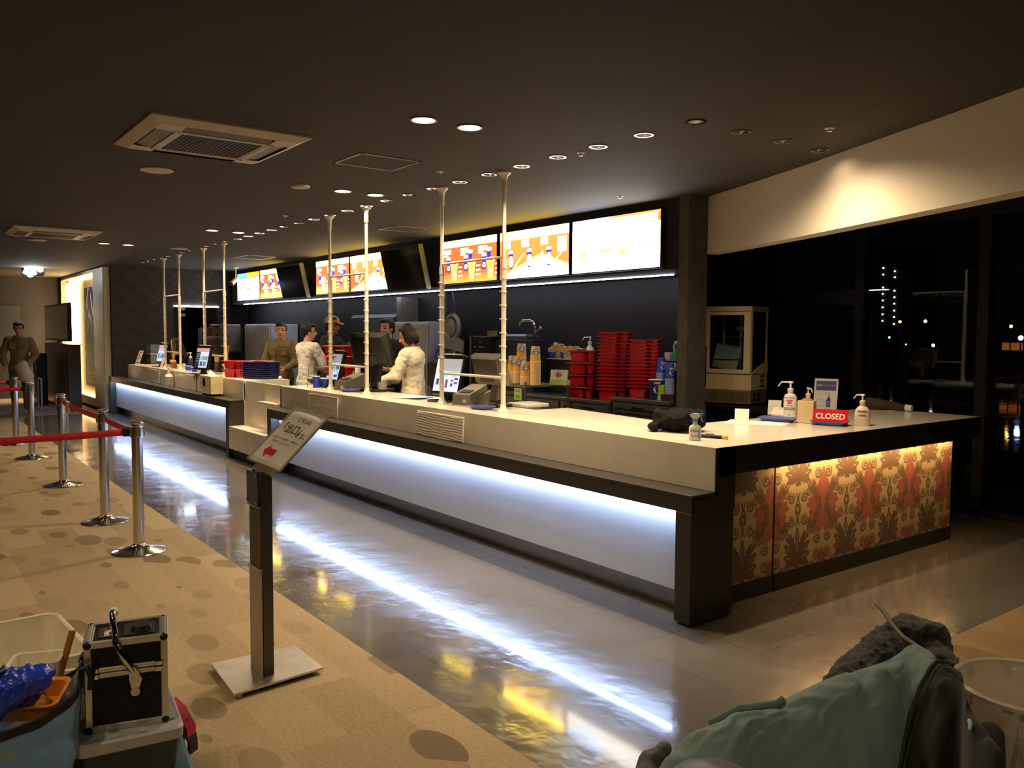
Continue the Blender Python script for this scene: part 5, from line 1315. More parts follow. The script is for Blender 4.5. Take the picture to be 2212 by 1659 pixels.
def speckle():
    m = mat('popcorn_speckle', (236, 222, 176), rough=.7); nt = m.node_tree; L = nt.links; b = nt.nodes['Principled BSDF']
    tc = nt.nodes.new('ShaderNodeTexCoord'); v = nt.nodes.new('ShaderNodeTexVoronoi'); v.inputs['Scale'].default_value = 75; L.new(tc.outputs['Object'], v.inputs['Vector'])
    r = nt.nodes.new('ShaderNodeValToRGB'); r.color_ramp.elements[0].position = .2; r.color_ramp.elements[0].color = (*lin((246, 238, 206)), 1)
    r.color_ramp.elements[1].position = .7; r.color_ramp.elements[1].color = (*lin((150, 124, 76)), 1); L.new(v.outputs['Distance'], r.inputs[0]); L.new(r.outputs[0], b.inputs['Base Color'])
speckle()
def dxy(px, dy=0.0): p = ony(px, 776, 2.615 + dy); return p.x, 2.615 + dy
x, y = dxy(1184, .02); tub(x, y, .07, .085, .125, 'left yellow popcorn tub with a price tag on the black display box')
x, y = dxy(1206, .04); tub(x, y, .062, .08, .14, 'middle orange popcorn tub on the black display box', col=mat('tub_orange', (232, 176, 40), rough=.45))
x, y = dxy(1234, .02); tub(x, y, .095, .115, .115, 'widest yellow popcorn tub, right on the black display box')
def tag_card(px, w, h, zoff, lab, dy=-.09):
    x, y = dxy(px, dy); t = thing('price_tag', lab, 'price tag', (x, y, ZD + zoff), .1); m = MB(); m.box(-w / 2, 0, 0, w / 2, .003, h); m.build('card', mat('tag_pink', (216, 190, 196), rough=.5), t)
    m = MB(); m.box(-w * .38, -.001, h * .3, w * .38, 0, h * .42); m.box(-w * .3, -.001, h * .6, w * .34, 0, h * .7); m.build('print_lines', M_navy, t)
tag_card(1183, .075, .035, .127, 'pale price tag standing in the left popcorn tub', .02)
tag_card(1200, .06, .035, .142, 'pale price tag standing in the middle popcorn tub', .03)
tag_card(1190, .085, .05, .065, 'pink price tag above the left small blue cup', -.088)
tag_card(1217, .07, .05, .065, 'pink price tag above the right small blue cup', -.088)
def soda_badge(o, h, rt, rb, s=1.0, zc=.06, ac=.25):
    m = MB()
    def disc(r, mi, off, z0=0, half=None):
        n = 24; vs = []
        for k in range(n):
            th = 2 * PI * k / n; yy = r * math.sin(th)
            if half == 'top': yy = max(yy, r * .16 * math.sin(2.4 * math.cos(th)) + r * .18)
            if half == 'bot': yy = min(yy, r * .16 * math.sin(2.4 * math.cos(th)) - r * .2)
            z = zc + yy; rr = rb + (rt - rb) * z / h + off; a = FACE + ac + r * math.cos(th) / rr; vs.append((rr * math.cos(a), rr * math.sin(a), z))
        m.add(vs, [list(range(n))], mi)
    disc(.024 * s, 0, .001); disc(.022 * s, 1, .002, half='top'); disc(.022 * s, 2, .002, half='bot'); m.build('printed_roundel', [M_paper, M_red, M_cupblue], o)
    word(o, 'pepsi', .02 * s, rb, rt, h, ac, zc + .042 * s, M_paper, .0015)
x, y = dxy(1192, -.07); c = cup_small(1192, 776, 'small blue paper cup before the left popcorn tub', M_cupblue, .04, .075, y=2.555, z=ZD); 
x, y = dxy(1218, -.07); c = cup_small(1217, 776, 'small blue paper cup before the widest popcorn tub', M_cupblue, .036, .08, y=2.555, z=ZD)
t = thing('pump_bottle', 'white pump bottle behind the popcorn tubs, spout above the red trays', 'bottle', (ony(1274, 776, 2.66).x, 2.66, ZD)); m = MB(); m.lathe([(.04, 0), (.04, .12), (.018, .15), (.018, .165)], 20); m.build('bottle', M_pbot, t, smooth=40); pump_head(t, .16, 1.2, .3, .06)
c = cup_small(1255, 776, 'blue and white paper cup at the right end of the display box', M_cupblue, .05, .11, y=2.63, z=ZD)

# ------------------------------------------------------------------ drink machines along the back
t = thing('frozen_drink_machine', 'black drink machine crowned by a silver round emblem and a blue tilted tag', 'drink machine', (-5.85, 2.42, ZB - .02))
m = MB(); m.box(-.24, -.15, 0, .24, .28, .62, 0, .01); m.build('body', M_bez, t)
m = MB(); m.prism([(-.26, -.17, .50), (.24, -.17, .44), (.24, -.17, .58), (.12, -.17, .62), (-.12, -.17, .62), (-.26, -.17, .58)], (0, .06, 0)); m.build('silver_stand', mat('silver_paint', (196, 200, 208), rough=.35, metal=.15), t)
m = MB(); m.M = Matrix.Translation((-.02, -.14, .75)) @ Matrix.Rotation(PI / 2, 4, 'X'); m.lathe([(.165, -.02), (.165, .02), (.15, .03), (.125, .018), (.125, 0)], 40, caps=False); m.lathe([(.11, .0), (.11, .03), (.09, .045), (0, .052)], 36, caps=False); m.lathe([(.165, -.02), (0, -.02)], 36, caps=False); m.build('round_emblem', MATS['silver_paint'], t, smooth=40)
m = MB(); m.M = Matrix.Translation((-.03, -.12, .90)) @ Matrix.Rotation(math.radians(-14), 4, 'Y'); m.box(-.045, -.01, -.01, .045, .01, .30, 0, .004); b_ = m.build('blue_tag', mat('tag_navy', (52, 60, 130), rough=.4), t)
m = MB(); m.M = Matrix.Translation((-.03, -.132, .90)) @ Matrix.Rotation(math.radians(-14), 4, 'Y')
for k in range(6): m.box(-.02 + .004 * (k % 2), -.001, .05 + k * .038, .024, .001, .073 + k * .038)
m.box(-.04, -.003, -.008, .04, .001, .03); m.build('tag_marks', mat('tag_light', (150, 160, 220), rough=.4), b_)
m = MB(); m.tube([(.03, -.13, .92), (.12, -.13, .86), (.16, -.13, .74), (.13, -.13, .64)], .006, 6); m.build('hose', mat('hose_tan', (150, 130, 100), rough=.5), t, smooth=60)
for k, c in enumerate(((60, 120, 190), (90, 170, 150), (200, 210, 220))):
    m = MB(); m.box(-.17 + .09 * k, -.165, .36, -.105 + .09 * k, -.15, .46, 0, .004); v_ = m.build('valve', mat('valve_%d' % k, c, rough=.4), t)
    m = MB(); m.box(-.165 + .09 * k, -.175, .26, -.11 + .09 * k, -.15, .34); m.build('valve_tag', M_paper, v_)
def cupb(px, py, n, lab, y=2.3, z=None, h=.15):
    p = ony(px, py, y)
    cup_stack(p.x, y, ZB + .05 if z is None else z, n, .0105, h, .036, .046, M_cupblue, mat('cup_greyblue', (168, 178, 206), rough=.5), lab, 'upturned blue drink cups', soda_badge, kind='blue cup')
cupb(947, 820, 3, 'stack left of the nearest partition pole', 2.32, ZB + .28)
cupb(953, 820, 12, 'stack half behind the partition pole', 2.42, ZB + .28)
m = MB(); p = ony(950, 800, 2.36); t = thing('cup_box', 'low steel box raising the blue cups behind the partition pole', 'box', (p.x, 2.40, ZB - .02)); m.box(-.16, -.14, 0, .16, .14, .298); m.build('body', M_steel2, t)
cupb(1428, 828, 24, 'tower beside the red trays', 2.42, ZB + .05)
cupb(1441, 824, 28, 'tallest tower of blue cups', 2.52, ZB + .05)
cupb(1447, 834, 14, 'short stack near the dark column', 2.36, ZB + .11)
m = MB(); p = ony(1450, 834, 2.36); t = thing('drip_tray_box', 'dark red fronted box under the short blue cup stack', 'box', (-2.36, 2.36, ZB + .05)); m.box(-.08, -.07, 0, .16, .09, .058); m.build('box', mat('dark_maroon', (60, 26, 30), rough=.3), t)
# big cup in front
p = ony(1416, 850, 2.30); t = thing('paper_cup', 'large dark blue cup with roundel standing beside the red trays', 'cup', (p.x, 2.30, ZB + .05))
m = MB(); m.lathe([(.05, 0), (.066, .185)], 32); m.build('cup', mat('cup_navy', (28, 36, 92), rough=.4), t, smooth=40)
m = MB(); m.lathe([(.066, .183), (.070, .187), (.069, .193), (.064, .190), (.055, .188), (0, .188)], 32, caps=False); m.build('lid', M_paper, t, smooth=40); soda_badge(t, .185, .066, .05, 1.5, .10, .1)
t = thing('lid_stack', 'light green lids stacked beside the large dark blue cup', 'lids', (ony(1427, 850, 2.32).x, 2.32, ZB + .05))
m = MB()
for k in range(9): m.lathe([(.04, k * .016), (.044, k * .016 + .004), (.044, k * .016 + .011), (.038, k * .016 + .015)], 20)
m.build('lid_sleeves', mat('lid_green', (160, 206, 60), rough=.4), t, smooth=30)
t = thing('soda_dispenser', 'dark soda dispenser with coloured valve tags beside the column', 'drink machine', (-2.36, 2.60, ZB + .05))
m = MB(); m.box(-.05, -.06, .12, .16, .13, .50); m.build('body', M_bez, t)
m = MB(); m.tube([(-.03, -.06, .36), (-.03, -.10, .50), (-.02, -.10, .53), (.14, -.10, .53)], .018, 8); m.build('pipe', mat('pipe_grey', (176, 178, 184), rough=.35), t, smooth=60)
for k, c in enumerate(((190, 190, 196), (60, 160, 120), (210, 160, 60))):
    m = MB(); m.box(-.12 + .085 * k, -.14, .36, -.055 + .085 * k, -.06, .44, 0, .004); v_ = m.build('valve', mat('svalve_%d' % k, c, rough=.4), t)
    m = MB(); m.box(-.118 + .085 * k, -.145, .27, -.058 + .085 * k, -.06, .345); m.build('valve_tag', M_paper, v_)
t = thing('coffee_machine', 'black coffee machine with small pale buttons at the back wall', 'coffee machine', (-5.28, 2.42, ZB - .01))
m = MB(); m.box(-.16, -.14, 0, .22, .3, .63, 0, .008); m.build('body', M_bez, t)
m = MB(); m.box(-.20, -.15, .0, -.16, .1, .64, 0, .004); m.build('side_rail', M_steel2, t)
for (x, z) in ((-.08, .50), (.02, .50), (.08, .50), (.08, .42), (-.08, .40), (.02, .56)):
    m = MB(); m.box(x - .018, -.146, z, x + .018, -.14, z + .012); m.build('button', M_badge, t)
m = MB(); m.box(.02, -.04, .63, .11, .05, .70); o = m.build('yellow_carton', mat('carton_yellow', (206, 176, 80), rough=.5)); o.location = (-5.28, 2.42, ZB - .01); tag(o, 'small yellow carton on top of the black coffee machine', 'carton')
t = thing('ice_machine', 'dark blue grey slatted machine with a chrome tap on top', 'ice machine', (-4.72, 2.48, ZB - .01))
m = MB(); m.box(-.28, -.12, 0, .38, .24, .60, 0, .006); m.build('body', mat('slate', (48, 56, 68), rough=.4, metal=.3), t)
m = MB()
for k in range(16): m.box(-.20, -.126, .12 + k * .028, .37, -.12, .132 + k * .028)
m.build('slats', mat('slat_dark', (34, 42, 52), rough=.4), t)
m = MB(); m.box(-.33, -.13, .02, -.21, -.10, .6); m.build('brown_side', mat('brown_side', (70, 56, 46), rough=.5), t)
m = MB(); m.box(-.22, -.1, .60, .22, .1, .66, 0, .02); m.build('top_tray', mat('tray_grey', (96, 104, 116), rough=.3), t)
m = MB(); m.tube([(.26, 0, .60), (.26, 0, .74), (.24, -.01, .80), (.20, -.02, .815), (.08, -.04, .815), (.04, -.045, .79), (.03, -.045, .76)], .016, 10); m.sphere((.36, 0, .73), .022); m.cyl((.27, 0, .68), (.35, 0, .73), .01); m.build('tap', M_chrome, t, smooth=50)
# fridges
M_fr = mat('fridge_white', (222, 226, 232), rough=.4)
t = thing('white_fridge', 'pale upright fridge with taped notices at the left behind the counter', 'fridge', (-12.55, 2.48, 0))
m = MB(); m.box(-.62, -.26, .05, .7, .26, 1.725, 0, .008); m.build('cabinet', M_fr, t)
m = MB(); m.box(-.60, -.285, .1, -.02, -.262, 1.70, 0, .006); m.build('door', M_fr, t); m = MB(); m.box(0, -.285, .1, .68, -.262, 1.70, 0, .006); m.build('door', M_fr, t)
m = MB(); m.box(-.30, -.289, 1.36, -.08, -.286, 1.58); m.box(.08, -.289, 1.40, .3, -.286, 1.58); m.build('notice', mat('notice_blue', (214, 222, 240), rough=.5), t)
t = thing('drink_brewer', 'grey and black brewing machine left of the pale fridge', 'brewing machine', (-13.5, 1.92, 0))
m = MB(); m.box(-.28, -.25, 0, .22, .3, .95); m.build('stand', M_till_d, t)
m = MB(); m.box(-.26, -.2, 1.18, .22, .25, 1.72, 0, .02); m.build('upper_body', mat('brewer_grey', (100, 96, 92), rough=.4), t)
m = MB(); m.box(-.24, -.23, 1.22, -.06, -.2, 1.66, 0, .02); m.box(-.2, -.1, .95, .18, .24, 1.18); m.build('front_panel', M_bez, t)
t = thing('steel_fridge', 'tall grey steel fridge behind the person in the white shirt', 'fridge', (-6.9, 2.52, 0))
m = MB(); m.box(-.48, -.24, .05, .48, .22, 1.725, 0, .006); m.build('cabinet', mat('fridge_grey', (176, 178, 182), rough=.4), t)
m = MB(); m.box(-.46, -.262, .1, .46, -.242, 1.70, 0, .006); m.build('door', MATS['fridge_grey'], t); m = MB(); m.box(.38, -.29, .9, .41, -.262, 1.2); m.build('handle', M_chrome, t)
t = thing('dark_machine', 'tall dark machine behind the person in the tan cap', 'machine', (-8.35, 2.52, 0))
m = MB(); m.box(-.75, -.08, .9, .75, .2, 1.85, 0, .05); m.build('body', mat('machine_charcoal', (44, 44, 50), rough=.35), t)
m = MB(); m.box(-.6, -.09, 1.0, .3, -.078, 1.5); m.build('window', mat('machine_window', (26, 26, 32), rough=.1), t)
m = MB(); m.box(.77, -.08, .9, .9, .2, 2.08); m.build('pale_side', mat('pale_side', (96, 90, 76), rough=.5), t)
# more popcorn cups near the middle tower
def big_cups(px, py, n, y, where):
    p = ony(px, py, y); cup_stack(p.x, y, ZB - .02, n, .055, .2, .05, .062, M_pop, M_cream, where, 'popcorn cups beside the white pole', pop_badge, kind='large cup')
big_cups(757, 825, 7, 2.36, 'left tower by the capped person')
big_cups(772, 825, 9, 2.42, 'tower just left of the white pole')
t = thing('squeeze_bottle', 'small white squeeze bottle with dark cap left of the bright pole', 'bottle', (ony(773, 790, 1.45).x, 1.45, 1.0)); m = MB(); m.lathe([(.035, 0), (.035, .12), (.012, .16), (.01, .19)], 20); m.build('bottle', M_pbot, t, smooth=40); m = MB(); m.lathe([(.015, .155), (.015, .17)], 14); m.build('cap', M_till_d, t)
t = thing('work_trolley', 'dark trolley with small machines behind the second display', 'trolley', (ony(765, 820, 1.45).x, 1.45, 0))
m = MB(); m.box(-.35, -.2, 0, .3, .12, 1.0, 0, .01); m.build('cabinet', M_till_d, t)
m = MB(); m.lathe([(.08, 1.0), (.075, 1.10), (.05, 1.14)], 24, (-.22, 0, 0)); m.build('grinder', M_bez, t, smooth=40); m = MB(); m.box(-.1, -.1, 1.0, .02, .1, 1.07); m.build('scale', M_steel2, t)

# ------------------------------------------------------------------ refrigerated showcase by the window
t = thing('refrigerated_showcase', 'beige glass refrigerated showcase standing on the black shelf by the window', 'showcase', (-2.05, 3.2, .9), .262)
W_, D_ = .47, .41
M_bei = mat('showcase_beige', (214, 190, 146), rough=.4, nz=(3, .04)); M_bei_d = mat('showcase_base', (120, 100, 66), rough=.5)
m = MB(); m.box(-W_, 0, .01, 0, D_, .14, 0, .004); m.build('base', M_bei_d, t)
m = MB()
for k in range(24): m.box(-W_ + .02 + k * .018, -.003, .03, -W_ + .026 + k * .018, .001, .125)
for s in (0, 1):
    for k in range(8): m.box(-.002, .06 + s * .10, .035 + k * .011, .003, .145 + s * .10, .040 + k * .011)
m.build('vent_slots', mat('vent_brown', (70, 58, 40), rough=.6), t)
m = MB(); m.box(-W_ - .003, -.003, .14, .003, D_ + .003, .30, 0, .006)
prof = [(-.001, 0, .30), (-.001, D_, .30), (-.001, D_, .41), (-.001, D_ * .7, .40), (-.001, D_ * .35, .36), (-.001, 0, .31)]
m.prism(prof, (.008, 0, 0)); m.build('machine_cover', M_bei, t)
fr = MB()
for (x, y) in ((-W_, 0), (-.03, 0), (-W_, D_ - .03), (-.03, D_ - .03)): fr.box(x, y, .30, x + .03, y + .03, .92)
fr.box(-W_ - .004, -.004, .905, .004, D_ + .004, .955, 0, .006); fr.box(-W_, .0, .30, 0, .02, .33)
fr.build('frame', M_bei, t)
m = MB()
m.box(-W_ + .004, -.02, .305, -.004, -.004, .345); m.box(-W_ + .004, -.02, .87, -.004, -.004, .90); m.box(-W_ + .004, -.02, .345, -W_ + .05, -.004, .87); m.box(-.07, -.02, .345, -.004, -.004, .87)
d_ = m.build('door', M_bei, t); m = MB(); m.box(-W_ + .05, -.014, .345, -.07, -.010, .87); m.build('door_glass', glass_mat('case_pane', (.88, .89, .86), 0.0, 1.5, 1.0), d_)
g = MB(); g.box(-.012, .03, .30, -.008, D_ - .03, .905); g.box(-W_ + .008, .03, .30, -W_ + .012, D_ - .03, .905); g.box(-W_ + .03, D_ - .012, .30, -.03, D_ - .008, .905); g.build('side_glass', glass_mat('case_pane2', (.88, .89, .86), 0.0, 1.5, 1.0), t)
for z in (.66, .44):
    m = MB()
    for k in range(10): m.cyl((-W_ + .03, .04 + k * .036, z), (-.03, .04 + k * .036, z), .0025, n=5)
    m.box(-W_ + .03, .03, z - .004, -.03, .036, z + .004); m.build('wire_shelf', M_steel2, t)
m = MB(); m.cyl((-.24, .32, .34), (-.24, .32, .9), .014, n=10); m.box(-.29, .30, .72, -.19, .34, .76); m.build('lamp_column', M_cwhite, t)
T = Matrix.Translation((-.29, .03, .345)) @ Matrix.Rotation(math.radians(-10), 4, 'X') @ Matrix.Rotation(math.radians(9), 4, 'Y')
def flyer(U, V):
    C = np.zeros(U.shape + (3,)); C[:] = linv([150, 172, 206]); C[V < .48] = linv([206, 202, 170]); C[(V > .5) & (V < .66) & (np.sin(U * 40) > -.2) & (U > .1) & (U < .9)] = linv([190, 204, 226]); C[V > .9] = linv([120, 146, 190]); return C
raster('flyer', .26, .24, 30, 30, flyer, MATS['print_paper'], t, T)
m = MB(); m.box(.003, .20, .175, .006, .33, .285); m.build('sticker', mat('sticker_white', (170, 176, 170), rough=.5), t)
m = MB(); m.box(.006, .20, .272, .0075, .33, .285); m.box(.006, .20, .175, .0075, .33, .186); m.box(.006, .225, .215, .0075, .255, .25); m.box(.006, .28, .205, .0075, .292, .26); m.build('sticker_print', [mat('sticker_ink', (40, 60, 66), rough=.5)], t)
m = MB(); m.box(-3.05, 3.0, .86, -.95, 3.72, .90, 0, .004); m.box(-2.95, 3.05, 0, -1.05, 3.68, .86)
tag(m.build('back_shelf', M_black), 'black shelf counter carrying the beige showcase by the window', 'shelf')
t = thing('glass_jar', 'dark glass tumbler on the black shelf left of the showcase', 'jar', onz(1508, 868, .9)); m = MB(); m.lathe([(.04, 0), (.045, .16), (.042, .16), (.037, .006)], 20); m.build('jar', haze_plastic('smoke_glass', (70, 66, 60), .5, .1), t, smooth=40)
# ------------------------------------------------------------------ queue posts and belts
M_post = mat('post_chrome', (212, 208, 202), rough=.17, metal=1)
M_belt = mat('belt_red', (206, 26, 34), rough=.55, bump=(300, .1))
def stanchion(x, y, lab, belts):
    t = thing('queue_post', lab, 'queue post', (x, y, 0), group='chrome queue posts with red belts')
    m = MB(); m.lathe([(.18, .0), (.182, .006), (.178, .012), (.12, .026), (.06, .040), (.042, .055), (.039, .06)], 40); m.build('base', M_post, t, smooth=40)
    m = MB(); m.lathe([(.0375, .05), (.0375, .825)], 28); m.build('tube', M_post, t, smooth=40)
    m = MB(); m.lathe([(.038, .82), (.043, .824), (.043, .90), (.036, .908), (.036, .918), (.046, .922), (.047, .930), (.040, .937), (0, .937)], 32)
    h = m.build('head', M_post, t, smooth=35)
    for k in range(4):
        a = k * PI / 2; m = MB(); m.M = Matrix.Rotation(a, 4, 'Z'); m.box(.038, -.017, .832, .052, .017, .895, 0, .003); m.build('belt_slot', M_post, h)
    for (dx, dy, ex, ey, sag) in belts:
        # clip at this post and belt stretched to the far end (relative coordinates)
        d = Vector((dx, dy, 0)); L = d.length; n = d.normalized(); s = Vector((-n.y, n.x, 0))
        m = MB(); c = n * .065; m.M = Matrix.Translation((c.x, c.y, 0)) @ Matrix.Rotation(math.atan2(n.y, n.x), 4, 'Z'); m.box(-.02, -.012, .835, .028, .012, .893, 0, .003); m.build('belt_clip', M_bez, h)
        m = MB(); m.grid(lambda u, v: tuple(n * (.085 + (L - .17) * u) + s * (.004 * math.sin(9 * u)) + Vector((0, 0, .842 + .046 * v - sag * 4 * u * (1 - u)))), 30, 1)
        b = m.build('belt', M_belt, t, smooth=60, solid=.002)
X_ = [-3.387, -4.54, -6.565, -8.80, -10.344]; YS = -1.995
stanchion(X_[0], YS, 'nearest chrome queue post, red belts leaving it to the left and back', [(0, -2.0, 0, 0, .01), (X_[1] - X_[0], 0, 0, 0, .02)])
stanchion(X_[1], YS, 'second nearest chrome queue post, between two red belts', [(X_[2] - X_[1], 0, 0, 0, .02)])
stanchion(X_[2], YS, 'third chrome queue post, with yellow tape on the belt beside it', [])
stanchion(X_[3], YS, 'fourth chrome queue post, in front of the man with the plastic bag', [(0, -2.0, 0, 0, .01)])
stanchion(X_[4], YS, 'farthest chrome queue post at the left edge of the picture', [(0, -2.0, 0, 0, .01)])
for i, k in enumerate((0, 3, 4)):
    stanchion(X_[k], YS - 2.0, 'chrome queue post outside the picture on the left, partner of the %s one' % ('nearest', 'fourth', 'farthest')[i], [])
o = MB(); o.box(-.06, -.008, .79, .07, .008, .90); t = o.build('yellow_tape', mat('tape_yellow', (206, 180, 90), rough=.4)); t.location = (X_[2] + .40, YS, -.01); tag(t, 'yellow tape wrapped round the red belt by the third queue post', 'tape')
m = MB(); m.grid(lambda u, v: ((u - .5) * .10 * (1 - .5 * v) + .03 * math.sin(3 * v), .012 * math.sin(6 * u + 4 * v), .79 - .32 * v), 6, 12); t = m.build('plastic_strip', haze_plastic('film', (220, 216, 200), .35, .2), smooth=60); t.location = (X_[2] + .42, YS - .012, 0); tag(t, 'clear plastic strip hanging from the yellow tape on the belt', 'plastic strip')

# ------------------------------------------------------------------ exit sign stand
t = thing('exit_sign_stand', 'steel sign stand with a tilted white exit notice and red arrow', 'sign stand', (-.815, -2.03, 0))
rz = math.radians(0)
M_stst = mat('stand_steel', (200, 194, 184), rough=.36, metal=1)
m = MB()
A = onz(456, 1434, .03); B = onz(505, 1500, .03); Cc = onz(699, 1442, .03); D = onz(636, 1394, .03)
base = Vector((-.815, -2.03, 0))
quadp = [Vector((p.x, p.y, .022)) - base for p in (A, B, Cc, D)]
m.prism(quadp, (0, 0, .010)); m.build('base_plate', M_stst, t)
for qp in quadp:
    m = MB(); c = qp * .86; m.lathe([(.016, 0), (.016, .022)], 14, (c.x, c.y, 0)); m.build('rubber_foot', M_paper, t)
# upright: thin flat front plate with a deep steel fin behind
pb = onz(556, 1450, .032); pb = Vector((pb.x, pb.y, 0)) - base
up = Matrix.Translation((pb.x, pb.y, 0)) @ Matrix.Identity(4)
m = MB(); m.M = up; m.box(-.075, -.004, .03, .075, .004, .52); m.build('lower_plate', mat('stand_plate', (186, 172, 152), rough=.5, metal=.6), t)
m = MB(); m.M = up; m.box(.065, .0, .03, .075, .05, .955); m.box(-.07, .008, .40, .065, .014, .955); m.build('post', mat('stand_dark', (96, 88, 78), rough=.3, metal=.8), t)
m = MB(); m.M = up; m.box(-.072, -.002, .5, .068, .008, .80); m.build('brown_plate', mat('stand_brown', (74, 62, 50), rough=.45), t)
m = MB(); m.M = up; m.box(-.077, -.012, .508, .077, .0, .522); m.build('lip', M_stst, t)
m = MB(); m.M = up; m.box(-.07, -.014, .805, .068, -.008, .955); n_ = m.build('navy_plate', mat('stand_navy', (44, 46, 84), rough=.3), t)
m = MB(); m.M = up
for x in (-.058, .056):
    for z in (.82, .94): m.cyl((x, -.02, z), (x, -.014, z), .007, n=10)
m.build('screw', M_chrome, n_); m = MB(); m.M = up; m.box(-.075, -.016, .797, .072, -.002, .803); m.build('edge', M_stst, t)
# tilted holder
bl = Vector((-.761, -2.117, 1.009)); Wd, Hd = .222, .311
wn = Vector((.95, .274, -.149)).normalized(); hn = Vector((-.112, .746, .657)); hn = (hn - wn * hn.dot(wn)).normalized(); nn = wn.cross(hn)
MS = Matrix((( wn.x, hn.x, nn.x, bl.x - base.x), (wn.y, hn.y, nn.y, bl.y - base.y), (wn.z, hn.z, nn.z, bl.z - base.z), (0, 0, 0, 1)))
m = MB(); m.M = MS; m.box(-.004, -.004, -.006, Wd + .004, Hd + .01, -.003); m.build('backing', M_stst, t)
m = MB(); m.M = MS; m.grid(lambda u, v: (u * Wd, v * Hd, .001 + .018 * max(0, v - .75) * math.sin(PI * u)), 12, 12); s_ = m.build('notice_sheet', mat('sign_paper', (238, 230, 216), rough=.3, spec=.5), t, smooth=60, solid=.001)
m = MB(); m.M = MS; m.box(-.006, -.006, .0, 0, Hd + .012, .006); m.box(Wd, -.006, 0, Wd + .006, Hd + .012, .006); m.box(-.006, Hd, .0, Wd + .006, Hd + .02, .004); m.build('clear_edge', haze_plastic('sleeve', (200, 200, 200), .5, .15), t)
M_ink = mat('ink_black', (38, 30, 28), rough=.5)
def sline(body, size, u, v, sx=1.0, mt=None, bold=0.0): text('lettering', body, size, mt or M_ink, s_, MS @ Matrix.Translation((u * Wd, v * Hd, .0035 + (.016 * max(0, v - .75)))), .0002, sx, bold=bold)
sline('こちらは', Wd * .125, .56, .86, .8)
sline('「出口」', Wd * .27, .42, .665, .72); sline('です。', Wd * .17, .80, .605, .8)
sline('お並びのお客様は、最後尾に', Wd * .062, .5, .475, 1.0, M_inkgrey); sline('お並びくださいませ。', Wd * .062, .46, .405, 1.0, M_inkgrey)
m = MB(); m.M = MS
ax, ay, aw, ah = .18 * Wd, .22 * Hd, .34 * Wd, .16 * Wd
m.prism([(ax, ay, .0022), (ax + aw * .38, ay + ah, .0022), (ax + aw * .38, ay + ah * .5, .0022), (ax + aw, ay + ah * .5, .0022), (ax + aw, ay - ah * .5, .0022), (ax + aw * .38, ay - ah * .5, .0022), (ax + aw * .38, ay - ah, .0022)], (0, 0, .0004)); m.build('red_arrow', mat('arrow_red', (200, 44, 40), rough=.5), s_)
m = MB(); m.M = MS; m.box(Wd * .25, -.03, -.03, Wd * .8, .03, -.006); m.build('tilt_bracket', M_stst, t)
m = MB(); pt = Vector((pb.x, pb.y, .95)); mid = MS @ Vector((Wd * .5, .02, -.02)); m.tube([pt, pt + Vector((0, 0, .02)), mid], .012, 8); m.build('neck', MATS['stand_dark'], t)

# ------------------------------------------------------------------ lit poster box at the far left
t = thing('poster_light_box', 'tall glowing poster box with white frame in the far left corner', 'light box', (-17, .08, 0))
m = MB(); x0, x1 = -2.25, 2.5
m.box(1.55, -.13, .05, x1, 0, 2.8, 0, .01); m.box(x0, -.13, 2.74, 1.55, 0, 2.8); m.box(x0, -.13, .05, 1.55, 0, .22); m.box(x0, -.13, .05, x0 + .12, 0, 2.8); m.build('frame', mat('frame_cream', (206, 194, 168), rough=.5), t)
m = MB(); m.box(x0 + .12, -.02, .22, 1.55, 0, 2.74); m.build('back_panel', mat('lightbox_back', (236, 206, 150), rough=.6), t)
E_tube = mat('tube_warm', emit=(255, 216, 150), es=30)
for (xa, xb) in ((-1.75, -.62),):
    m = MB(); m.box(xa, -.10, .3, xb, -.03, 2.66, 0, .02); m.build('light_panel', E_tube, t)
m = MB(); m.box(x0 + 1.0, -.09, 2.66, 1.5, -.04, 2.72); m.build('light_tube', mat('tube_warm_b', emit=(255, 206, 140), es=7), t); m = MB(); m.box(x0 + 1.0, -.09, .23, 1.5, -.04, .27); m.build('light_tube', MATS['tube_warm_b'], t)
def poster(U, V):
    C = np.zeros(U.shape + (3,)); n = np.sin(U * 17 + 4 * np.sin(V * 9)) + np.sin(V * 23 + 3 * np.sin(U * 11)) + .7 * np.sin(U * 41 - V * 37)
    C[:] = linv([40, 42, 56]); C[n > .2] = linv([96, 92, 110]); C[n > .9] = linv([190, 184, 190]); C[n > 1.6] = linv([236, 226, 220])
    low = V < .25; C[low] = C[low] * .5 + linv([70, 56, 34]) * .5
    for k in range(5): C[(np.abs(V - .05 - .045 * k) < .012) & (np.abs(U - .5) < .32 - .04 * (k % 2))] = linv([206, 190, 140])
    return C
raster('poster', 1.25, 2.05, 60, 100, poster, MATS['print_paper'], t, Matrix.Translation((.80, -.05, .42)))
m = MB(); m.box(.17, -.049, .42, 1.43, -.03, 2.48); m.build('poster_board', M_bez, t)
m = MB(); m.box(.2, -.06, 2.48, 1.4, -.03, 2.68); m.build('poster_header', mat('header_cream', (220, 196, 140), rough=.5), t)
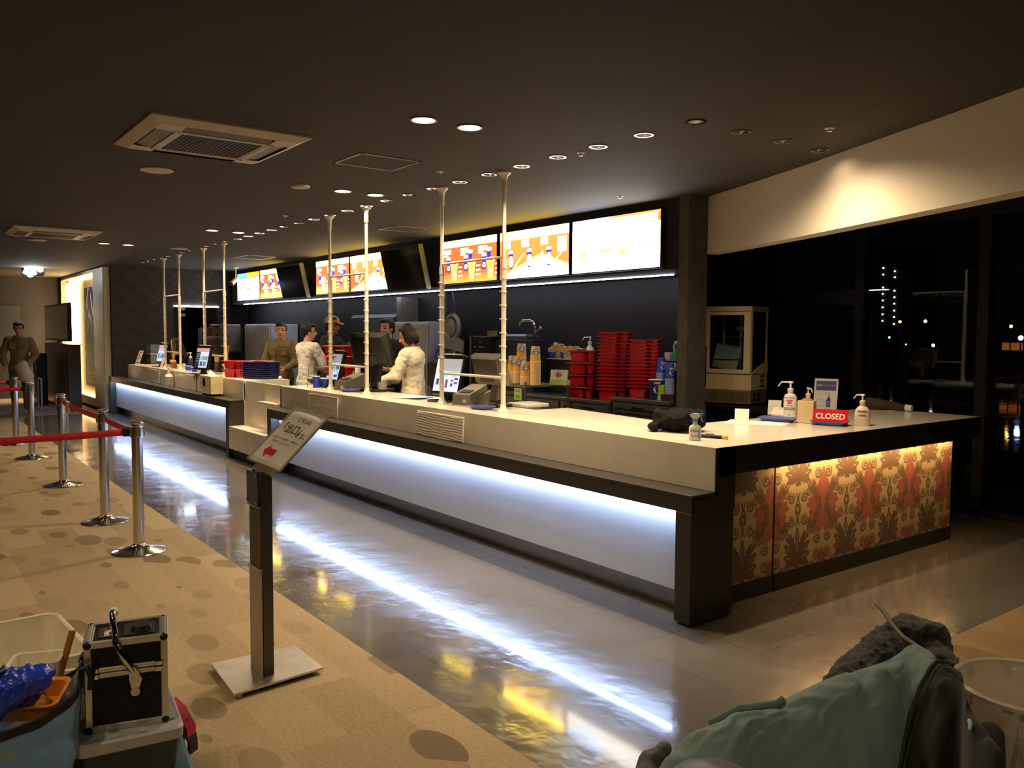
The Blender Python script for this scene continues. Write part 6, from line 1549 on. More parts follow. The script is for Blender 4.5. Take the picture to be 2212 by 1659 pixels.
# cabinet, black screen and rack beside the poster box
a = onz(99, 868, 0); b = onz(172, 866, 0)
t = thing('side_cabinet', 'dark bronze cabinet standing before the glowing poster box', 'cabinet', (-17.6, -.45, 0))
pl_ = ony(100, 865, -.55); pr_ = ony(148, 864, -.55)
hz = ony(130, 745, -.55).z
m = MB(); m.box(pl_.x + 17.6, -.10, .04, pr_.x + 17.6, .14, hz, 0, .008); m.build('body', mat('bronze_dark', (64, 48, 32), rough=.35, metal=.4), t)
m = MB(); m.box(pl_.x + 17.65, -.10, 0, pr_.x + 17.55, .12, .04); m.build('plinth', M_black, t)
m = MB(); m.box(pl_.x + 17.58, -.11, hz, pr_.x + 17.62, .15, hz + .02); m.build('top', M_bez, t)
sl = ony(98, 740, -.45); sr = ony(148, 740, -.45); z1 = ony(120, 657, -.45).z
t = thing('black_monitor', 'black blank monitor standing on the bronze cabinet', 'monitor', ((sl.x + sr.x) / 2, -.42, hz + .02))
w = (sr.x - sl.x) / 2; m = MB(); m.box(-w, -.03, .05, w, .04, z1 - hz - .02, 0, .006); m.build('housing', M_bez, t)
m = MB(); m.box(-w + .04, -.034, .10, w - .04, -.03, z1 - hz - .07); m.build('screen', MATS['dead_screen'], t); m = MB(); m.box(-.25, -.08, 0, .25, .07, .015); m.box(-.06, .0, .01, .06, .03, .06); m.build('foot', M_bez, t)
p = ony(88, 870, -.75); t = thing('leaflet_rack', 'narrow rack of leaflets between the man and the bronze cabinet', 'rack', (-17.2, -.78, 0))
m = MB(); m.box(-.25, -.1, 0, .25, .1, 1.1, 0, .01); m.build('rack_body', M_bez, t)
for k in range(4):
    m = MB(); m.box(-.2, -.115, .45 + .15 * k, .2, -.1, .57 + .15 * k); m.build('leaflet', mat('leaflet_%d' % k, (120 + 20 * k, 110, 130), rough=.6), t)
t = thing('folding_frame', 'thin white frame standing behind the chrome post by the plastic bag', 'frame', (-15.9, -.95, 0))
m = MB(); m.tube([(-.35, 0, .0), (-.35, 0, .62), (.1, 0, .62), (.1, 0, .0), (-.35, 0, 0.02)], .016, 8); m.build('tube_frame', M_paper, t, smooth=50)
# work light near the ceiling
t = thing('work_light', 'glaring white work light clamped high at the far left', 'lamp', onx(72, 586, -16.2))
m = MB(); m.M = Matrix.Rotation(.3, 4, 'Y'); m.box(-.05, -.20, -.10, .0, .20, .10, 0, .02); m.box(-.06, -.02, .08, -.02, .02, .30); m.build('housing', M_bez, t)
E_flood = mat('flood_white', emit=(236, 240, 255), es=60)
for (y, z) in ((-.10, .05), (.03, .06), (.12, .03), (-.13, -.03), (.0, -.04), (-.06, -.08)):
    m = MB(); m.M = Matrix.Rotation(.3, 4, 'Y'); m.lathe([(0, 0), (.045, 0)], 16, caps=False); 
    m = MB(); m.sphere((.01, y, z), .02, .055, .04, 12, 8); m.build('lamp_lens', E_flood, t, smooth=60)
add_light('lamp_glow', t, (.15, 0, 0), 22, .1, color=(.86, .9, 1.0), rad=.12)
wp = thing('dark_board', 'dark notice board on the far wall behind the man with the bag', 'board', (-19.39, -1.5, 1.2)); m = MB(); m.box(0, -.8, 0, .03, .62, .95, 0, .006); m.build('panel', mat('board_blue', (34, 34, 50), rough=.6), wp)
# exit light over the doorway and oval mirror
t = thing('door_notice', 'two small pale notices hanging over the dark left doorway', 'notice', (-14.44, 1.37, 1.93)); m = MB(); m.box(0, -.07, .07, .02, .07, .13); m.box(0, -.07, -.05, .02, .07, .0); m.build('plate', mat('notice_tan', (150, 140, 110), rough=.5), t)
q_ = onx(449, 730, -14.40); t = thing('wall_mirror', 'rounded rectangular mirror on the left wall above the far display', 'mirror', (-14.40, q_.y, q_.z), -.12)
m = MB(); m.M = Matrix.Rotation(PI / 2, 4, 'Z'); m.loft([[(x, y, z) for (x, z, _) in rrect(.19, .21, .06, 0, 5)] for y in (.02, -.01)]); m.build('rim', mat('mirror_rim', (120, 118, 112), rough=.3), t, smooth=30)
m = MB(); m.M = Matrix.Rotation(PI / 2, 4, 'Z'); rr = [(x, z) for (x, z, _) in rrect(.178, .198, .055, 0, 5)]
m.add([(x, -.014, z) for x, z in rr], [list(range(len(rr)))]); m.build('mirror_glass', mat('mirror', (210, 212, 214), rough=.03, metal=1), t)
m = MB(); m.cyl((-.045, 0, 0), (-.01, 0, 0), .03, n=12); m.build('wall_bracket', M_bez, t)
# CCTV
q_ = onx(490, 595, -13.0); t = thing('security_camera', 'small white security camera under the ceiling left of the menu screens', 'camera', (-13.2, 2.05, ZC))
m = MB(); m.lathe([(.06, 0), (.06, -.015), (.014, -.02), (.014, -.22)], 18); m.build('mount', M_cwhite, t, smooth=40)
m = MB(); m.cyl((-.02, .02, -.22), (.10, -.12, -.33), .045, n=16); b_ = m.build('body', M_cwhite, t, smooth=40); m = MB(); m.cyl((.10, -.12, -.33), (.106, -.127, -.3355), .034, n=16); m.build('lens', M_bez, b_)
t = thing('speaker_bracket', 'dull triangular bracket on the column side near the blue cups', 'bracket', (-2.22, 2.42, 1.55)); m = MB(); m.prism([(0, 0, 0), (0, 0, .22), (-.10, 0, .12)], (0, .02, 0)); m.build('plate', M_col, t); m = MB(); m.tube([(-.09, .0, .10), (-.02, 0, .01), (0, 0, .10)], .004, 6); m.build('wire', M_steel2, t)
# ------------------------------------------------------------------ people
M_skin = mat('skin', (214, 160, 126), rough=.5, spec=.35, nz=(30, .05)); M_lips = mat('lips', (168, 96, 84), rough=.5); M_eye = mat('eye_dark', (40, 28, 24), rough=.25); M_hair = mat('hair_black', (26, 21, 19), rough=.55, spec=.4, bump=(120, .4, (1, 1, .15)))
def person(x, y, yaw, H, lab, pose, top, trousers, shoes, hair='short', hold=None, collar=True, z0=0.0):
    """one continuous body; yaw 0 faces +Y. pose: joint overrides for a 1.70 m figure"""
    s = H / 1.70
    t = thing('person', lab, 'person', (x, y, z0), yaw); t.scale = (s, s, s)
    J = dict(pel=(0, 0, .93), spi=(0, .0, 1.10), che=(0, .01, 1.28), nec=(0, -.005, 1.44), hed=(0, .02, 1.575),
             sL=(-.172, 0, 1.362), sR=(.172, 0, 1.362), eL=(-.235, .01, 1.11), eR=(.235, .01, 1.11), wL=(-.245, .08, .86), wR=(.245, .08, .86),
             hL=(-.09, 0, .90), hR=(.09, 0, .90), kL=(-.10, .02, .49), kR=(.10, .02, .49), aL=(-.10, -.02, .09), aR=(.10, -.02, .09), look=0.0, nod=0.0)
    J.update(pose or {})
    V = {k: Vector(v) for k, v in J.items() if isinstance(v, tuple)}
    def torso(m, g):
        capsule(m, V['pel'] + Vector((-.05, 0, -.02)), V['pel'] + Vector((.05, 0, -.02)), .115 + g, .115 + g, flat=((0, 1, 0), .85))
        capsule(m, V['pel'], V['spi'], .135 + g, .13 + g, flat=((0, 1, 0), .78)); capsule(m, V['spi'], V['che'], .13 + g, .15 + g, flat=((0, 1, 0), .75))
        capsule(m, V['che'] + Vector((-.06, 0, .02)), V['che'] + Vector((.06, 0, .02)), .115 + g, .115 + g, flat=((0, 1, 0), .9))
        capsule(m, V['sL'] + Vector((.03, 0, -.03)), V['sR'] + Vector((-.03, 0, -.03)), .068 + g, .068 + g); capsule(m, V['che'], V['nec'] + Vector((0, 0, -.04)), .10 + g, .065 + g)
        for k in 'LR': capsule(m, V['nec'] + Vector((0, 0, -.045)), V['s' + k] + Vector((0, 0, -.012)), .058 + g * .8, .052 + g * .8)
    def arms(m, g, cut=1.0):
        for k in 'LR':
            capsule(m, V['s' + k], V['e' + k], .052 + g, .042 + g)
            if cut > 0: capsule(m, V['e' + k], V['e' + k].lerp(V['w' + k], cut), .043 + g, .043 + g - .012 * cut)
    def legs(m, g, low=1.0):
        for k in 'LR':
            capsule(m, V['h' + k], V['k' + k], .085 + g, .056 + g); capsule(m, V['k' + k], V['k' + k].lerp(V['a' + k], low), .057 + g, .057 + g - .019 * low)
    m = MB(); torso(m, 0); arms(m, 0); legs(m, 0)
    capsule(m, V['nec'] + Vector((0, 0, -.06)), V['hed'] + Vector((0, -.02, -.04)), .056, .05)
    RH = Matrix.Translation(V['hed']) @ Matrix.Rotation(J['look'], 4, 'Z') @ Matrix.Rotation(J['nod'], 4, 'X')
    def head(m):
        m.M = RH
        m.sphere((0, -.012, .035), .077, .094, .088, 24, 16); m.sphere((0, .012, -.028), .064, .076, .085, 20, 14); m.sphere((0, .048, -.088), .032, .032, .028, 12, 8)
        capsule(m, (0, .088, .012), (0, .108, -.022), .009, .015); m.sphere((-.012, .092, -.026), .010, n=8, m=6); m.sphere((.012, .092, -.026), .010, n=8, m=6)
        for q in (-1, 1):
            m.sphere((q * .079, -.008, -.008), .012, .020, .032, 10, 8); m.sphere((q * .032, .066, .022), .022, .018, .010, 8, 6)
        capsule(m, (-.018, .083, -.056), (.018, .083, -.056), .010, .010)
        m.M = Matrix.Identity(4)
    head(m)
    for k in 'LR':      # hands with separate curled fingers
        w = V['w' + k]; d = (w - V['e' + k]).normalized()
        sd = Vector(J.get('palm' + k, (0, 0, 1))); sd = (sd - d * sd.dot(d)).normalized(); n = d.cross(sd)
        palm = w + d * .055; capsule(m, w, palm, .026, .034, flat=(tuple(n), .55))
        curl = J.get('curl' + k, .5); th = -1 if J.get('thumb' + k, 1) < 0 else 1
        for i, (off, ln) in enumerate(((.030, .070), (.010, .078), (-.011, .072), (-.030, .056))):
            p0 = palm + sd * off + d * .022; a = p0; dirv = d.copy()
            for seg in range(3):
                dirv = (dirv + n * curl * (.5 + .25 * seg)).normalized(); b = a + dirv * ln * (.45, .32, .23)[seg]; capsule(m, a, b, .0092 - .0008 * seg, .0086 - .0008 * seg, 8); a = b
        p0 = w + d * .03 + sd * .028 * th; a = p0
        for seg in range(2):
            dirv = (d * .55 + sd * th * (.75 - .5 * seg) + n * (.25 + .3 * seg)).normalized(); b = a + dirv * (.038, .03)[seg]; capsule(m, a, b, .011, .0095, 8); a = b
    for k in 'LR':
        a = V['a' + k]; capsule(m, a, a + Vector((0, -.02, -.04)), .038, .04); capsule(m, a + Vector((0, 0, -.05)), a + Vector((0, .14, -.062)), .036, .028)
    body = remesh_obj(m, 'body', M_skin, t, .0075, 2)
    me = body.data; me.materials.append(M_lips); me.materials.append(M_eye); inv = RH.inverted()
    for p in me.polygons:
        c = inv @ p.center
        if c.y > .055 and abs(c.x) < .05 and -.1 < c.z < .06:
            if abs(c.z + .057) < .0075 and abs(c.x) < .026: p.material_index = 1
            elif abs(c.z - .006) < .0075 and .018 < abs(c.x) < .046: p.material_index = 2
            elif abs(c.z - .034) < .005 and .014 < abs(c.x) < .05: p.material_index = 2
    # clothes
    kind, colr, g, cut, wr = top
    m = MB(); torso(m, g); arms(m, g * 1.05, cut)
    capsule(m, V['pel'] + Vector((-.05, 0, -.06)), V['pel'] + Vector((.05, 0, -.06)), .125 + g, .125 + g, flat=((0, 1, 0), .85))
    gm = remesh_obj(m, kind, mat('cloth_' + kind + '_%d%d%d' % colr, colr, rough=.9, spec=.15, nz=(40, .06), sheen=.2), t, .0105, 3, lambda p: wr * (1.2 * fbm((p.x * 8, p.y * 8, p.z * 6), 1.0) + .9 * (.35 - abs(fbm((p.x * 13, p.y * 13, p.z * 17 + 3), 1.0)))))
    bm2 = bmesh.new(); bm2.from_mesh(gm.data)      # cut the neckline open
    nk = V['nec']; dl_ = [v for v in bm2.verts if (v.co - nk - Vector((0, .02, .03))).length < .062 or v.co.z > nk.z + .01]
    bmesh.ops.delete(bm2, geom=dl_, context='VERTS'); bm2.to_mesh(gm.data); bm2.free()
    if collar:
        m = MB(); rings = []
        for (r, z) in ((.072, -.045), (.070, .0), (.080, -.002), (.084, -.04)):
            rings.append([(r * math.cos(a), r * math.sin(a) * .95 + .005, nk.z + z + .014 - .022 * max(0, math.sin(a))) for a in [2 * PI * k / 20 for k in range(20)]])
        m.loft(rings, caps=False); m.build('collar', gm.data.materials[0], gm, smooth=60)
        m = MB(); capsule(m, V['che'] + Vector((0, .118 + g, .09)), V['spi'] + Vector((0, .104 + g, -.1)), .006, .006, 6); m.build('front_placket', gm.data.materials[0], gm)
    if kind == 'jacket':
        for q in (-1, 1):
            m = MB(); m.M = Matrix.Translation(V['che'] + Vector((q * .085, .112 + g, -.03))); m.box(-.045, 0, -.05, .045, .012, .05, 0, .005); m.box(-.048, .0, .03, .048, .016, .055, 0, .004); m.build('chest_pocket', gm.data.materials[0], gm)
    m = MB(); legs(m, .014, .96); capsule(m, V['pel'] + Vector((-.05, 0, -.04)), V['pel'] + Vector((.05, 0, -.04)), .122, .122, flat=((0, 1, 0), .85))
    remesh_obj(m, 'trousers', mat('trousers_%d%d%d' % trousers, trousers, rough=.9, spec=.15), t, .013, 3, lambda p: .006 * fbm((p.x * 9, p.y * 9, p.z * 5)))
    for k in 'LR':
        a = V['a' + k]; m = MB(); capsule(m, a + Vector((0, -.03, -.045)), a + Vector((0, .15, -.055)), .048, .040, flat=((0, 0, 1), .85)); m.box(a.x - .042, a.y - .075, .0, a.x + .042, a.y + .185, .022, 0, .012)
        remesh_obj(m, 'shoe', mat('shoe_%d%d%d' % shoes, shoes, rough=.5), t, .01, 2)
    # hair
    m = MB(); m.M = RH
    m.sphere((0, -.022, .045), .087, .100, .092, 24, 16)
    if hair == 'bob':
        for q in (-1, 1): m.sphere((q * .068, -.03, -.03), .03, .065, .085, 12, 10)
        m.sphere((0, -.075, -.03), .07, .045, .09, 14, 10)
    else:
        m.sphere((0, -.07, .0), .07, .04, .075, 14, 10)
        for q in (-1, 1): m.sphere((q * .072, -.02, .02), .018, .04, .045, 10, 8)
    m.sphere((.02, .05, .098), .055, .035, .03, 12, 8)
    o = remesh_obj(m, 'hair', M_hair, t, .008, 2, lambda p: .003 * fbm((p.x * 40, p.y * 40, p.z * 14)))
    bm2 = bmesh.new(); bm2.from_mesh(o.data); dl_ = []
    for v in bm2.verts:
        c = inv @ v.co
        if c.y > .03 and c.z < .062 + .2 * max(0, .03 - abs(c.x)) * 0: dl_.append(v)
    bmesh.ops.delete(bm2, geom=dl_, context='VERTS'); bm2.to_mesh(o.data); bm2.free()
    if hair == 'cap':
        mc = mat('cap_tan', (176, 138, 88), rough=.85)
        m = MB(); m.M = RH; m.lathe([(.094, .045), (.097, .075), (.085, .115), (.05, .142), (0, .152)], 28, (0, -.012, 0), sy=1.12); c_ = m.build('cap', mc, t, smooth=60)
        m = MB(); m.M = RH; m.loft([[(-.07, .075, .055), (.07, .075, .055), (.07, .075, .049), (-.07, .075, .049)], [(-.06, .135, .042), (.06, .135, .042), (.06, .135, .036), (-.06, .135, .036)], [(-.025, .172, .024), (.025, .172, .024), (.025, .172, .019), (-.025, .172, .019)]]); m.build('brim', mc, c_, smooth=50)
        m = MB(); m.M = RH; m.sphere((0, -.012, .153), .009, n=8, m=6); m.build('button', mc, c_)
    return t, V, s
def face_to(dx, dy): return math.atan2(dy, dx) - PI / 2

# man with the plastic bag at the far left
p = onz(46, 893, 0)
fy = face_to(.95, -.31)
t1, V1, s1 = person(p.x, p.y, fy, 1.74, 'person in a khaki work jacket holding a white plastic bag at the far left', dict(eL=(-.27, .03, 1.10), wL=(-.17, .17, .93), eR=(.27, .04, 1.11), wR=(.20, .20, .93), curlL=.7, curlR=.8, nod=-.25, thumbL=1, thumbR=-1), ('jacket', (146, 126, 92), .022, .96, .010), (122, 104, 72), (150, 146, 130))
m = MB(); capsule(m, (-.10, .30, .90), (-.15, .31, .72), .10, .125); capsule(m, (-.17, .30, .72), (-.27, .27, .38), .11, .02); capsule(m, (-.03, .31, .86), (-.12, .31, .80), .06, .1)
o = remesh_obj(m, 'plastic_bag', haze_plastic('bag_white', (236, 222, 206), .95, .4), None, .014, 3, lambda p: .012 * fbm(p, 16))
o.matrix_world = Matrix.Translation((p.x, p.y, 0)) @ Matrix.Rotation(fy, 4, 'Z') @ Matrix.Scale(s1, 4)
tag(o, 'crumpled white plastic bag held by the person at the far left', 'plastic bag')

# the group behind the counter
a = ony(608, 700, 1.55)
person(a.x, a.y, face_to(.75, -.66), 1.72, 'person in a khaki jacket behind the dark blue trays', dict(eL=(-.25, .06, 1.10), wL=(-.14, .22, 1.0), eR=(.25, .03, 1.1), look=.2), ('jacket', (132, 114, 80), .022, .96, .012), (70, 62, 48), (60, 56, 50))
a = ony(664, 700, 1.30)
person(a.x, a.y, face_to(-.2, .97), 1.70, 'person in a pale grey shirt with back turned, left of the second display', dict(eL=(-.25, .10, 1.12), wL=(-.12, .26, 1.06), eR=(.25, .10, 1.12), wR=(.12, .26, 1.06), look=-.4), ('shirt', (196, 192, 184), .020, .45, .010), (60, 56, 52), (50, 48, 46), collar=False)
a = ony(716, 700, 1.85)
person(a.x, a.y, face_to(.75, .55), 1.80, 'person in a dark jacket and tan cap behind the red trays', dict(eL=(-.24, .10, 1.12), wL=(-.16, .30, 1.05), eR=(.24, .06, 1.12), wR=(.2, .2, .95), look=-.1), ('jacket', (52, 50, 42), .026, .96, .012), (40, 38, 36), (30, 30, 30), hair='cap')
a = ony(893, 700, 1.28)
f5 = face_to(-.80, -.60)
t5, V5, s5 = person(a.x, a.y, f5, 1.68, 'person in a white long sleeved shirt looking at a phone by the black till', dict(sL=(-.162, .03, 1.355), sR=(.162, .03, 1.355), hed=(0, .07, 1.56), nec=(0, .02, 1.43), eR=(.24, .10, 1.14), wR=(.09, .32, 1.17), eL=(-.235, .12, 1.10), wL=(-.16, .36, 1.03), palmR=(-1, .2, .6), curlR=.75, curlL=.35, palmL=(1, 0, .2), nod=-.4, thumbR=1, thumbL=-1), ('shirt', (236, 222, 194), .022, .70, .011), (30, 28, 28), (26, 24, 24), hair='bob')
TP = Matrix.Translation((a.x, a.y, 0)) @ Matrix.Rotation(f5, 4, 'Z') @ Matrix.Scale(s5, 4)
m = MB(); m.M = Matrix.Translation((.075, .405, 1.225)) @ Matrix.Rotation(-.5, 4, 'X') @ Matrix.Rotation(.2, 4, 'Z'); m.box(-.036, -.004, -.07, .036, .004, .07, 0, .003)
t = thing('phone', 'dark phone held in the hand of the person in the white shirt', 'phone', (a.x, a.y, 0), f5); b_ = m.build('phone_body', M_bez, t)
d_ = (V5['wL'] - V5['eL']).normalized(); c_ = V5['wL'] - d_ * .02
m = MB(); m.cyl(c_ - d_ * .018, c_ + d_ * .018, .036, n=18); w_ = m.build('wristwatch', M_bez, t5, smooth=40); 
a = ony(838, 700, 2.02)
person(a.x, a.y, face_to(.3, -.95), 1.76, 'person in dark clothes mostly hidden behind the tall black till', dict(eL=(-.25, .06, 1.12), wL=(-.14, .24, 1.02)), ('shirt', (44, 40, 38), .022, .9, .010), (36, 34, 32), (30, 30, 30))
# ------------------------------------------------------------------ foreground left: cases, boxes, cooler bag
M_alu = mat('aluminium', (206, 204, 198), rough=.3, metal=.9, nz=(30, .05)); M_ribb = mat('ribbed_black', (34, 32, 31), rough=.45, spec=.4)
M_teal = mat('teal_box', (26, 96, 104), rough=.35); M_greylid = haze_plastic('grey_lid', (198, 200, 196), .88, .3); M_darkbox = haze_plastic('dark_box', (44, 58, 62), .93, .25)
ZQ = .30
t = thing('storage_box', 'teal lidded storage box, lowest under the aluminium case', 'storage box', (-.03, -2.79, 0), math.radians(82.5))
m = MB(); m.loft([rrect(.145, .17, .03, 0), rrect(.165, .19, .03, .105)]); m.build('body', M_teal, t, smooth=35); m = MB(); m.loft([rrect(.176, .20, .035, .10), rrect(.178, .202, .035, .125), rrect(.165, .19, .03, .135)]); m.build('lid', M_teal, t, smooth=35)
t = thing('storage_box', 'dark see-through storage box with grey lid directly under the aluminium case', 'storage box', (-.025, -2.805, .136), math.radians(82.5))
m = MB(); m.loft([rrect(.135, .165, .025, 0), rrect(.15, .18, .025, .13)]); m.build('body', M_darkbox, t, smooth=35)
m = MB(); m.loft([rrect(.158, .188, .03, .122), rrect(.160, .190, .03, .155), rrect(.152, .182, .028, .162), rrect(.145, .175, .026, .159), rrect(.10, .13, .02, .159)]); l_ = m.build('lid', M_greylid, t, smooth=35)
m = MB(); m.box(.095, -.12, .16, .14, -.02, .166); m.box(-.06, -.172, .16, -.03, -.15, .165); m.box(.02, -.172, .16, .05, -.15, .165); m.build('lid_ridge', M_greylid, l_)
# aluminium case: X width, -Y front
t = thing('aluminium_case', 'black ribbed case with aluminium edges standing on the grey lid', 'case', (.085, -2.822, ZQ), math.radians(76))
w, d, h = .112, .185, .285
zs = .185
m = MB(); m.box(-w, 0, .006, w, d, zs - .004); 
for k in range(24): m.box(-w + .012, -.0035, .018 + k * .0068, w - .012, .002, .0218 + k * .0068)
for k in range(24):
    m.box(w - .002, .012, .018 + k * .0068, w + .0035, d - .012, .0218 + k * .0068); m.box(-w - .0035, .012, .018 + k * .0068, -w + .002, d - .012, .0218 + k * .0068)
m.build('body_panels', M_ribb, t)
m = MB(); m.box(-w, 0, zs + .012, w, d, h - .002)
for k in range(11): m.box(-w + .012, -.0035, zs + .02 + k * .0068, w - .012, .002, zs + .0238 + k * .0068)
for k in range(34): m.box(-w + .012, .012 + k * .0048, h - .003, w - .012, .0148 + k * .0048, h + .0005)
m.build('lid_panels', M_ribb, t)
m = MB(); e = .011
for x in (-w, w):
    for y in (0, d): m.box(x - e, y - e * .6, 0, x + e, y + e * .6 + .004, h, 0, .003)
for z in (.006, zs - .006, zs + .012, h - .004):
    r = .008 if z not in (.006, h - .004) else .0115
    for y in (0, d): m.box(-w, y - .007, z - r, w, y + .007, z + r, 0, .002)
    for x in (-w, w): m.box(x - .007, 0, z - r, x + .007, d, z + r, 0, .002)
for x in (-w, w): m.box(x - .014, 0, h - .008, x + .014, d, h + .004, 0, .003)
m.build('edge_profiles', M_alu, t)
for x in (-w, w):
    for y in (0, d):
        for z in (.006, h - .004): m = MB(); m.sphere((x, y, z), .0135, n=12, m=8); m.build('corner_cap', M_bez, t, smooth=60)
for x in (-w + .02, w - .016):
    m = MB(); m.box(x - .012, -.014, zs - .014, x + .012, -.004, zs + .022, 0, .002); m.cyl((x - .012, -.014, zs + .004), (x + .012, -.014, zs + .004), .004, n=8); m.build('latch', M_chrome, t)
m = MB(); m.box(-w - .022, .04, zs - .06, -w - .004, .07, zs + .05, 0, .004); m.tube([(-w - .018, .03, zs + .05), (-w - .03, .055, zs + .03), (-w - .018, .08, zs + .05)], .004, 6); m.build('side_latch', M_chrome, t)
m = MB(); m.box(-.01, .03, h, .085, .15, h + .006, 0, .003); m.loft([[(x, y, z + h) for (x, y, z) in rrect(.032, .04, .012, .006, 3, .045, .09)], [(x, y, z + h) for (x, y, z) in rrect(.026, .034, .01, .02, 3, .045, .09)]]); m.build('top_handle', M_bez, t, smooth=30)
m = MB(); m.box(-.085, .04, h, -.035, .14, h + .003); p_ = m.build('badge', M_bez, t); m = MB(); m.box(-.088, .038, h + .001, -.084, .142, h + .005); m.build('badge_edge', M_chrome, p_)
text('lettering', 'U', .034, M_red, p_, Matrix.Translation((-.058, .122, h + .0036)) @ Matrix.Rotation(-PI / 2, 4, 'Z'), .0003, bold=.001)
text('lettering', 'Mark', .026, M_paper, p_, Matrix.Translation((-.058, .078, h + .0036)) @ Matrix.Rotation(-PI / 2, 4, 'Z'), .0003, bold=.001)
# chrome lever resting over the front edge
t = thing('chrome_lever', 'bent chrome lever bar hanging over the front edge of the aluminium case', 'lever', (.085, -2.822, ZQ), math.radians(76))
P = [(-.035, .045, .365), (-.038, .028, .372), (-.038, .012, .362), (-.035, .004, .33), (-.03, .003, .305), (-.03, -.008, .29), (-.018, -.02, .255), (.004, -.022, .215), (.02, -.02, .185)]
m = MB(); m.tube(P, [.007, .010, .010, .009, .010, .012, .013, .012, .010], 14); b_ = m.build('bar', M_chrome, t, smooth=60)
m = MB(); m.loft([[(.008, -.014, .205), (.026, -.014, .20), (.026, -.028, .20), (.008, -.028, .205)], [(.008, -.012, .16), (.046, -.012, .16), (.046, -.026, .16), (.008, -.026, .16)], [(.014, -.012, .128), (.036, -.012, .128), (.036, -.020, .128), (.014, -.020, .128)]]); m.build('paddle', M_chrome, t, smooth=50)
m = MB(); m.cyl((.025, -.010, .118), (.025, -.022, .118), .014, n=18); m.build('end_disc', M_alu, t, smooth=40)
m = MB(); m.sphere((-.037, .048, .366), .016, n=14, m=10); m.build('rubber_tip', M_paper, t, smooth=60)
# red tool
a = onz(378, 1512, .22); b = onz(416, 1585, .10); t = thing('red_tool', 'red hand tool with dark tip sticking out behind the storage boxes', 'tool', (0, 0, 0))
up_ = Vector((0, 0, 1)); dv = (b - a); sd = dv.cross(up_).normalized()
m = MB(); m.loft([[a + sd * q * .004 + Vector((0, 0, z)) for q, z in ((-1, 0), (1, 0), (1, .012), (-1, .012))], [a + dv * .4 + sd * q * .022 + Vector((0, 0, z)) for q, z in ((-1, -.03), (1, -.03), (1, .02), (-1, .02))], [a + dv * .95 + sd * q * .026 + Vector((0, 0, z)) for q, z in ((-1, -.03), (1, -.03), (1, .016), (-1, .016))]]); m.build('red_body', mat('tool_red', (200, 36, 44), rough=.35), t, smooth=30)
m = MB(); e0 = a + dv * .95; m.loft([[e0 + sd * q * .027 + Vector((0, 0, z)) for q, z in ((-1, -.06), (1, -.06), (1, -.01), (-1, -.01))], [e0 + dv * .12 + sd * q * .024 + Vector((0, 0, z)) for q, z in ((-1, -.06), (1, -.06), (1, -.02), (-1, -.02))]]); m.build('dark_tip', M_till_d, t)
m = MB(); m.cyl((a.x, a.y, 0), a + dv * .5, .02, n=10); m.build('grip', M_till_d, t, smooth=40)
# clear bins behind
M_bin = haze_plastic('bin_white', (244, 236, 216), .62, .3)
def bin_(cx, cy, a, b, h, rz, lab):
    t = thing('plastic_bin', lab, 'bin', (cx, cy, 0), rz)
    m = MB(); m.loft([rrect(a * .86, b * .86, .04, .004), rrect(a, b, .045, h), rrect(a - .004, b - .004, .043, h), rrect(a * .855, b * .855, .038, .008)]); m.build('walls', M_bin, t, smooth=35)
    m = MB(); m.loft([rrect(a + .012, b + .012, .05, h - .012), rrect(a + .014, b + .014, .05, h - .002), rrect(a + .006, b + .006, .048, h + .003), rrect(a - .004, b - .004, .043, h)], caps=False); m.build('rim', haze_plastic('bin_rim', (246, 238, 220), .85, .3), t, smooth=40)
    return t
bin_(-.60, -3.17, .27, .30, .42, math.radians(4), 'large white translucent open bin behind the blue cooler bag')
bin_(-.155, -2.985, .10, .085, .40, math.radians(0), 'small white translucent tub squeezed beside the aluminium case')
t = thing('wooden_sticks', 'bundle of copper brown sticks standing in the large white bin', 'sticks', (0, 0, 0))
for k in range(4):
    a = onz(123 + 3 * k, 1465, .46); b = onz(152 + 3 * k, 1362, .62)
    m = MB(); m.cyl(a - (b - a) * .8, b, .0045, n=8); m.build('stick', mat('stick_copper', (190, 130, 66), rough=.35), t, smooth=50)
# blue cooler bag
M_bag = mat('bag_blue', (118, 168, 226), rough=.5, sheen=.2, nz=(3, .05)); M_bagd = mat('bag_black', (28, 28, 32), rough=.6)
cx, cy, hw, hd = .03, -3.23, .285, .215
def bagpt(a, z, sc=1.0):
    c, s_ = math.cos(a), math.sin(a); n = 2.6
    x = math.copysign(abs(c) ** (2 / n), c) * hd * sc; y = math.copysign(abs(s_) ** (2 / n), s_) * hw * sc
    return cx + x, cy + y
def rimz(a): return .525 - .075 * max(0, math.cos(a)) ** 1.3 - .13 * max(0, -math.cos(a)) ** .7
t = thing('cooler_bag', 'pale blue open cooler bag with black rim in the lower left corner', 'bag', (0, 0, 0))
def bagf(u, v, inn=0.0):
    a = 2 * PI * u; z = .01 + (rimz(a) - .01) * v; sc = .86 + .14 * v - inn
    x, y = bagpt(a, z, sc); f_ = fbm((x * 5, y * 5, z * 5), 1.0); g_ = abs(fbm((x * 4 + 9, y * 6, z * 9), 1.0))
    k = 1 + (.09 * f_ - .13 * g_) * (1 - .55 * v) * (0 if inn else 1)
    return (cx + (x - cx) * k, cy + (y - cy) * k, z)
m = MB(); m.grid(lambda u, v: bagf(u, v * .945), 120, 50); m.build('shell', M_bag, t, smooth=70, solid=-.004)
m = MB(); m.grid(lambda u, v: bagf(u, .935 + .065 * v), 120, 5); m.build('rim_band', M_bagd, t, smooth=70, solid=-.006)
m = MB(); m.grid(lambda u, v: bagf(u, .2 + .75 * v, .03), 80, 8); m.build('lining', mat('bag_lining', (150, 160, 170), rough=.5), t, smooth=70)
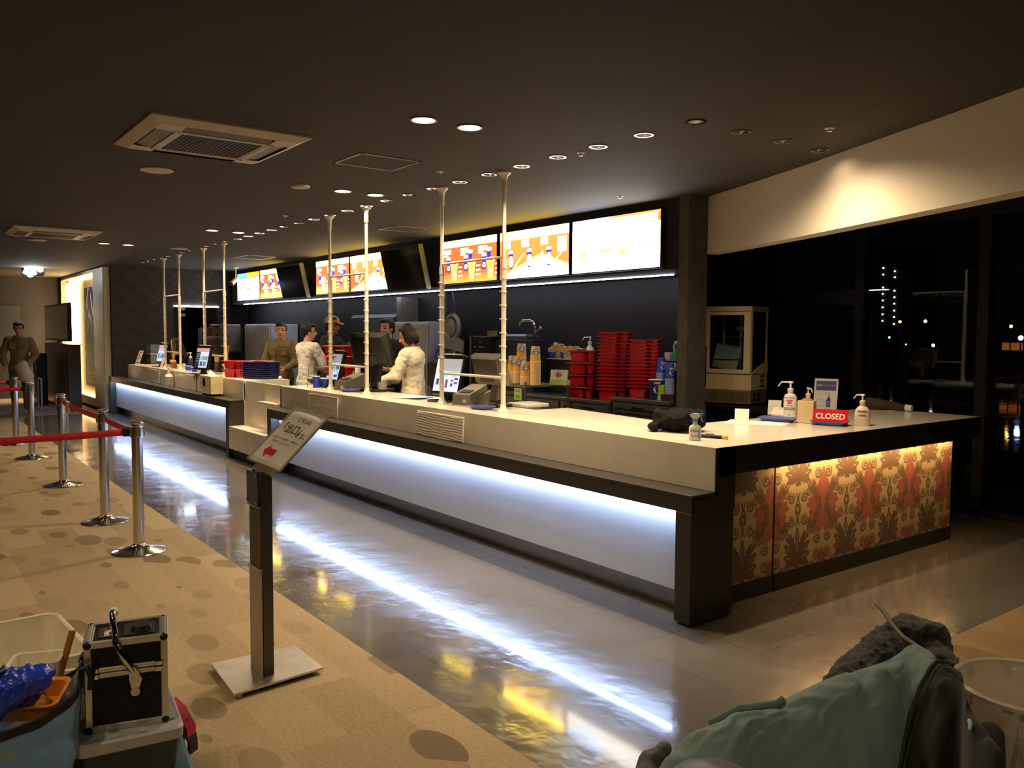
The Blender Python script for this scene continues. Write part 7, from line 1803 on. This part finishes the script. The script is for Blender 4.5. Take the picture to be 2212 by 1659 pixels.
m = MB(); m.tube([bagf(.235, v / 12) for v in range(13)], .007, 8); m.build('side_seam', M_bagd, t, smooth=60)
m = MB(); a0 = Vector(bagf(.22, 1)); m.tube([a0, a0 + Vector((.01, .02, .01)), a0 + Vector((.02, .03, -.02)), a0 + Vector((.015, .025, -.06))], [.008, .010, .010, .007], 8); m.build('strap', M_bagd, t, smooth=60)
# things in the bag
t = thing('orange_tray', 'amber orange plastic tray lying in the blue cooler bag', 'tray', (.10, -3.105, .465), math.radians(64), rot=(math.radians(8), 0, math.radians(64)))
m = MB(); m.loft([rrect(.085, .06, .02, -.03), rrect(.10, .075, .025, .02), rrect(.108, .083, .028, .022), rrect(.108, .083, .028, .026), rrect(.096, .071, .024, .022), rrect(.08, .056, .018, -.024)]); m.build('dish', mat('orange_plastic', (226, 140, 26), rough=.3), t, smooth=35)
m = MB(); m.sphere((0, 0, -.012), .065, .045, .022, 20, 8); m.build('sponge', mat('orange_soft', (250, 186, 60), rough=.6), t, smooth=60)
t = thing('clear_tub', 'small clear tub behind the orange tray in the cooler bag', 'tub', (-.04, -3.06, .45), math.radians(70))
m = MB(); m.loft([rrect(.06, .045, .015, 0), rrect(.07, .055, .018, .09), rrect(.076, .06, .02, .092), rrect(.066, .052, .017, .09), rrect(.056, .042, .014, .004)]); m.build('tub', M_bin, t, smooth=35)
m = MB(); a = onz(-25, 1505, .53); b = onz(112, 1446, .56)
for k in range(8):
    q0 = a.lerp(b, k / 8); q1 = a.lerp(b, (k + 1) / 8); r0 = .055 * (1 - k / 8) ** .8 + .012; r1 = .055 * (1 - (k + 1) / 8) ** .8 + .012
    capsule(m, q0, q1, r0, r1)
c = onz(40, 1490, .50); m.sphere(c, .07, .06, .045)
o = remesh_obj(m, 'blue_plastic_bag', mat('bag_ultramarine', (36, 66, 196), rough=.25, spec=.6), None, .008, 3, lambda p: .024 * abs(fbm(p, 12)) + .008 * fbm(p, 34)); tag(o, 'crumpled dark blue plastic bag on top of the cooler bag', 'plastic bag')
m = MB(); m.tube([onz(-5, 1455, .60), onz(5, 1450, .60), onz(8, 1440, .60)], .006, 8); o = m.build('black_hook', M_bez, smooth=60); tag(o, 'small black hook end at the left picture edge above the blue bag', 'hook')

# ------------------------------------------------------------------ foreground right: green jacket pile, clear pail
RG = [(1440, 1650, .30), (1495, 1590, .35), (1570, 1557, .39), (1640, 1535, .42), (1720, 1497, .45), (1780, 1470, .48), (1850, 1450, .50), (1905, 1433, .52), (1945, 1410, .54), (1975, 1393, .55), (2008, 1408, .555), (2035, 1430, .55), (2075, 1452, .54), (2085, 1500, .53), (2100, 1540, .52), (2140, 1600, .50), (2165, 1650, .48), (2150, 1720, .44)]
RP = [onz(*q) for q in RG]
dcam = Vector((.42, -.91, 0)).normalized()
def ridge(u):
    f_ = u * (len(RP) - 1); i = min(int(f_), len(RP) - 2); k = f_ - i
    p0 = RP[max(i - 1, 0)]; p1 = RP[i]; p2 = RP[i + 1]; p3 = RP[min(i + 2, len(RP) - 1)]
    return .5 * ((2 * p1) + (p2 - p0) * k + (2 * p0 - 5 * p1 + 4 * p2 - p3) * k * k + (3 * p1 - p0 - 3 * p2 + p3) * k ** 3)
def pile(u, v):
    r = ridge(u)
    if v < .12:                       # back side down to the floor
        k = v / .12; return Vector((r.x, r.y, r.z)) - dcam * (.10 * (1 - k) + .04 * math.sin(PI * k)) + Vector((0, 0, -r.z * (1 - k) ** 1.3))
    k = (v - .12) / .88; fall = .55 + .35 * u * 0
    p = r + dcam * (fall * k); z = r.z * (1 - k ** 2.6) + .045 * math.sin(PI * min(1, k * 1.25)) * (1 - k)
    q = Vector((p.x * 3.2, p.y * 3.2, 1.7)); fold = .062 * fbm((q.x + 1.5 * fbm((q.x, q.y, 5), .6), q.y * .6, 2.0), 1.0) + .026 * abs(fbm((p.x * 7, p.y * 4, 4), 1.0))
    z += fold * min(1, k * 5) * (1 - k)
    return Vector((p.x, p.y, max(z, .0)))
t = thing('jacket_pile', 'grey green and black jacket heaped over bags in the lower right corner', 'jacket', (0, 0, 0))
NU, NV = 150, 90
def seam(v): return .665 - .25 * max(0, v - .12)
M_green = mat('cloth_green', (116, 142, 140), rough=.85, spec=.2, sheen=.25, bump=(350, .12)); M_blk = mat('cloth_black', (30, 31, 28), rough=.85, spec=.2, sheen=.2)
m = MB(); m.grid(lambda u, v: pile(u * seam(v), v), NU, NV); m.build('green_shell', M_green, t, smooth=80)
m = MB(); m.grid(lambda u, v: pile(seam(v) + (1 - seam(v)) * u, v), 80, NV); m.build('black_side', M_blk, t, smooth=80)
m = MB(); m.tube([pile(seam(v / 60), v / 60) + Vector((0, 0, .002)) for v in range(7, 58)], .006, 8); m.build('seam_piping', mat('piping_dark', (50, 58, 50), rough=.8), t, smooth=60)
m = MB(); m.tube([pile(seam(v / 60) + .02, v / 60) + Vector((0, 0, .001)) for v in range(8, 50)], .003, 6); m.build('stitch_line', MATS['piping_dark'], t, smooth=60)
m = MB(); P = [pile(.09 + .012 * k, .13 + .012 * k) + Vector((0, 0, .012)) for k in range(12)]; m.tube(P, .012, 10); m.build('hem_roll', M_green, t, smooth=60)
p_ = pile(.80, .42); m = MB(); m.tube([p_ + Vector((0, 0, .012)), p_ + Vector((.012, -.02, .014)), p_ + Vector((.02, -.045, .008))], [.007, .006, .004], 8); m.build('cord_end', mat('cord_mint', (140, 190, 180), rough=.5), t, smooth=60)
m = MB(); c = onz(2140, 1585, .5); capsule(m, c, c + Vector((.05, -.12, -.04)), .035, .04); remesh_obj(m, 'cuff', M_blk, t, .01, 2)
# fuzzy black coat behind
m = MB()
for (a, b, r0, r1) in (((1815, 1490, .30), (1900, 1420, .36), .07, .085), ((1900, 1420, .36), (1960, 1378, .40), .085, .085), ((1925, 1385, .38), (2010, 1385, .40), .07, .08), ((1960, 1360, .40), (2005, 1370, .42), .06, .055), ((2015, 1400, .38), (2035, 1440, .36), .06, .06)):
    capsule(m, onz(*a), onz(*b), r0, r1)
for (a, r) in (((1900, 1420, .36), .085), ((2000, 1390, .38), .08)):
    p_ = onz(*a); capsule(m, p_, (p_.x, p_.y, .06), r, .1)
o = remesh_obj(m, 'fleece_coat', mat('fleece_black', (30, 28, 27), rough=1.0, spec=.1, sheen=.5, nz=(60, .5), bump=(240, .6)), None, .010, 2, lambda p: .014 * fbm(p, 18) + .006 * fbm(p, 70)); tag(o, 'black fleece coat bundled behind the green jacket', 'coat')
m = MB(); P = [onz(1894, 1306, .50), onz(1907, 1318, .50), onz(1925, 1345, .505), onz(1950, 1375, .51), onz(1990, 1402, .55), onz(2022, 1424, .565)]; m.tube(P, [.008] * 6, 8); o = m.build('webbing_strap', mat('strap_olive', (98, 88, 68), rough=.7), smooth=60); tag(o, 'olive strap sticking up over the black fleece coat', 'strap')
# black cap and grey strap at the bottom edge
c = onz(1548, 1685, .42); t = thing('baseball_cap', 'smooth black cap lying at the bottom edge in front of the green jacket', 'cap', (c.x, c.y, c.z - .12))
m = MB(); m.lathe([(.165, 0), (.165, .03), (.15, .085), (.11, .125), (.05, .145), (0, .15)], 36, sx=1.0, sy=.9); m.build('crown', mat('cap_black', (26, 23, 22), rough=.4, sheen=.3), t, smooth=60)
m = MB(); m.tube([(.165 * math.cos(a), .15 * math.sin(a), .02) for a in [k * .32 for k in range(21)]], .008, 8); m.build('band', M_blk, t, smooth=60)
m = MB(); c = onz(1420, 1640, .35); capsule(m, onz(1402, 1650, .34), onz(1436, 1618, .36), .028, .022); capsule(m, onz(1392, 1690, .32), onz(1402, 1640, .34), .035, .03); capsule(m, onz(1402, 1650, .34), onz(1402, 1650, .34) - Vector((0, 0, .3)), .03, .04); o = remesh_obj(m, 'grey_strap', mat('strap_grey', (84, 86, 90), rough=.7), None, .008, 2, lambda p: .006 * fbm(p, 25)); tag(o, 'grey webbing loop left of the black cap at the bottom edge', 'strap')
# clear pail
t = thing('clear_pail', 'clear plastic pail with white label in the lower right corner', 'pail', (1.84, -.47, 0))
M_pail = haze_plastic('pail_clear', (222, 216, 204), .42, .12)
m = MB(); m.lathe([(.175, .0), (.19, .01), (.208, .40), (.216, .425), (.225, .43), (.226, .445), (.215, .45), (.205, .43), (.186, .014), (0, .012)], 48, caps=False); m.build('pail_wall', M_pail, t, smooth=45)
m = MB(); m.lathe([(.216, .432), (.229, .434), (.231, .446), (.222, .453), (.212, .448)], 48, caps=False); m.build('rim', haze_plastic('pail_rim', (236, 228, 212), .75, .12), t, smooth=45)
for k in range(10):
    a = .4 + k * .628; m = MB(); m.box(-.004, -.012, .395, .008, .012, .43); o = m.build('rim_rib', MATS['pail_rim'], t); o.location = (.213 * math.cos(a), .213 * math.sin(a), 0); o.rotation_euler = (0, 0, a)
m = MB(); m.grid(lambda u, v: ((.194 + .018 * (v)) * math.cos(-1.35 + .12 * u), (.194 + .018 * v) * math.sin(-1.35 + .12 * u), .26 + .14 * v), 4, 4); m.build('white_label', M_paper, t)
m = MB(); m.lathe([(.165, .02), (.165, .05), (.0, .06)], 30); o = m.build('dark_cloth', M_blk, smooth=50); o.location = (1.84, -.47, 0); tag(o, 'dark folded cloth lying inside the clear pail', 'cloth')
m = MB(); m.cyl((1.80, -.52, .07), (1.88, -.62, .42), .008, n=8); o = m.build('blue_brush', mat('brush_blue', (70, 110, 170), rough=.5), smooth=50); tag(o, 'thin blue handle leaning inside the clear pail', 'brush')
